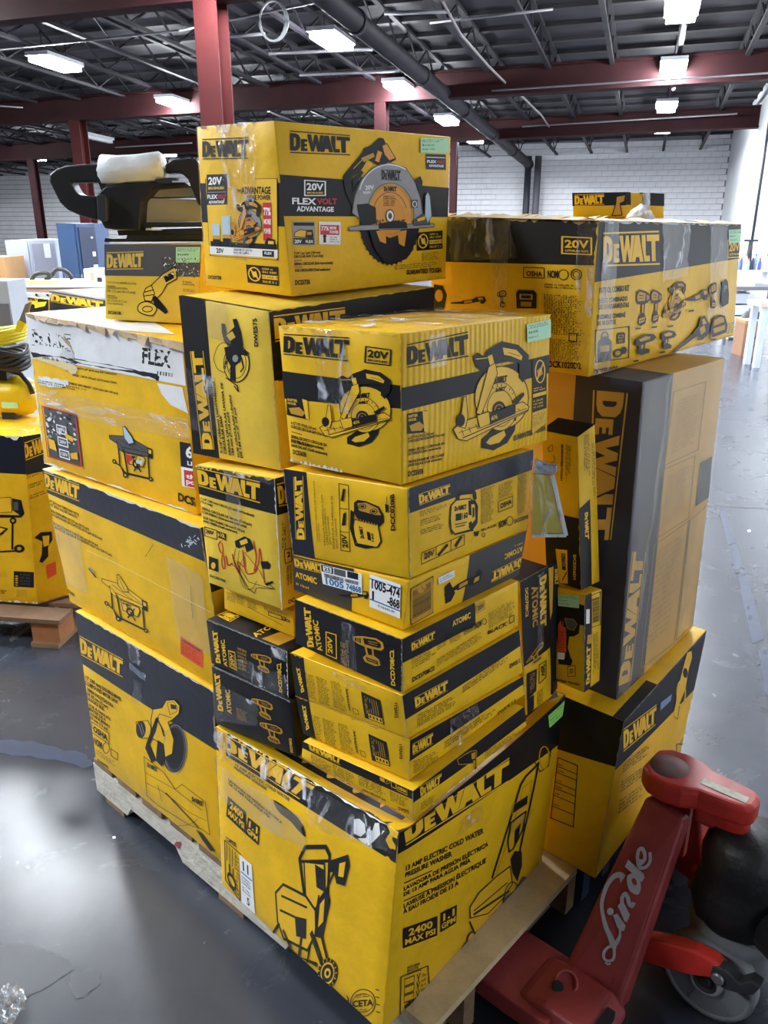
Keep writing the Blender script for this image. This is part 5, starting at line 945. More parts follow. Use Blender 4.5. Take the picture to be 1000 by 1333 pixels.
p.frame([(184, 694), (396, 600), (396, 652), (184, 750)], 3, INK); p.line([(256, 664), (256, 716)], 2.5, INK); p.line([(330, 630), (330, 684)], 2.5, INK); p.text('20V', [(198, 694), (246, 674), (246, 706), (198, 726)], INK); p.shape([(262, 702), (310, 646), (316, 656), (270, 708)], INK); p.shape([(346, 660), (376, 610), (386, 614), (356, 664)], INK); p.frame([(566, 436), (638, 408), (638, 462), (566, 490)], 2.5, INK); p.text('OSHA', [(574, 448), (632, 424), (632, 448), (574, 474)], INK); p.text('NOM', [(568, 536), (604, 522), (604, 556), (568, 572)], INK); p.ring(624, 532, 16, 22, 3, INK); p.text('DCC020IB', [(646, 526), (718, 500), (718, 518), (648, 546)], INK); p.text('BLACK', [(480, 574), (560, 544), (560, 556), (480, 586)], INK); p.ring(490, 602, 8, 10, 3, INK); p.done()
p = c.pen('R', 'inflator_picture', FI2); draw_inflator(p.sub([(322, 392), (466, 368), (466, 576), (322, 610)]), YINK, INK); p.shape([(440, 590), (470, 582), (464, 606), (450, 610)], INK); p.done()
# G
GD = lambda u, v: Vector((0, 0, 0))
c = Carton(HX['G'], 'cordless saw carton with black stripe and wrinkled taped lid, on the inflator carton', bulge=.004)
c.band_px('L', FG, (48, 345), (448, 380), top=((48, 250), (448, 300))); c.band_px('R', FG, (448, 380), (965, 246), top=((448, 300), (965, 184))); c.worn('L', 'r', YLO, 106, .003); c.worn('L', 't', YELP, 107, .006); c.worn('L', 'b', PAPER, 108, .007, 0, .5); c.worn('R', 't', YELP, 109, .004)
p = c.pen('L', 'wordmark', FG); p.word(Q(52, 118, 276, 130, 74, 86), INK); p.done()
p = c.pen('L', 'voltage_label', FG); volt_box(p, [(330, 158), (424, 172), (420, 234), (328, 222)], INK); p.done()
p = c.pen('L', 'inset_picture', FG); q = [(62, 338), (136, 348), (142, 416), (64, 400)]; p.quad(q, INK); s = p.sub(q); s.text('RAFTER\nHOOK', Q(6, 8, 52, 40), YINK); s.shape([(76, 0), (100, 4), (100, 100), (86, 96)], YINK); s.shape([(10, 60), (60, 46), (86, 70), (70, 90), (20, 88)], YLO); p.done()
p = c.pen('L', 'small_print', FG)
for t, y in (('6-1/2" / PO / PULG (165 mm)\nCORDLESS CIRCULAR SAW (Tool only)', 420), ('SIERRA DE DISCO CIRCULAR SIN\nESCOBILLAS (Sólo herramienta)', 466), ('SCIE CIRCULAIRE\nSANS BALAIS (Outil seulement)', 508 - 26)): p.text(t, Q(78, y, 202, y + 30, 26), INK)
p.line([(80, 456), (116, 466)], 2, INK); p.line([(82, 476), (118, 484)], 2, INK); p.text('DCS565B', Q(84, 514, 130, 524, 16), INK); p.done()
p = c.pen('L', 'saw_picture', FG); draw_saw(p.sub([(178, 232), (422, 248), (422, 520), (178, 498)], (620, 140, 885, 520)), YINK, INK, YINK, YLO); p.done()
p = c.pen('R', 'wordmark', FG); p.word(Q(472, 152, 678, 108, 78, 84), INK); p.done()
p = c.pen('R', 'inset_picture', FG); q = Q(472, 386, 537, 374, 70, 76); p.quad(q, INK); s = p.sub(q); s.text('RAFTER\nHOOK', Q(6, 8, 52, 40), YINK); s.shape([(76, 0), (100, 4), (100, 100), (86, 96)], YINK); s.shape([(10, 60), (60, 46), (86, 70), (70, 90), (20, 88)], YLO); p.done()
p = c.pen('R', 'small_print', FG)
for t, y in (('6-1/2" / PO / PULG (165 mm)\nCORDLESS CIRCULAR SAW (Tool only)', 466), ('SIERRA DE DISCO CIRCULAR SIN\nESCOBILLAS (Sólo herramienta)', 510), ('TRONÇONNEUSE CIRCULAIRE\nSANS BALAIS (Outil seulement)', 550)): p.text(t, Q(475, y, 596, y - 26, 24), INK)
p.text('DCS565B', Q(476, 586, 526, 576, 20), INK); p.text('GUARANTEED TOUGH.', [(833, 464), (948, 428), (948, 446), (833, 484)], INK); p.done()
p = c.pen('R', 'saw_picture', FG); draw_saw(p, YINK, INK, YINK, YLO); p.done()
p = c.pen('R', 'warning_panel', FG); p.quad(Q(898, 204, 950, 192, 252, 230), INK); p.ring(926, 242, 17, 38, 4, YINK); p.shape([(914, 240), (930, 226), (936, 250), (920, 262)], YLO); p.line([(914, 272), (938, 212)], 4, YINK); p.para([(902, 298), (946, 288), (946, 304), (902, 314)], 2, YINK, 3, 12); p.quad(Q(900, 320, 948, 308, 12), YINK); p.para([(902, 340), (946, 328), (946, 362), (902, 372)], 3, YINK, 4, 12); p.quad(Q(898, 384, 950, 368, 74, 52), YINK); p.para([(900, 392), (948, 372), (948, 410), (900, 440)], 7, INK, 5, 14); p.done()
p = c.pen('R', 'price_label', FG, lift=.003); price_tag(p, Q(878, 84, 962, 66, 60), GRN, 12); p.done()
c.tape('L', [(150, 84), (250, 96), (330, 420), (180, 350)], FG, seed=40, nx=10, ny=16, m=WRAP); c.tape('T', [(365, 422), (560, 402), (640, 404), (480, 428)], seed=41, nx=14, ny=6, m=WRAP, lift=.004); c.tape('T', [(470, 426), (620, 404), (700, 408), (560, 430)], seed=42, nx=14, ny=6, lift=.005, m=WRAP); c.tape('R', [(540, 120), (600, 112), (600, 220), (545, 232)], FG, seed=43, nx=5, ny=7)
FLUT = YEL.copy(); FLUT.name = 'fluted_yellow_carton'; nt_ = FLUT.node_tree; tc_ = nt_.nodes.new('ShaderNodeTexCoord'); mp_ = nt_.nodes.new('ShaderNodeMapping'); wv_ = nt_.nodes.new('ShaderNodeTexWave'); bp_ = nt_.nodes.new('ShaderNodeBump')
mp_.inputs['Rotation'].default_value = (0, 0, -math.radians(47)); wv_.bands_direction = 'X'; wv_.inputs['Scale'].default_value = 24; wv_.inputs['Distortion'].default_value = .6; bp_.inputs['Strength'].default_value = .35; bp_.inputs['Distance'].default_value = .004
nt_.links.new(tc_.outputs['Object'], mp_.inputs[0]); nt_.links.new(mp_.outputs[0], wv_.inputs['Vector']); nt_.links.new(wv_.outputs['Fac'], bp_.inputs['Height']); nt_.links.new(bp_.outputs[0], nt_.nodes['Principled BSDF'].inputs['Normal'])
c.o.data.materials[0] = FLUT      # the flutes of the board show through its right side

# ---- right-hand stack
# Y: corner carton
c = Carton(HX['Y'], 'bottom right carton with black upper half, behind the red pallet jack')
c.band_px('L', FY, (275, 440), (458, 497)); c.band_px('R', FY, (462, 497), (735, 218)); c.band('T', .86, 1, INK, 0, .36); c.worn('R', 't', GRY, 121, .004); c.worn('R', 'r', TAN, 122, .006); c.worn('L', 'r', GRY, 123, .003)
p = c.pen('R', 'wordmark', FY); p.word([(478, 372), (584, 292), (580, 358), (478, 446)], YINK); p.done()
p = c.pen('R', 'small_print', FY)
for k, q in enumerate(([(478, 482), (556, 420), (556, 456), (474, 516)], [(472, 540), (552, 484), (552, 516), (468, 580)], [(466, 600), (540, 548), (538, 590), (460, 650)])): p.para(q, 4, INK, 150 + k, 16)
p.done()
p = c.pen('R', 'tool_picture', FY); d = p; d.shape([(640, 330), (650, 250), (668, 180), (684, 124), (700, 116), (702, 140), (690, 180), (680, 240), (660, 290), (652, 340)], YINK, INK, 2.5); d.ring(664, 256, 14, 40, 4, YINK); d.line([(632, 352), (648, 290)], 4, YINK); d.disc(678, 190, 8, 16, INK); d.line([(660, 420), (690, 380)], 2, INK); d.frame([(650, 420), (690, 396), (688, 432), (650, 456)], 2.5, INK); d.done()
p = c.pen('R', 'blue_tape', FY, lift=.002); p.quad([(596, 286), (632, 258), (628, 280), (594, 312)], mat('blue_tape', (120, 140, 180), .3)); p.done()
p = c.pen('L', 'form_panel', FY); q = [(268, 464), (332, 490), (318, 690), (244, 660)]; p.frame(q, 3, INK); s = p.sub(q)
for k, y in enumerate((14, 24, 40, 50, 62, 80)): s.line([(0, y), (100, y)], 1.2, INK); s.para(Q(6, y - 6, 40, y - 2), 1, INK, 160 + k, 6)
p.done()
# T: tall leaning carton
c = Carton(HX['T'], 'tall narrow carton with big sideways wordmark on dark blue, wrapped in milky film', m=mat('dull_yellow_carton', (214, 166, 70), .5, var=.15, scale=6), bulge=.003)
NAVY = mat('dull_navy_print', (44, 50, 72), .45, var=.2, scale=8); c.band('L', 0, 1, NAVY, .60, 1); c.band('R', 0, 1, NAVY, 0, .33); c.band('T', 0, 1, NAVY, 0, .3)
p = c.pen('L', 'wordmark', FT); p.word([(480, 96), (414, 674), (322, 676), (342, 84)], mat('tan_yellow_ink', (218, 172, 74), .5)); p.done()
p = c.pen('R', 'wordmark', FT); p.word([(432, 1256), (492, 728), (546, 728), (488, 1230)], mat('tan_yellow_ink', (218, 172, 74), .5)); p.done()
p = c.pen('R', 'small_print', FT); ip = mat('pale_brown_ink', (150, 112, 50), .5)
for q in ([(660, 92), (786, 50), (752, 320), (620, 384)], [(618, 400), (740, 345), (714, 590), (588, 672)], [(578, 700), (716, 600), (660, 1080), (528, 1180)], [(720, 600), (790, 540), (730, 1010), (668, 1070)]): p.frame(q, 2.5, ip)
for k, q in enumerate(([(680, 120), (770, 90), (744, 290), (648, 340)], [(634, 420), (726, 376), (706, 560), (606, 630)], [(590, 720), (700, 640), (656, 1010), (546, 1100)])): p.para(q, 16, mat('faint_print', (180, 138, 66), .5), 170 + k, 16)
p.quad([(760, 372), (808, 346), (794, 510), (740, 545)], DGR); p.done()
c.tape('R', [(645, 0), (866, -60), (735, 1010), (470, 1270)], FT, seed=44, nx=12, ny=18, m=HAZE, wr=.0012, lift=.004, name='stretch_film'); c.tape('R', [(545, 30), (650, 0), (480, 1260), (405, 1320)], FT, seed=45, nx=6, ny=18, m=HAZE, wr=.001, lift=.004, name='stretch_film'); c.worn('L', 'r', GRY, 125, .002); c.worn('R', 'r', TAN, 126, .004)
# S: big kit carton
c = Carton(HX['S'], 'large tool kit carton with torn taped rim, highest at the right', bulge=.004)
c.band_px('L', FS, (60, 252), (468, 262)); c.band_px('R', FS, (492, 304), (915, 237)); c.worn('L', 't', TAN, 131, .010); c.worn('R', 't', PAPER, 132, .006); c.worn('L', 'r', YINK, 133, .006); c.worn('R', 'b', YLO, 134, .005); c.worn('R', 't', TAN, 135, .006)
p = c.pen('L', 'voltage_label', FS); volt_box(p, Q(390, 174, 482, 178, 56, 56), YINK, 'LITHIUM ION'); p.done()
p = c.pen('L', 'small_print', FS); p.frame(Q(282, 268, 342, 270, 30), 2.5, INK); p.text('OSHA', Q(290, 278, 336, 280, 16), INK); p.text('NOM', Q(352, 276, 382, 277, 24), INK); p.ring(398, 290, 14, 15, 2.5, INK); p.ring(435, 289, 15, 15, 3, INK); p.ring(435, 289, 9, 9, 2, INK)
p.para(Q(344, 314, 452, 320, 16), 2, INK, 3, 26); sheet(p, Q(342, 346, 456, 352, 120), INK, 5); sheet(p, Q(358, 478, 452, 486, 70), INK, 6); p.text('DCK1020D2', Q(352, 544, 448, 550, 20), INK); p.frame(Q(414, 462, 436, 464, 24), 2.5, INK); p.done()
p = c.pen('L', 'tool_pictures', FS); p.shape([(12, 318), (40, 322), (52, 350), (44, 392), (14, 396)], INK); p.disc(28, 352, 12, 18, YLO); draw_recip(p.sub(Q(64, 360, 174, 352, 30, 36)), YLO, INK); draw_drill(p.sub(Q(202, 330, 236, 332, 56)), YLO, INK); draw_radio(p.sub(Q(258, 332, 322, 334, 58)), YLO, INK); p.done()
p = c.pen('R', 'wordmark', FS); p.word(Q(512, 163, 682, 158, 96, 96), YINK); p.done()
p = c.pen('R', 'voltage_label', FS); volt_box(p, Q(880, 182, 920, 180, 56), YINK, 'LITHIUM'); p.done()
p = c.pen('R', 'small_print', FS)
for t, x, y, w, h in (('10-TOOL COMBO KIT', 500, 320, 92, 18), ('JUEGO COMBINADO\nDE 10 HERRAMIENTAS', 498, 352, 92, 34), ('ENSEMBLE COMBINÉ\nDE 10 OUTILS', 494, 398, 86, 36)): p.text(t, Q(x, y, x + w, y - 8, h), INK)
p.text('DCK1020D2', Q(486, 568, 560, 556, 22), INK); p.text('GUARANTEED TOUGH.', Q(840, 490, 902, 478, 12), INK); p.para(Q(876, 430, 902, 426, 34), 5, INK, 8, 10); p.done()
p = c.pen('R', 'inset_picture', FS); q = Q(490, 448, 592, 436, 98, 96); p.frame(q, 3, INK); s = p.sub(q); s.shape([(6, 98), (6, 40), (18, 22), (34, 22), (48, 40), (48, 98)], INK); s.ring(27, 26, 10, 18, 4, INK, 180, 360); s.shape(Q(14, 50, 40, 70), YLO); draw_radio(s.sub(Q(62, 14, 88, 52)), YLO, INK); s.disc(66, 80, 14, 14, INK); s.disc(66, 80, 8, 8, YLO); s.disc(84, 74, 9, 12, INK); p.done()
p = c.pen('R', 'tool_pictures', FS)
draw_drill(p.sub([(654, 310), (604, 322), (606, 440), (656, 428)]), YLO, INK); draw_drill(p.sub([(688, 314), (648, 320), (650, 432), (690, 420)]), YLO, INK); draw_saw(p.sub(Q(686, 312, 756, 296, 112, 122), (620, 140, 885, 520)), YLO, INK, YINK, YLO); draw_recip(p.sub(Q(758, 330, 822, 322, 56)), YLO, INK); draw_drill(p.sub(Q(820, 304, 848, 298, 84)), YLO, INK); draw_vac(p.sub(Q(854, 300, 880, 292, 84)), INK, INK)
draw_multi(p.sub(Q(592, 476, 672, 444, 62, 66)), YLO, INK); draw_multi(p.sub(Q(674, 456, 730, 440, 60)), YLO, INK); draw_blower(p.sub(Q(714, 424, 826, 400, 104, 100)), YLO, INK); draw_vac(p.sub(Q(822, 412, 876, 396, 66)), YLO, INK)
for x, y in ((604, 440), (652, 436), (700, 434), (760, 388), (600, 540), (678, 514), (790, 476), (826, 478)): p.quad(Q(x, y, x + 16, y - 2, 5), INK)
p.done()
p = c.pen('R', 'price_label', FS, lift=.003); price_tag(p, Q(882, 156, 924, 154, 38), GRN, 15); p.done()
c.tape('L', [(55, 120), (240, 118), (262, 240), (64, 250)], FS, seed=50, nx=12, ny=8, m=WRAP); c.tape('L', [(180, 130), (240, 130), (230, 390), (190, 370)], FS, seed=51, nx=6, ny=12, m=WRAP); c.tape('L', [(440, 128), (505, 125), (470, 600), (430, 560)], FS, seed=52, nx=6, ny=18, m=WRAP); c.tape('R', [(515, 130), (560, 128), (530, 590), (480, 600)], FS, seed=53, nx=6, ny=18); c.tape('R', [(690, 130), (772, 126), (760, 290), (690, 300)], FS, seed=54, nx=8, ny=10, m=WRAP); c.tape('R', [(830, 130), (880, 128), (870, 440), (820, 460)], FS, seed=55, nx=6, ny=14, m=WRAP)
bm = bmesh.new(); r_ = random.Random(9)                            # split rim: loose lid edges standing proud of the top
for f_, n_ in ((c.L, 18), (c.R, 18)):
    for k in range(n_):
        u0, u1 = k / n_, (k + 1.2) / n_; a, b = f_.P(u0, 0, .006), f_.P(min(u1, 1), 0, .008)
        z0, z1 = r_.uniform(.003, .010), r_.uniform(.003, .010); q = [bm.verts.new(a), bm.verts.new(b), bm.verts.new(b - f_.n * .05 + UP * z1), bm.verts.new(a - f_.n * .05 + UP * z0)]; bm.faces.new(q)
part('lid_flap', bm, [mat('worn_yellow_flap', (214, 176, 70), .6, rgb2=(190, 170, 130), scale=12)], c.o)
# V1, V2: two narrow cartons standing beside the tall one
c = Carton(HX['V1'], 'upper of the two narrow tool cartons beside the tall film-wrapped carton')
c.band('L', .52, 1, INK, v0r=.515); c.band('T', 0, 1, INK); c.band('R', .45, 1, INK, 0, .55, v0r=.42); c.worn('R', 't', YELP, 141, .004); c.worn('L', 'r', YLO, 142, .003)
p = c.pen('L', 'small_print', FV1); p.text('GUARANTEED TOUGH', [(300, 545), (296, 806), (280, 806), (284, 545)], INK); p.para([(356, 560), (350, 815), (312, 815), (318, 545)], 5, INK, 3, 30); p.shape([(188, 570), (220, 545), (226, 590), (196, 600)], None, INK, 3); p.ring(216, 650, 22, 30, 4, INK, 300, 460); p.done()
p = c.pen('L', 'warning_label', FV); p.quad([(420, 70), (496, 78), (498, 298), (444, 296)], YINK); s = p.sub([(420, 70), (496, 78), (498, 298), (444, 296)]); s.quad(Q(46, 10, 84, 60), INK); s.para([(80, 12), (80, 58), (52, 58), (52, 12)], 3, YINK, 4, 8); s.line([(40, 90), (90, 66)], 6, INK); p.text('DCS356D1', [(554, 110), (552, 272), (534, 270), (536, 108)], YINK); p.done()
p = c.pen('R', 'small_print', FV1); p.para([(480, 470), (484, 770), (436, 780), (440, 480)], 4, INK, 5, 26); p.para([(520, 520), (528, 900), (496, 920), (496, 530)], 3, INK, 6, 34); p.word([(312, 740), (316, 845), (338, 840), (334, 735)] if False else [(650, 0), (650, 1)][:0] + [(466, 1000), (474, 1200), (446, 1200), (444, 1010)], YINK, bars=False); p.done()
c = Carton(HX['V2'], 'lower narrow tool carton with pale green label and orange sticker')
c.band('L', .10, .34, INK, v1r=.30); c.band('R', 0, 1, INK, 0, .40); c.worn('R', 'l', GRY, 143, .002)
p = c.pen('L', 'price_label', FV, lift=.002); price_tag(p, [(436, 368), (574, 376), (574, 456), (438, 440)], GRN, 17); p.done()
p = c.pen('L', 'tool_picture', FV); d = p; d.shape([(436, 520), (470, 502), (556, 516), (578, 560), (572, 620), (540, 640), (510, 640), (500, 720), (530, 800), (520, 830), (440, 820), (420, 540)], INK); d.shape([(480, 520), (540, 530), (560, 560), (540, 600), (500, 590)], DGR, YLO, 3); d.shape([(500, 836), (548, 830), (548, 898), (500, 902)], YINK, INK, 4); d.shape([(514, 854), (534, 850), (534, 874), (514, 882)], YLO, INK, 3); d.line([(490, 620), (480, 780)], 5, YLO); d.line([(500, 700), (520, 780)], 3, YLO); d.line([(470, 540), (468, 600)], 4, YLO); d.done()
p = c.pen('L', 'orange_sticker', FV, lift=.002, label='orange and white sticker'); p.poly([(440, 560), (456, 532), (464, 570), (490, 580), (494, 740), (436, 742)], OSTK); p.quad([(436, 742), (482, 745), (478, 790), (430, 784)], WHT); p.para([(446, 600), (486, 604), (486, 720), (442, 720)], 6, mat('dark_red_print', (150, 40, 24)), 3, 6); p.done()
p = c.pen('L', 'small_print', FV); p.text('GUARANTEED TOUGH', [(360, 905), (574, 946), (572, 962), (360, 920)], INK); p.done()
p = c.pen('R', 'wordmark', FV); p.word([(612, 960), (616, 714), (640, 706), (636, 944)], YINK, bars=False); p.done()
p = c.pen('R', 'barcode', FV); p.frame([(648, 376), (708, 350), (704, 570), (642, 590)], 4, INK); p.bars([(654, 400), (654, 560), (694, 545), (698, 385)], 26, INK, 6); p.quad([(614, 470), (636, 466), (634, 562), (612, 566)], WHT); p.para([(690, 610), (696, 900), (656, 930), (656, 640)], 4, INK, 7, 30); p.quad([(620, 640), (650, 630), (648, 690), (618, 700)], YLO); p.done()
# W1, W2: dark drill cartons standing on the pressure washer carton
pw = atz(685, 932, .628); YW = pw.y
c = Carton(hexa(YW, 42, 43, dict(ct=(677,757), cb=(685,932), rt=(713,737), rb=(719,906)), .12), 'black drill kit carton standing on end behind the flat boxes')
c.band('R', 0, .62, INK, v1r=.60); c.band('T', 0, 1, INK); c.worn('R', 't', GRY, 145, .002)
p = c.pen('R', 'wordmark', FV); p.word([(356, 232), (352, 560), (312, 580), (310, 260)], YINK, bars=False); p.done()
p = c.pen('R', 'series_name', FV); p.text('ATOMIC', [(300, 296), (296, 560), (262, 578), (256, 320)], YLO); p.text('DCD708C2', [(236, 318), (236, 505), (218, 514), (216, 330)], YINK); p.done()
p = c.pen('R', 'small_print', FV); draw_drill(p.sub([(216, 790), (350, 620), (350, 760), (220, 860)]), INK, YLO); p.frame([(304, 820), (350, 790), (350, 900), (304, 945)], 4, INK); p.text('20V', [(340, 810), (342, 890), (318, 905), (316, 830)], INK); p.quad([(226, 880), (288, 845), (286, 990), (228, 1055)], INK); s = p.sub([(226, 880), (288, 845), (286, 990), (228, 1055)]); s.para([(80, 10), (80, 90), (30, 90), (30, 10)], 4, YLO, 4, 8); p.quad([(230, 1050), (272, 1016), (272, 1110), (232, 1160)], INK); p.para([(330, 970), (330, 1080), (290, 1110), (290, 1000)], 4, INK, 5, 14); p.done()
c.tape('R', [(290, 250), (330, 220), (330, 700), (290, 730)], FV, seed=56, nx=4, ny=12)
c = Carton(hexa(YW + .09, 42, 60, dict(ct=(713.5,739), cb=(719.5,905), rt=(729,733), rb=(726,896)), .012), 'second black tool carton on end, with yellow stripe, behind the drill kit carton', m=INK)
p = c.pen('R', 'yellow_stripe', FV); p.poly([(370, 196), (404, 190), (398, 640), (372, 720)], YINK); p.done()
p = c.pen('R', 'wordmark', FV); p.word([(440, 226), (436, 410), (412, 416), (412, 236)], YINK, bars=False); p.done()
# X: clear document pouch with a yellow booklet
X0 = atz(695, 700, .98); YX = 1.47
def pouchpt(x, y, d=0): return aty(x, y, YX) + Vector((.15, .2, 0)).normalized() * d
r0 = empty('document_pouch', pouchpt(712, 650), 'clear pouch holding a yellow booklet, tucked beside the inflator carton', 'pouch')
bm = bmesh.new(); prism(bm, [pouchpt(*q) for q in ((694, 617), (718, 620), (736, 694), (692, 694))], Vector((.006, .012, 0))); part('booklet', fixn(bm), mat('olive_yellow_booklet', (206, 190, 50), .4, var=.1), r0)
bm = bmesh.new(); prism(bm, [pouchpt(*q) for q in ((696, 599), (712, 606), (724, 607), (723, 616), (696, 616))], Vector((.005, .012, 0))); part('leaflet', fixn(bm), mat('blue_white_leaflet', (176, 190, 206), .35, rgb2=(90, 104, 130), scale=60), r0)
bm = bmesh.new(); G = [[pouchpt(692 + (719 + 19 * j / 8 - 692) * i / 6, 600 + 98 * j / 8, -.006 + r_.uniform(-.002, .002)) for j in range(9)] for i in range(7)]
V = [[bm.verts.new(q) for q in col] for col in G]
for i in range(6):
    for j in range(8): bm.faces.new((V[i][j], V[i][j + 1], V[i + 1][j + 1], V[i + 1][j])).smooth = True
part('clear_sleeve', bm, WRAP, r0)
bm = bmesh.new(); bar(bm, pouchpt(719, 618), pouchpt(737, 697), .004, .008); bar(bm, pouchpt(692, 697), pouchpt(737, 697), .004, .006); part('sleeve_seam', bm, mat('white_plastic', (226, 230, 232), .3), r0)
# ================================================================== pallets
WOODW = mat('white_painted_wood', (206, 200, 188), .7, var=.3, scale=14, bump=.4, bscale=60, aniso=(1, 1, 4))
WOODP = mat('pale_pallet_wood', (222, 200, 156), .65, var=.25, scale=10, bump=.35, bscale=50)
WOODB = mat('brown_pallet_wood', (140, 112, 84), .75, var=.3, scale=10, bump=.4, bscale=50)
WOODBL = mat('blue_painted_wood', (34, 58, 86), .7, var=.3, scale=12, bump=.3)
Jo = Vector((.115, 1.156, 0)); JQ = Vector((.743, -.669, 0)); JS = Vector((.669, .743, 0))
def J(q, s, z): return Jo + JQ * q + JS * s + UP * z
def jbox(bm, lo, hi): return obox(bm, Jo, JQ, JS, UP, lo, hi)
def pallet(label, s0, s1, q0, q1, m_board, m_side, m_lead, org):
    r = empty('pallet', org, label, 'pallet', 'pallets under the cartons'); R_ = random.Random(int(s0 * 100) + 3); st = []
    for k, s in enumerate((s0, s0 + .11, s1 - .04)):
        bm = bmesh.new(); L = q1 - q0; pts = [(q0, .018), (q0 + L * .13, .018), (q0 + L * .15, .055), (q0 + L * .32, .055), (q0 + L * .34, .018), (q0 + L * .66, .018), (q0 + L * .68, .055), (q0 + L * .85, .055), (q0 + L * .87, .018), (q1, .018), (q1, .117), (q0, .117)]
        prism(bm, [J(q, s, z) for q, z in pts], JS * .038); st.append(part('stringer', fixn(bm), m_side if k == 0 else m_board, r))
    q = q1; n = 0
    while q - .09 > q0:
        w = .14 if n == 0 else R_.uniform(.085, .1); bm = bmesh.new(); jbox(bm, (q - w, s0 - .004 + R_.uniform(0, .008), .119), (q, s1 + R_.uniform(-.006, .006), .1385)); bevel(bm, .002, 1)
        part('deck_board', bm, m_lead if n == 0 else m_board, r); q -= w + .035; n += 1
    for q in (q1 - .1, (q0 + q1) / 2, q0 + .1):
        bm = bmesh.new(); jbox(bm, (q - .05, s0, 0), (q + .05, s1, .0165)); part('bottom_board', bm, m_board, r)
    return r, st
pal, st = pallet('worn wooden pallet with white painted side, under the pressure washer carton', 0, .575, -1.33, -.028, WOODB, WOODW, WOODP, J(-.66, .29, 0))
pf = Face(J(-1.33, -.001, .118), J(0, -.001, .118), J(0, -.001, .06), J(-1.33, -.001, .06), 0)
p = Pen(pal, pf, 'red_paint_mark', (80, 960, 3.575), lift=.0015, label='faded red painted mark'); RP = mat('faded_red_paint', (176, 70, 80), .7, var=.3, scale=40)
p.line([(546, 490), (544, 562)], 22, RP); p.line([(560, 562), (604, 592), (642, 650)], 20, RP); p.done()
pallet('dark blue wooden pallet behind the red fork, under the bottom right carton', .60, 1.17, -1.25, -.02, WOODBL, WOODBL, WOODBL, J(-.6, .88, 0))

# ================================================================== the hand pallet truck
RT = mat('red_truck_paint', (192, 48, 38), .42, var=.3, scale=9, bump=.15, bscale=30); RTD = mat('worn_dull_red_paint', (160, 62, 62), .5, var=.25, scale=7, bump=.2, bscale=30)
BLKR = mat('black_rubber_wrap', (15, 16, 19), .5, bump=.5, bscale=26); GRW = mat('grey_polyurethane', (112, 114, 118), .5, var=.15, scale=8); GRWD = mat('dark_grey_hub', (40, 42, 46), .5); SILV = mat('silver_decal', (188, 192, 202), .4, var=.15, scale=60)
tr = empty('pallet_jack', J(.1, .61, 0), 'worn red hand pallet jack with silver script on its sloping frame', 'pallet jack')
SC_ = .61
def mir(s, k): return s if k == 0 else 2 * SC_ - s
for k in (0, 1):                                                   # the two forks
    a, b = sorted((mir(.195, k), mir(.375, k))); bm = bmesh.new()
    pts = [(-1.02, .075), (-.97, .088), (.12, .088), (.12, .04), (.02, .035), (-.9, .05), (-1.02, .06)]
    prism(bm, [J(q, a, z) for q, z in pts], JS * (b - a)); bevel(fixn(bm), .006, 2); part('fork', bm, RTD, tr)
for k in (0, 1):                                                   # sloping frame legs
    L = lambda q, s, z: J(q, mir(s, k), z); bm = bmesh.new()
    for o_, c_ in ((0, 1),):
        A = [L(.072, .315, .062), L(.208, .345, .055), L(.220, .540, .440), L(.126, .552, .452)]
        Bk = [v + (JS if k == 0 else -JS) * .055 - UP * .02 for v in A]
    va = [bm.verts.new(v) for v in A]; vb = [bm.verts.new(v) for v in Bk]; bm.faces.new(va); bm.faces.new(vb[::-1])
    for i in range(4): bm.faces.new((va[i], vb[i], vb[(i + 1) % 4], va[(i + 1) % 4]))
    bevel(fixn(bm), .012, 3); part('frame_leg', bm, RTD if k == 0 else RT, tr)
    bm = bmesh.new()                                               # heel casting at the foot of the leg
    pts = [(.03, .088), (.055, .100), (.10, .110), (.19, .108), (.225, .085), (.225, .05), (.03, .05)]
    prism(bm, [L(q, .215, z) for q, z in pts], (JS if k == 0 else -JS) * .135); bevel(fixn(bm), .014, 3); part('heel', bm, RTD, tr)
bm = bmesh.new(); lathe(bm, J(.105, .296, .106), Vector((-.1, -.5, .86)), [(.026, 0), (.026, .012), (.02, .014), (.019, .004)], 18); part('grease_boss', bm, RTD, tr)
bm = bmesh.new(); lathe(bm, J(.098, .272, .112), Vector((.05, -.75, .6)), [(.012, 0), (.012, .007)], 16); part('boss_hole', bm, mat('black_hole', (10, 10, 12), .8), tr)
bm = bmesh.new(); jbox(bm, (.200, .225, .06), (.218, .300, .112)); part('slot', bm, mat('black_hole', (10, 10, 12), .8), tr)
bm = bmesh.new()                                                   # yoke over the pump
yk = [(.100, .578), (.125, .554), (.165, .546), (.20, .554), (.23, .572), (.29, .578), (.322, .585), (.338, .602), (.338, .64), (.322, .658), (.29, .664), (.23, .668), (.20, .682), (.16, .69), (.125, .682), (.10, .66)]
prism(bm, [J(q, s, .455) for q, s in yk], UP * .052); bevel(fixn(bm), .012, 3); part('yoke', bm, RT, tr)
bm = bmesh.new(); prism(bm, [J(q, s, .418) for q, s in ((.225, .582), (.29, .586), (.318, .592), (.328, .606), (.328, .636), (.318, .65), (.29, .656), (.225, .658))], UP * .045); bevel(fixn(bm), .008, 2); part('yoke_skirt', bm, RT, tr)
bm = bmesh.new(); lathe(bm, J(.148, .612, .5065), UP, [(.042, 0), (.042, .0012), (.012, .002), (.006, .002)], 24); part('worn_grease_patch', bm, mat('greasy_grey', (92, 84, 82), .6, var=.4, scale=60, rgb2=(120, 60, 58)), tr)
bm = bmesh.new(); jbox(bm, (.222, .600, .507), (.318, .622, .5085)); part('paper_label', bm, mat('dirty_label', (200, 196, 178), .6, var=.35, scale=80), tr)
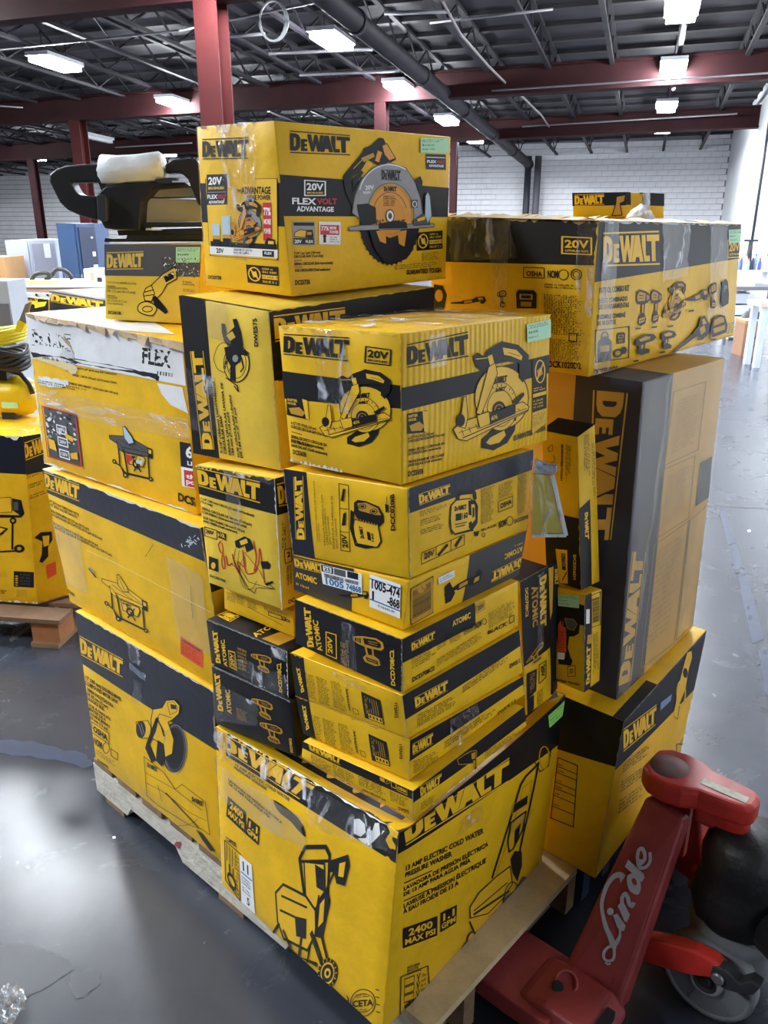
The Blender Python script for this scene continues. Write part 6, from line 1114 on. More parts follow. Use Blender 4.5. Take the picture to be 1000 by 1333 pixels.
bm = bmesh.new(); jbox(bm, (.126, .60, .30), (.21, .62, .452)); part('inner_plate', bm, RT, tr)
for k in (0, 1):                                                   # lift levers down to the wheel bracket
    s = mir(.455, k); bm = bmesh.new()
    pts = [(.19, .10), (.24, .118), (.30, .142), (.345, .168), (.36, .170), (.375, .185), (.37, .205), (.35, .215), (.31, .214), (.25, .196), (.19, .165)]
    prism(bm, [J(q, s, z) for q, z in pts], (JS if k == 0 else -JS) * .035); bevel(fixn(bm), .006, 2); part('lift_lever', bm, RT, tr)
    bm = bmesh.new(); pts = [(.345, .168), (.38, .165), (.43, .19), (.44, .22), (.42, .225), (.40, .20), (.37, .215), (.345, .205)]
    prism(bm, [J(q, mir(.452, k), z) for q, z in pts], (JS if k == 0 else -JS) * .03); bevel(fixn(bm), .004, 2); pv = part('wheel_bracket', bm, GRWD, tr)
    bm = bmesh.new(); lathe(bm, J(.362, mir(.452, k), .186), -JS if k == 0 else JS, [(.013, 0), (.013, .006), (.009, .008)], 16); part('pivot_pin', bm, mat('bare_steel', (150, 152, 156), .35, metal=.8), tr)
bm = bmesh.new(); lathe(bm, J(.335, .615, .06), UP, [(.07, 0), (.085, .02), (.088, .10), (.094, .115), (.094, .14), (.08, .155), (.08, .17)], 32); part('pump_body', bm, GRW, tr)
bm = bmesh.new(); R_ = random.Random(3)                            # black wrap round the pump head
prof = [(.078, .205), (.094, .225), (.098, .26), (.092, .30), (.085, .33), (.09, .36), (.084, .40), (.07, .432)]
lathe(bm, J(.335, .615, 0), UP, prof, 30)
for v in bm.verts: v.co += Vector((R_.uniform(-1, 1), R_.uniform(-1, 1), R_.uniform(-.6, .6))) * .003
part('pump_wrap', bm, BLKR, tr, smooth=True)
bm = bmesh.new(); tube(bm, [J(.42, .56, .27), J(.48, .53, .275), J(.55, .51, .265)], [.05, .055, .045], 14); part('handle_socket', bm, BLKR, tr)
bm = bmesh.new(); tube(bm, [J(.40, .66, .40), J(.46, .68, .41), J(.52, .70, .38), J(.53, .70, .30)], .016, 10); part('release_hose', bm, BLKR, tr)
for s, side in ((.533, -1), (.695, 1)):                            # steering wheels
    ax = JS * side; c_ = J(.325, s, .1); w = empty('steering_wheel', c_ - root_loc(tr)); w.parent = tr
    bm = bmesh.new(); lathe(bm, c_ - ax * .024, ax, [(.078, 0), (.096, .003), (.1, .01), (.1, .04), (.096, .047), (.086, .048), (.086, .044)], 40); part('tyre', bm, GRW, w)
    bm = bmesh.new(); lathe(bm, c_ - ax * .02, ax, [(.085, 0), (.086, .036), (.08, .04), (.05, .034), (.036, .040), (.034, .05), (.026, .052), (.024, .044), (.004, .044)], 36); part('hub', bm, mat('light_grey_hub', (140, 143, 148), .42, var=.12, scale=10), w)
    bm = bmesh.new(); lathe(bm, c_ + ax * .022, ax, [(.034, 0), (.034, .008), (.022, .010), (.020, .004)], 24); part('bearing', bm, GRWD, w)
    for a in range(6):
        t = math.radians(60 * a + 10); e = (JQ * math.cos(t) + UP * math.sin(t)); f = (UP * math.cos(t) - JQ * math.sin(t)); bm = bmesh.new(); obox(bm, c_ + ax * .012, e, f, ax, (.036, -.003, 0), (.08, .003, .011)); part('spoke', bm, GRW, w)
bm = bmesh.new(); tube(bm, [J(.325, .5, .1), J(.325, .73, .1)], .012, 12); part('axle', bm, GRWD, tr)
lf = Face(J(.126, .552, .452), J(.220, .540, .440), J(.208, .345, .055), J(.072, .315, .062), 0)
p = Pen(tr, lf, 'script_lettering', (780, 1060, 7.02), lift=.0025, label='silver hand-script lettering')
def stroke(pts, w): pts = spline(pts, False, 6); n = len(pts); [p.line([pts[i], pts[i + 1]], w[0] + (w[1] - w[0]) * i / n if len(w) == 2 else w[0], SILV) for i in range(n - 1)]
stroke([(306, 468), (296, 410), (258, 392), (215, 408), (172, 462), (144, 530), (124, 610), (122, 690)], (52, 30)); stroke([(122, 680), (138, 780), (160, 870), (188, 940), (206, 1000), (212, 1050)], (32, 60)); stroke([(280, 880), (278, 940), (250, 1000), (212, 1050)], (14, 50)); stroke([(215, 1045), (170, 1060), (132, 1110), (124, 1170), (150, 1200), (200, 1190), (222, 1140), (226, 1050)], (26,)); stroke([(140, 1222), (160, 1240), (180, 1225)], (20,))
p.disc(206, 708, 30, 34, SILV); p.poly([(228, 742), (268, 730), (338, 842), (322, 890), (288, 890), (262, 850)], SILV); p.poly([(270, 660), (306, 620), (330, 640), (376, 740), (350, 806), (330, 800), (290, 700)], SILV)
stroke([(312, 660), (310, 590), (336, 556), (360, 590), (372, 640), (396, 660), (408, 640)], (34,)); p.poly(spline([(350, 440), (360, 400), (400, 390), (450, 420), (468, 480), (466, 540), (440, 566), (400, 550), (366, 510)], True, 4), SILV)
p.poly(spline([(392, 440), (410, 428), (432, 452), (436, 480), (420, 488), (400, 470)], True, 3), RTD); p.poly([(328, 330), (352, 276), (460, 372), (490, 400), (498, 430), (476, 466), (452, 440)], SILV)
stroke([(478, 310), (450, 320), (432, 270), (440, 215), (468, 210), (492, 250), (490, 300), (440, 300), (462, 350), (510, 350), (542, 310), (538, 250)], (30, 24)); p.done()

# ================================================================== table saw with roll cage handles on the grinder carton
def e5(x, y, Y): return aty(60 + x / 4.545, 190 + y / 4.545, Y)
def slab(bm, pts, Y, d): prism(bm, [e5(x, y, Y) for x, y in pts], Vector((0, d, 0))); return bm
BP = mat('black_plastic', (30, 30, 34), .45, var=.2, scale=10); BPT = mat('worn_black_plastic', (52, 56, 66), .4, var=.2, scale=10); ALU = mat('grey_aluminium', (196, 196, 202), .45, metal=.1, var=.1, scale=10); FOAM = mat('white_foam_wrap', (226, 232, 238), .6, bump=.6, bscale=34)
ts = empty('table_saw', e5(600, 575, 2.1), 'upturned black table saw with foam-wrapped carry handle, on the grinder carton', 'saw')
YS = 1.98
for OU, IN in (([(330, 103), (200, 108), (110, 118), (55, 138), (18, 170), (18, 210), (45, 265), (80, 335), (125, 378), (205, 415), (305, 442)], [(330, 214), (200, 216), (160, 216), (148, 218), (152, 230), (160, 246), (170, 263), (182, 278), (200, 290), (240, 294), (300, 297)]),
               ([(700, 108), (745, 80), (840, 70), (893, 82), (912, 130), (926, 360)], [(706, 166), (760, 160), (802, 164), (838, 198), (862, 258), (900, 350)])):
    bm = bmesh.new(); va = [(bm.verts.new(e5(*a, YS)), bm.verts.new(e5(*b, YS)), bm.verts.new(e5(*a, YS) + Vector((0, .05, 0))), bm.verts.new(e5(*b, YS) + Vector((0, .05, 0)))) for a, b in zip(OU, IN)]
    for p_, q_ in zip(va, va[1:]):
        for f in ((p_[0], q_[0], q_[1], p_[1]), (p_[2], p_[3], q_[3], q_[2]), (p_[0], p_[2], q_[2], q_[0]), (p_[1], q_[1], q_[3], p_[3])): bm.faces.new(f)
    for q_ in (va[0], va[-1]): bm.faces.new((q_[0], q_[1], q_[3], q_[2]))
    bevel(fixn(bm), .007, 3, .6); part('carry_handle', bm, BP, ts, smooth=False)
bm = bmesh.new(); prism(bm, [e5(x, y, YS + .004) for x, y in ((306, 210), (350, 212), (356, 262), (330, 272))], Vector((0, .04, 0))); part('handle_web', fixn(bm), BP, ts)
bm = bmesh.new(); P_ = [e5(x, y, YS + .02) for x, y in ((318, 143), (335, 145), (430, 143), (560, 134), (680, 124), (702, 122))]; tube(bm, P_, [.022, .0325, .032, .031, .033, .025], 20, up=Vector((0, 1, 0)))
for v in bm.verts: v.co += Vector((R_.uniform(-1, 1), R_.uniform(-1, 1), R_.uniform(-1, 1))) * .0012
part('foam_wrap', bm, FOAM, ts, smooth=True)
bm = slab(bmesh.new(), [(300, 285), (345, 240), (470, 216), (820, 215), (850, 238), (628, 256), (566, 330), (556, 500), (400, 496), (345, 488), (320, 440)], YS, .10); bevel(fixn(bm), .004, 2); part('side_bracket', bm, BP, ts)
bm = slab(bmesh.new(), [(294, 292), (312, 284), (345, 290), (358, 305), (360, 440), (340, 448), (304, 436)], YS - .02, .03); bevel(fixn(bm), .003, 2); part('end_cap', bm, BPT, ts)
bm = slab(bmesh.new(), [(640, 200), (700, 188), (775, 190), (770, 204), (735, 206), (728, 222), (660, 220)], YS - .012, .02); part('latch', fixn(bm), BPT, ts)
bm = slab(bmesh.new(), [(620, 262), (860, 232), (900, 300), (600, 306)], YS + .06, .12); part('upper_panel', fixn(bm), ALU, ts)
bm = slab(bmesh.new(), [(560, 322), (590, 308), (915, 318), (925, 448), (560, 452)], YS + .05, .14); part('table_panel', fixn(bm), ALU, ts)
bm = slab(bmesh.new(), [(556, 452), (925, 450), (925, 478), (556, 484)], YS + .03, .16); part('panel_lip', fixn(bm), BPT, ts)
for k, (pts) in enumerate(([(420, 500), (930, 486), (930, 520), (430, 530)], [(480, 526), (930, 516), (930, 550), (470, 560)], [(400, 550), (930, 540), (930, 566), (345, 568), (350, 544)])):
    bm = slab(bmesh.new(), pts, YS + .02 + .01 * k, .16); part('fence_rail', fixn(bm), (BP, BPT, BP)[k], ts)
bm = slab(bmesh.new(), [(590, 486), (690, 492), (680, 500), (590, 498)], YS + .01, .02); part('white_tag', fixn(bm), WHT, ts)

# ================================================================== things around the hall, left
def fcarton(px_ct, px_cb, Y, yl, yr, wl, wr, label, m=YEL, **k): return Carton(hexa(Y, yl, yr, dict(ct=px_ct, cb=px_cb, **k), wl, wr), label, m=m)
FL = (0, 520, 4.1667)
c = fcarton((30, 568), (49, 786), 3.08, 8, 50, .55, .5, 'planer carton with black band on a wooden pallet at the left edge'); bgA = c
c.band('L', 0, .205, INKB, v1r=.215); c.band('R', 0, .215, INKB); c.worn('L', 't', WHT, 201, .02); c.worn('L', 'b', PAPER, 202, .012, .4, 1); c.worn('R', 'b', TAN, 203, .012)
p = c.pen('R', 'wordmark', FL); p.word([(122, 236), (290, 176), (290, 274), (134, 332)], YINK); p.done()
p = c.pen('L', 'tool_picture', FL); d = p; d.shape([(-160, 540), (60, 530), (66, 610), (-150, 620)], YINK, INK, 3); d.shape([(66, 535), (116, 545), (134, 620), (120, 636), (70, 600)], INK); d.quad(Q(74, 555, 100, 600), DGR); d.shape([(-100, 620), (120, 628), (118, 640), (-100, 640)], INK); d.line([(70, 640), (68, 810)], 10, INK); d.disc(72, 656, 18, 18, INK); d.disc(72, 656, 8, 8, YLO); d.line([(-60, 828), (90, 820)], 9, INK); d.disc(106, 808, 28, 22, INK); d.disc(106, 808, 12, 10, YLO); d.line([(40, 700), (-60, 780)], 8, INK); d.line([(0, 690), (40, 700), (10, 730)], 6, INK); d.done()
p = c.pen('L', 'warning_panel', FL); q = Q(76, 930, 184, 936, 84); p.quad(q, INK); s = p.sub(q); s.para([(26, 92), (26, 8), (4, 8), (4, 92)][::-1], 1, YINK, 3, 6); s.para(Q(32, 10, 94, 90), 4, DGR, 4, 12); p.quad(Q(90, 1030, 146, 1034, 38), YLO); p.para(Q(-60, 930, 40, 932, 30), 3, YLO, 5, 14); p.para(Q(-30, 1030, 40, 1032, 24), 2, INK, 6, 8); p.done()
p = c.pen('R', 'small_print', FL); [p.para([(146 + 8 * k, 404 + 56 * k), (230 + 8 * k, 374 + 56 * k), (230 + 8 * k, 400 + 56 * k), (148 + 8 * k, 432 + 56 * k)], 2, INK, 210 + k, 12) for k in range(3)]; p.done()
p = c.pen('R', 'tool_picture', FL); d = p; d.shape([(186, 750), (220, 720), (280, 716), (284, 760), (260, 800), (262, 850), (230, 886), (212, 880), (226, 840), (230, 770)], INK); d.shape([(228, 740), (268, 735), (266, 790), (236, 800)], YINK, INK, 2); d.done()
p = c.pen('R', 'orange_sticker', FL, lift=.003, label='orange sticker'); p.quad([(247, 900), (300, 876), (306, 946), (256, 972)], OSTK); p.done()
c.tape('T', [(-20, 160), (180, 120), (250, 150), (110, 200)], FL, seed=60, nx=10, ny=6, m=WRAP)
bl = Vector((-math.cos(math.radians(8)), math.sin(math.radians(8)), 0)); bq = Vector((-bl.y, bl.x, 0)) * -1
if bq.y < 0: bq = -bq
b0 = c.d['cb']; b0 = Vector((b0.x, b0.y, 0)); wp = empty('pallet', b0 + bl * .4 + bq * .4, 'brown wooden pallet under the planer carton at the left edge', 'pallet')
for k in range(5):
    bm = bmesh.new(); obox(bm, b0 - bl * .16 - bq * .12, bl, bq, UP, (0, k * .15, .112), (1.3, k * .15 + .11, .13)); part('deck_board', bm, mat('brown_board', (122, 96, 74), .75, var=.3, scale=8), wp)
for i in range(3):
    for j in range(2):
        bm = bmesh.new(); obox(bm, b0 - bl * .16 - bq * .12, bl, bq, UP, (.02 + i * .55, .02 + j * .56, .02), (.14 + i * .55, .14 + j * .56, .111)); part('block', bm, mat('orange_wood_block', (164, 108, 66), .75, var=.2, scale=8), wp)
    bm = bmesh.new(); obox(bm, b0 - bl * .16 - bq * .12, bl, bq, UP, (.02 + i * .55, 0, 0), (.14 + i * .55, .7, .019)); part('bottom_board', bm, WOODB, wp)
# air compressor on that carton
YC = 3.42; zt_ = c.d['ct'].z; tk = aty(21, 514, YC); cr = .085; tk.z = zt_ + cr + .006
ac = empty('air_compressor', Vector((tk.x - .1, tk.y, zt_)), 'yellow tank air compressor with coiled hoses, on the planer carton', 'compressor')
bm = bmesh.new(); ax = -bl; prof = [(.0, -.5), (.05, -.49), (.075, -.465), (.085, -.42), (.085, .02), (.078, .055), (.06, .085), (.03, .105), (.002, .11)]; lathe(bm, tk, ax, [(r, h) for r, h in prof], 28); part('tank', bm, mat('yellow_tank_paint', (222, 190, 30), .25, var=.08, scale=5), ac)
bm = bmesh.new(); q = tk + ax * -.02 - Vector((0, .0855, 0)); obox(bm, tk, ax, Vector((0, -1, 0)), UP, (-.03, .0835, -.035), (.04, .0855, -.012)); part('tank_label', bm, GRN, ac)
for s in (-.34, -.02):
    bm = bmesh.new(); obox(bm, tk, ax, Vector((0, 1, 0)), UP, (s - .03, -.06, -.09), (s + .03, .06, -.06)); part('foot', bm, BP, ac)
bm = bmesh.new(); obox(bm, tk, ax, Vector((0, 1, 0)), UP, (-.42, -.06, .075), (.0, .06, .17)); bevel(bm, .02, 2); part('motor_cover', bm, BP, ac)
for k in range(7):
    bm = bmesh.new(); R0 = .11; ctr = tk + ax * (-.05) + UP * (.135 + .010 * k) + Vector((0, -.02, 0)); tube(bm, [ctr + ax * (math.cos(t) * R0 * 1.25) + Vector((0, math.sin(t) * R0, .012 * math.sin(3 * t + k))) for t in [2 * math.pi * a / 26 for a in range(27)]], .0095, 8, cap=False); part('black_hose_loop', bm, BP, ac, smooth=True)
YH = mat('yellow_hose', (216, 208, 40), .35)
for k in range(4):
    bm = bmesh.new(); R0 = .115 + .004 * k; ctr = tk + ax * (-.06) + UP * (.222 + .014 * k) + Vector((0, -.01, 0)); tube(bm, [ctr + ax * (math.cos(t) * R0 * 1.15) + Vector((0, math.sin(t) * R0, .02 * math.cos(t))) for t in [2 * math.pi * a / 26 for a in range(27)]], .0095, 8, cap=False); part('yellow_hose_loop', bm, YH, ac, smooth=True)
bm = bmesh.new(); tube(bm, [tk + ax * v + UP * h - Vector((0, .05, 0)) for v, h in ((.0, .12), (.06, .10), (.09, .06), (.10, .02))], .01, 8); part('outlet_hose', bm, BP, ac)
# paint scraper lying against the battered carton
YB = 2.2; sc = empty('scraper', aty(28, 432, YB), 'scraper with yellow handle leaning on the battered white carton corner', 'scraper')
bm = bmesh.new(); prism(bm, [aty(x, y, YB) for x, y in ((24, 419), (33, 396), (40, 393), (36, 408), (33, 424))], Vector((.002, .004, 0))); part('blade', fixn(bm), mat('dull_steel', (140, 136, 134), .4, metal=.4), sc)
bm = bmesh.new(); prism(bm, [aty(x, y, YB - .004) for x, y in ((23, 417), (33, 422), (28, 432), (19, 432))], Vector((.004, .012, 0))); part('handle', fixn(bm), mat('yellow_handle', (236, 216, 30), .4), sc)
# far cartons
c = fcarton((138, 391), (138, 560), 5.4, 40, 50, .55, .5, 'black carton with large yellow wordmark, beyond the battered white carton', m=INK, lt=(64, 378))
p = c.pen('L', 'wordmark', (0, 260, 7.143)); p.word([(470, 868), (960, 945), (960, 1020), (475, 950)], YINK); p.done()
c = fcarton((63, 390), (63, 520), 6.0, 30, 50, .3, .4, 'carton with black and yellow tool print under the white rail', lt=(27, 386))
c.band('L', 0, .16, INK); p = c.pen('L', 'tool_picture', (0, 260, 7.143)); p.shape([(255, 925), (320, 905), (352, 915), (352, 950), (440, 945), (420, 990), (330, 1010), (260, 960)], YINK, INK, 4); p.disc(300, 990, 26, 20, INK); p.disc(400, 905, 20, 12, INK); p.word([(262, 912), (348, 918), (348, 942), (262, 940)], INK, bars=False); p.done()
ra = empty('metal_rail', aty(40, 384, 5.7), 'long white metal rail with dark holes, lying over the far cartons', 'rail')
bm = bmesh.new(); bar(bm, aty(14, 383.5, 5.72), aty(66, 384.5, 5.72), .05, .028); part('bar', bm, mat('white_metal', (220, 226, 232), .35), ra)
for x in (20.5, 47.5, 62):
    bm = bmesh.new(); q = aty(x, 383.8, 5.69); lathe(bm, q, Vector((0, -1, 0)), [(.009, 0), (.009, .002)], 10); part('hole', bm, BP, ra)
# grey cabinet, workbench, wrapped cabinets
GCAB = mat('grey_enamel', (176, 184, 198), .4, var=.06, scale=3); GCABD = mat('dark_grey_enamel', (112, 112, 126), .45)
def floorbox(x0, x1, ytop, Y, depth, name, label, cat, m, yaw=0, rad=.01):
    a, b = aty(x0, ytop, Y), aty(x1, ytop, Y); w = b.x - a.x; o_ = Vector((a.x, Y, 0)); r = empty(name, o_ + Vector((w / 2, depth / 2, 0)), label, cat); return r, o_, w, a.z
r, o_, w, zt = floorbox(-60, 9, 366, 3.9, .2, 'steel_cart', 'pale grey steel cart side panel at the left edge, behind the compressor', 'cart', GCAB)
bm = bmesh.new(); box(bm, (o_.x, o_.y, 0), (o_.x + w, o_.y + .2, zt)); bevel(bm, .03, 3); part('body', bm, GCAB, r)
bm = bmesh.new(); box(bm, (o_.x + w * .75, o_.y - .012, .1), (o_.x + w * .99, o_.y - .001, zt - .1)); part('door', bm, GCABD, r)
YW_ = 8.2; a = aty(-60, 370, YW_); b = aty(134, 370, YW_); r = empty('workbench', Vector(((a.x + b.x) / 2, YW_ + .4, 0)), 'long workbench with white top and brown cardboard apron at left', 'workbench')
bm = bmesh.new(); box(bm, (a.x, YW_, a.z - .03), (b.x, YW_ + .8, a.z)); part('top', bm, mat('white_bench_top', (224, 226, 230), .4), r)
bm = bmesh.new(); box(bm, (a.x + .02, YW_ + .02, a.z - .42), (b.x - .02, YW_ + .04, a.z - .032)); part('apron', bm, mat('pinkish_cardboard', (196, 160, 136), .7, var=.1), r)
for i in (a.x + .1, b.x - .15):
    for j in (YW_ + .08, YW_ + .7): bm = bmesh.new(); box(bm, (i, j, 0), (i + .06, j + .06, a.z - .031)); part('leg', bm, GCABD, r)
zb_ = a.z
for n_, (pts, lab) in enumerate(([[(42, 372.5), (46, 366), (52, 363.5), (62, 363), (66, 367), (60, 371)], 'black carry handle lying on the workbench, smaller one'], [[(62, 372), (68, 367), (74, 359.5), (82, 359), (90, 364), (95, 371.5)], 'black curved carry handle on the workbench, larger one'])):
    P_ = [aty(x, y, YW_ + .2 + .12 * n_) for x, y in pts]; mn = min(q.z for q in P_); P_ = [q + UP * (zb_ + .022 - mn) for q in P_]; bm = bmesh.new(); tube(bm, spline([tuple(q) for q in P_], False, 4), .022, 8, up=Vector((0, 1, 0))); o2 = link('carry_handle', bm, BP, origin=Vector((P_[0].x, YW_ + .25, zb_)), smooth=True); tag(o2, lab, 'handle')
bm = bmesh.new(); q = aty(26, 376, YW_ - .02); prism(bm, [Vector((q.x, YW_ + .02, zb_ + .001)), Vector((q.x + .30, YW_ + .05, zb_ + .001)), Vector((q.x + .33, YW_ + .14, zb_ + .001)), Vector((q.x + .06, YW_ + .16, zb_ + .001))], UP * .03); o2 = link('folded_sack', fixn(bm), mat('yellow_plastic', (238, 214, 130), .5), origin=q); tag(o2, 'folded pale yellow sack on the workbench', 'sack')
r = empty('bench_machine', Vector((aty(121, 372, YW_).x, YW_ + .3, zb_)), 'small white machine with tan panel on the workbench', 'machine'); a = aty(109, 356, YW_ + .2); b = aty(135, 372, YW_ + .2)
bm = bmesh.new(); box(bm, (a.x, YW_ + .2, zb_), (b.x, YW_ + .5, zb_ + .13)); bevel(bm, .012, 2); part('housing', bm, WHT, r)
bm = bmesh.new(); w_ = b.x - a.x; box(bm, (a.x + w_ * .34, YW_ + .192, zb_ + .02), (a.x + w_ * .54, YW_ + .199, zb_ + .10)); part('panel', bm, mat('tan_panel', (190, 160, 130), .5), r)
bm = bmesh.new(); box(bm, (a.x + w_ * .7, YW_ + .192, zb_ + .01), (b.x - .01, YW_ + .199, zb_ + .05)); part('slot', bm, BP, r)
def cabinet(x0, xm, x1, yt, Y, name, label, m1, m2, skew=.12):
    a, mdl, b = aty(x0, yt, Y), aty(xm, yt, Y), aty(x1, yt, Y + .25); r = empty(name, Vector((mdl.x, Y + .3, 0)), label, 'cabinet'); zt = a.z
    bm = bmesh.new(); prism(bm, [Vector((a.x, Y + .02, 0)), Vector((mdl.x, Y + .02, 0)), Vector((b.x, Y + .27, 0)), Vector((b.x - .05, Y + .9, 0)), Vector((a.x, Y + .85, 0))], UP * zt); part('body', fixn(bm), m1, r)
    for k in range(2):
        z0, z1 = (.03, zt * .62) if k == 0 else (zt * .64, zt - .02); bm = bmesh.new(); obox(bm, Vector((a.x, Y + .02, 0)), Vector((1, 0, 0)), Vector((0, 1, 0)), UP, (.02, -.02, z0), (mdl.x - a.x - .02, -.001, z1)); bevel(bm, .006, 1); part('door', bm, m1, r)
    e = (Vector((b.x, Y + .27, 0)) - Vector((mdl.x, Y + .02, 0))); L_ = e.length; e.normalize(); n_ = Vector((e.y, -e.x, 0))
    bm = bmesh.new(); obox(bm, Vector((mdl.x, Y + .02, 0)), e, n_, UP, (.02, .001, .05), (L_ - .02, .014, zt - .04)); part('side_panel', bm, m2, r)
    bm = bmesh.new(); z = zt * .60; G = [[Vector((a.x - .01, Y - .02, z + .0)), Vector((mdl.x, Y - .02, z + .0)), Vector((mdl.x, Y - .02, z)) + e * L_ + n_ * .03], [Vector((a.x - .01, Y - .02, z + .12)), Vector((mdl.x, Y - .02, z + .10)), Vector((mdl.x, Y - .02, z + .14)) + e * L_ + n_ * .03]]
    V = [[bm.verts.new(q) for q in row] for row in G]
    for i in range(2): bm.faces.new((V[0][i], V[0][i + 1], V[1][i + 1], V[1][i]))
    part('stretch_film_band', bm, WRAP, r); return r, a, mdl, b, e, n_, L_, zt
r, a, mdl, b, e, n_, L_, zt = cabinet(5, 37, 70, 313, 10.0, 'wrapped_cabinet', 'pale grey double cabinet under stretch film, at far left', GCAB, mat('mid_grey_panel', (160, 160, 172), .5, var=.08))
bm = bmesh.new(); obox(bm, Vector((mdl.x, 10.02, 0)), e, n_, UP, (L_ * .5, .016, zt - .2), (L_ * .75, .019, zt - .04)); part('paper_note', bm, WHT, r)
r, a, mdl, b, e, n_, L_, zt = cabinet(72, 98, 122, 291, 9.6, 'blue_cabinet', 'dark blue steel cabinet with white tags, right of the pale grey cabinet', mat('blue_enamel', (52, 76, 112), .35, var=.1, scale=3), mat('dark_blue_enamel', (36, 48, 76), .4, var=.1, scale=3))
for k, (u, z, w_, h_) in enumerate(((.66, .90, .1, .02), (.66, .78, .16, .05), (.64, .66, .24, .10), (.5, .30, .05, .12), (.68, .28, .06, .16), (.84, .30, .05, .12), (.5, .44, .04, .10), (.68, .46, .04, .12), (.86, .46, .04, .10))):
    bm = bmesh.new(); obox(bm, Vector((mdl.x, 9.62, 0)), e, n_, UP, (L_ * u, .016, zt * z), (L_ * (u + w_), .020, zt * z + h_)); part('white_tag', bm, WHT, r)
for x0, x1, yt, Y, nm, lab, cat, m in ((-30, 6, 335, 9.4, 'brown_carton', 'plain brown carton at the far left edge, beside the pale grey cabinet', 'box', KRAFT),):
    r, o_, w, zt = floorbox(x0, x1, yt, Y, .5, nm, lab, cat, m); bm = bmesh.new(); box(bm, (o_.x, o_.y, 0), (o_.x + w, o_.y + .5, zt)); bevel(bm, .005, 1); part('carton_body', bm, m, r); bm = bmesh.new(); box(bm, (o_.x, o_.y - .004, zt * .8), (o_.x + w, o_.y - .001, zt * .83)); part('tape_strip', bm, mat('brown_tape', (190, 150, 110), .4), r)
q = aty(64, 350, 9.9); r = empty('parts_rack', Vector((q.x + .06, 11.1, 0)), 'narrow white rack between the two far cabinets', 'rack')
a = aty(64.5, 316, 11.05); b = aty(73, 316, 11.05); bm = bmesh.new(); box(bm, (a.x, 11.05, 0), (b.x + .02, 11.2, a.z)); part('panel', bm, mat('lilac_white', (206, 206, 220), .5), r)
for k in range(4): bm = bmesh.new(); box(bm, (a.x + .01, 11.0, a.z - .08 - .16 * k), (b.x - .01, 11.049, a.z - .04 - .16 * k)); part('shelf', bm, DGR, r)

# ================================================================== things around the hall, right
c = Carton(hexa(2.05, 3, 70, dict(ct=(815, 250), cb=(815, 283), lt=(745, 251), rt=(865, 252)), .2, .2), 'shallow drill carton lying on the large tool kit carton')
dz = 1.662 - c.d['cb'].z; c.o.location.z += max(0, dz) * 0
c.band('L', 0, .52, INK); c.band('R', 0, .5, INK, .35, 1); c.band('R', 0, .5, INK, 0, .12)
F8 = (560, 180, 2.5)
p = c.pen('L', 'wordmark', F8); p.word([(470, 184), (566, 180), (566, 216), (470, 220)], YINK); p.done()
p = c.pen('L', 'tool_picture', F8); p.shape([(606, 190), (636, 184), (632, 206), (618, 212), (624, 250), (592, 252), (604, 214)], YLO, INK, 3); p.done()
p = c.pen('R', 'wordmark', F8); p.word([(668, 182), (696, 180), (696, 212), (668, 214)], YINK, bars=False); p.done()
tape(c.o, c.R, [(690, 178), (714, 178), (712, 250), (690, 250)], F8, seed=61, nx=3, ny=6, m=WRAP)
zt = HX['S']['rt'].z; bm = bmesh.new(); bmesh.ops.create_icosphere(bm, subdivisions=3, radius=1)
q = aty(834, 275, 1.98); q.z = 1.652
for v in bm.verts: n3 = v.co.copy(); v.co = q + Vector((n3.x * .032, n3.y * .03, max(0, n3.z) * .030 * (1 - .5 * abs(n3.x)))) + Vector((R_.uniform(-1, 1), R_.uniform(-1, 1), R_.uniform(0, 1))) * .0035
o2 = link('crumpled_paper', bm, PAPER, origin=q); tag(o2, 'crumpled white paper on the lid of the large tool kit carton', 'paper')
YT = 12.0; a = aty(948, 373.5, YT); r = empty('folding_table', Vector((a.x + .5, YT + .35, 0)), 'long folding table with grey top along the right wall', 'table')
bm = bmesh.new(); box(bm, (a.x, YT, a.z - .05), (a.x + .95, YT + .7, a.z)); part('top', bm, mat('table_top_grey', (96, 98, 104), .5), r)
for i in (a.x + .06, a.x + .86):
    for j in (YT + .06, YT + .6): bm = bmesh.new(); box(bm, (i, j, 0), (i + .04, j + .04, a.z - .051)); part('leg', bm, GCABD, r)
zt = a.z; a2 = aty(962, 358, YT + .1); b2 = aty(986, 358, YT + .1); r = empty('storage_tub', Vector(((a2.x + b2.x) / 2, YT + .25, zt)), 'white plastic tub on the folding table', 'tub')
bm = bmesh.new(); prism(bm, [Vector((a2.x + .01, YT + .1, zt)), Vector((b2.x - .01, YT + .1, zt)), Vector((b2.x - .01, YT + .4, zt)), Vector((a2.x + .01, YT + .4, zt))], UP * .16); part('body', fixn(bm), mat('white_tub', (226, 220, 226), .4), r)
bm = bmesh.new(); box(bm, (a2.x, YT + .09, zt + .161), (b2.x, YT + .41, zt + .18)); bevel(bm, .006, 1); part('rim', bm, mat('white_tub', (226, 220, 226), .4), r)
a3 = aty(961, 352, YT + .45); r = empty('bottle_shelf', Vector((a3.x + .2, YT + .55, zt)), 'low riser shelf at the back of the folding table', 'shelf'); bm = bmesh.new(); box(bm, (a3.x, YT + .45, a3.z - .02), (a3.x + .5, YT + .7, a3.z)); part('board', bm, WHT, r)
for i in (a3.x + .01, a3.x + .46): bm = bmesh.new(); box(bm, (i, YT + .5, zt), (i + .03, YT + .68, a3.z - .021)); part('leg', bm, WHT, r)
bc = [((120, 150, 210), 'blue'), ((70, 80, 190), 'deep blue'), ((220, 226, 236), 'white'), ((170, 190, 220), 'pale blue'), ((40, 44, 60), 'black')]
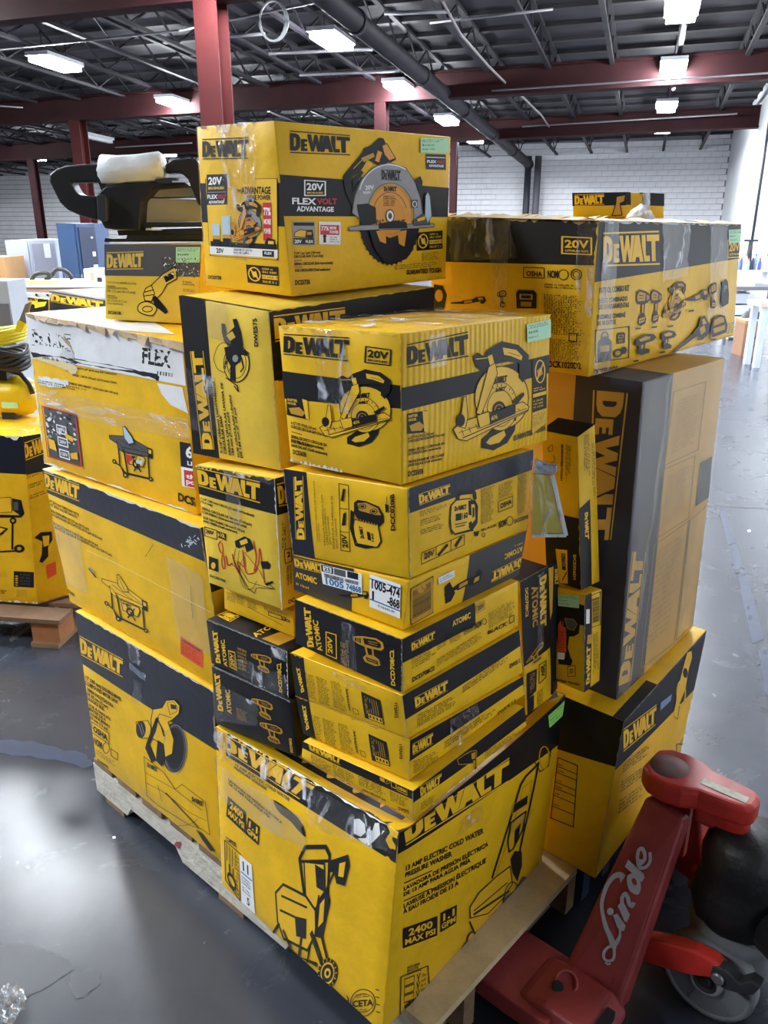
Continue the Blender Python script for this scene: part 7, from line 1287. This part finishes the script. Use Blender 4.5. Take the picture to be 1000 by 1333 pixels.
for k in range(9):
    col, cn = bc[k % 5]; h = .17 + .03 * ((k * 7) % 3); q = Vector((a3.x + .03 + .052 * k, YT + .54 + .03 * (k % 2), a3.z)); r = empty('bottle', q, ('%s plastic bottle on the riser shelf, number %s from its left end' % (cn, ('one', 'two', 'three', 'four', 'five', 'six', 'seven', 'eight', 'nine')[k])), 'bottle', 'bottles on the riser shelf')
    bm = bmesh.new(); lathe(bm, q, UP, [(.022, 0), (.024, .01), (.024, h * .6), (.012, h * .82), (.010, h * .88)], 14); part('body', bm, mat('bottle_' + cn.replace(' ', '_'), col, .3), r)
    bm = bmesh.new(); lathe(bm, q + UP * h * .88, UP, [(.013, 0), (.013, h * .12)], 10); part('cap', bm, (RED, WHT, BLU)[k % 3], r)
q = Vector((a3.x + .22, YT + .66, a3.z)); r = empty('spray_pump', q, 'black pump sprayer standing behind the bottles', 'sprayer'); bm = bmesh.new(); tube(bm, [q, q + UP * .4], [.05, .03], 12); part('tank', bm, BP, r); bm = bmesh.new(); bar(bm, q + UP * .41 - Vector((.1, 0, 0)), q + UP * .41 + Vector((.1, 0, 0)), .03, .03); part('handle', bm, BP, r)
a4 = aty(956, 378, YT + .1); b4 = aty(977, 378, YT + .1); r = empty('drawer_unit', Vector(((a4.x + b4.x) / 2, YT + .3, 0)), 'clear plastic drawer tower beneath the folding table', 'drawers'); w = b4.x - a4.x
for i in (0, w - .012): bm = bmesh.new(); box(bm, (a4.x + i, YT + .1, 0), (a4.x + i + .012, YT + .5, .66)); part('side', bm, WHT, r)
for k in range(4):
    bm = bmesh.new(); box(bm, (a4.x + .014, YT + .09, .03 + .16 * k), (b4.x - .014, YT + .48, .17 + .16 * k)); bevel(bm, .008, 1); part('drawer', bm, mat('cloudy_plastic', (196, 204, 214), .25), r)
YB2 = 10.5; a = aty(971, 418, YB2); b = aty(993, 418, YB2); r = empty('brown_carton', Vector(((a.x + b.x) / 2, YB2 + .15, 0)), 'upright brown carton with black scribble, on the floor at the right', 'box')
bm = bmesh.new(); box(bm, (a.x, YB2, 0), (b.x, YB2 + .3, a.z)); bevel(bm, .005, 1); part('carton_body', bm, mat('brown_carton_board', (150, 112, 86), .7, var=.12, scale=6), r)
bm = bmesh.new(); w = b.x - a.x; P_ = [Vector((a.x + w * u, YB2 - .004, a.z * v)) for u, v in ((.3, .3), (.45, .5), (.8, .62), (.5, .38), (.9, .45), (.6, .25))]; tube(bm, P_, .008, 5); part('scribble', bm, BP, r)
bm = bmesh.new(); box(bm, (a.x - .004, YB2 - .003, a.z * .93), (b.x + .004, YB2 + .303, a.z + .004)); part('lid', bm, KRAFT, r)
a = aty(992, 394, 9.6); r = empty('white_bench', Vector((a.x + .3, 9.9, 0)), 'white bench with wooden top cut by the right edge of the picture', 'bench')
bm = bmesh.new(); box(bm, (a.x, 9.6, a.z - .05), (a.x + .55, 10.0, a.z)); part('top', bm, mat('pale_wood_top', (214, 196, 180), .5), r)
for i in (a.x + .04, a.x + .45):
    for j in (9.64, 9.9): bm = bmesh.new(); box(bm, (i, j, 0), (i + .07, j + .06, a.z - .051)); part('leg', bm, mat('pale_blue_white', (206, 218, 232), .4), r)
q = aty(985, 400, 11.2); r = empty('black_bag', Vector((q.x, 11.3, 0)), 'slumped black bag under the folding table', 'bag'); bm = bmesh.new(); bmesh.ops.create_icosphere(bm, subdivisions=3, radius=1)
for v in bm.verts: n3 = v.co.copy(); v.co = Vector((q.x, 11.3, .26)) + Vector((n3.x * .16, n3.y * .14, n3.z * .26)) + Vector((R_.uniform(-1, 1), R_.uniform(-1, 1), 0)) * .01
part('sack', bm, BP, r, smooth=True); bm = bmesh.new(); tube(bm, [Vector((q.x - .05, 11.28, .50)), Vector((q.x, 11.27, .58)), Vector((q.x + .05, 11.28, .50))], .012, 6); part('strap', bm, BP, r)

# ================================================================== marks and scraps on the floor
TP = mat('worn_blue_floor_tape', (58, 66, 86), .29, var=.2, scale=20)
def fmark(name, pts, m, z=.0012, sm=0):
    if sm: r9 = random.Random(sm); pts = [(x + r9.uniform(-2, 2), y + r9.uniform(-2, 2)) for x, y in spline(pts, True, 6)]
    bm = bmesh.new(); bm.faces.new([bm.verts.new(atz(x, y, z)) for x, y in pts]); bmesh.ops.recalc_face_normals(bm, faces=bm.faces); [f.normal_flip() for f in bm.faces if f.normal.z < 0]; return link(name, bm, m, FLOOR)
for pts in ([(936, 664), (944, 663), (958, 706), (948, 710)], [(951, 712), (960, 708), (966, 738), (957, 742)], [(960, 748), (972, 744), (995, 832), (979, 838)], [(987, 846), (1004, 846), (1010, 925), (996, 900)]): fmark('floor_tape', pts, TP)
for pts in ([(956, 742), (962, 740), (963, 745), (957, 746)], [(963, 744), (972, 746), (970, 750), (964, 748)], [(972, 790), (976, 788), (976, 793), (973, 795)], [(975, 800), (980, 802), (978, 808), (974, 806)], [(984, 860), (992, 858), (991, 864), (985, 866)], [(992, 848), (998, 846), (999, 852), (993, 852)], [(935, 668), (938, 667), (938, 672), (935, 673)]): fmark('tape_tear', pts, mat('dark_tape_tear', (50, 54, 72), .6), .002)
fmark('floor_joint', [(918, 656), (1000, 660), (1000, 662.5), (918, 658.5)], mat('dark_joint', (52, 54, 62), .3)); fmark('floor_tape', [(-10, 962), (50, 968), (112, 984), (112, 998), (50, 986), (-10, 980)], mat('faint_blue_tape', (62, 70, 90), .3, var=.15, scale=10), sm=5); fmark('floor_joint', [(12, 832), (96, 772), (98, 775), (14, 836)], mat('pale_joint', (96, 96, 98), .35))
fmark('floor_stain', [(-6, 1240), (30, 1226), (60, 1238), (96, 1256), (70, 1280), (30, 1300), (-6, 1310)], mat('dark_floor_stain', (44, 47, 56), .34, var=.25, scale=9), sm=4); fmark('floor_stain', [(92, 1272), (120, 1262), (130, 1280), (100, 1300)], mat('dark_floor_stain', (44, 47, 56), .34, var=.25, scale=9), sm=4)
for x, y in ((52, 834), (146, 1030), (148, 1089), (975, 690), (36, 1128)): fmark('paper_fleck', [(x - 2, y), (x + 2, y - 1), (x + 3, y + 2), (x - 1, y + 3)], WHT)
bm = bmesh.new(); R_ = random.Random(12); V = [[bm.verts.new(atz(-14 + 48 * i / 9, 1290 + 52 * j / 9, .004) + UP * R_.uniform(0, .028) + Vector((R_.uniform(-1, 1), R_.uniform(-1, 1), 0)) * .004) for j in range(10)] for i in range(10)]
for i in range(9):
    for j in range(9):
        if (i + j) < 14: bm.faces.new((V[i][j], V[i][j + 1], V[i + 1][j + 1], V[i + 1][j])).smooth = False
q = atz(10, 1315, 0); o2 = link('plastic_scrap', bm, film('scrap_film', .12, .8, scale=50, gloss=.3), origin=q); tag(o2, 'crumpled scrap of clear stretch film on the floor, bottom left corner', 'plastic film')
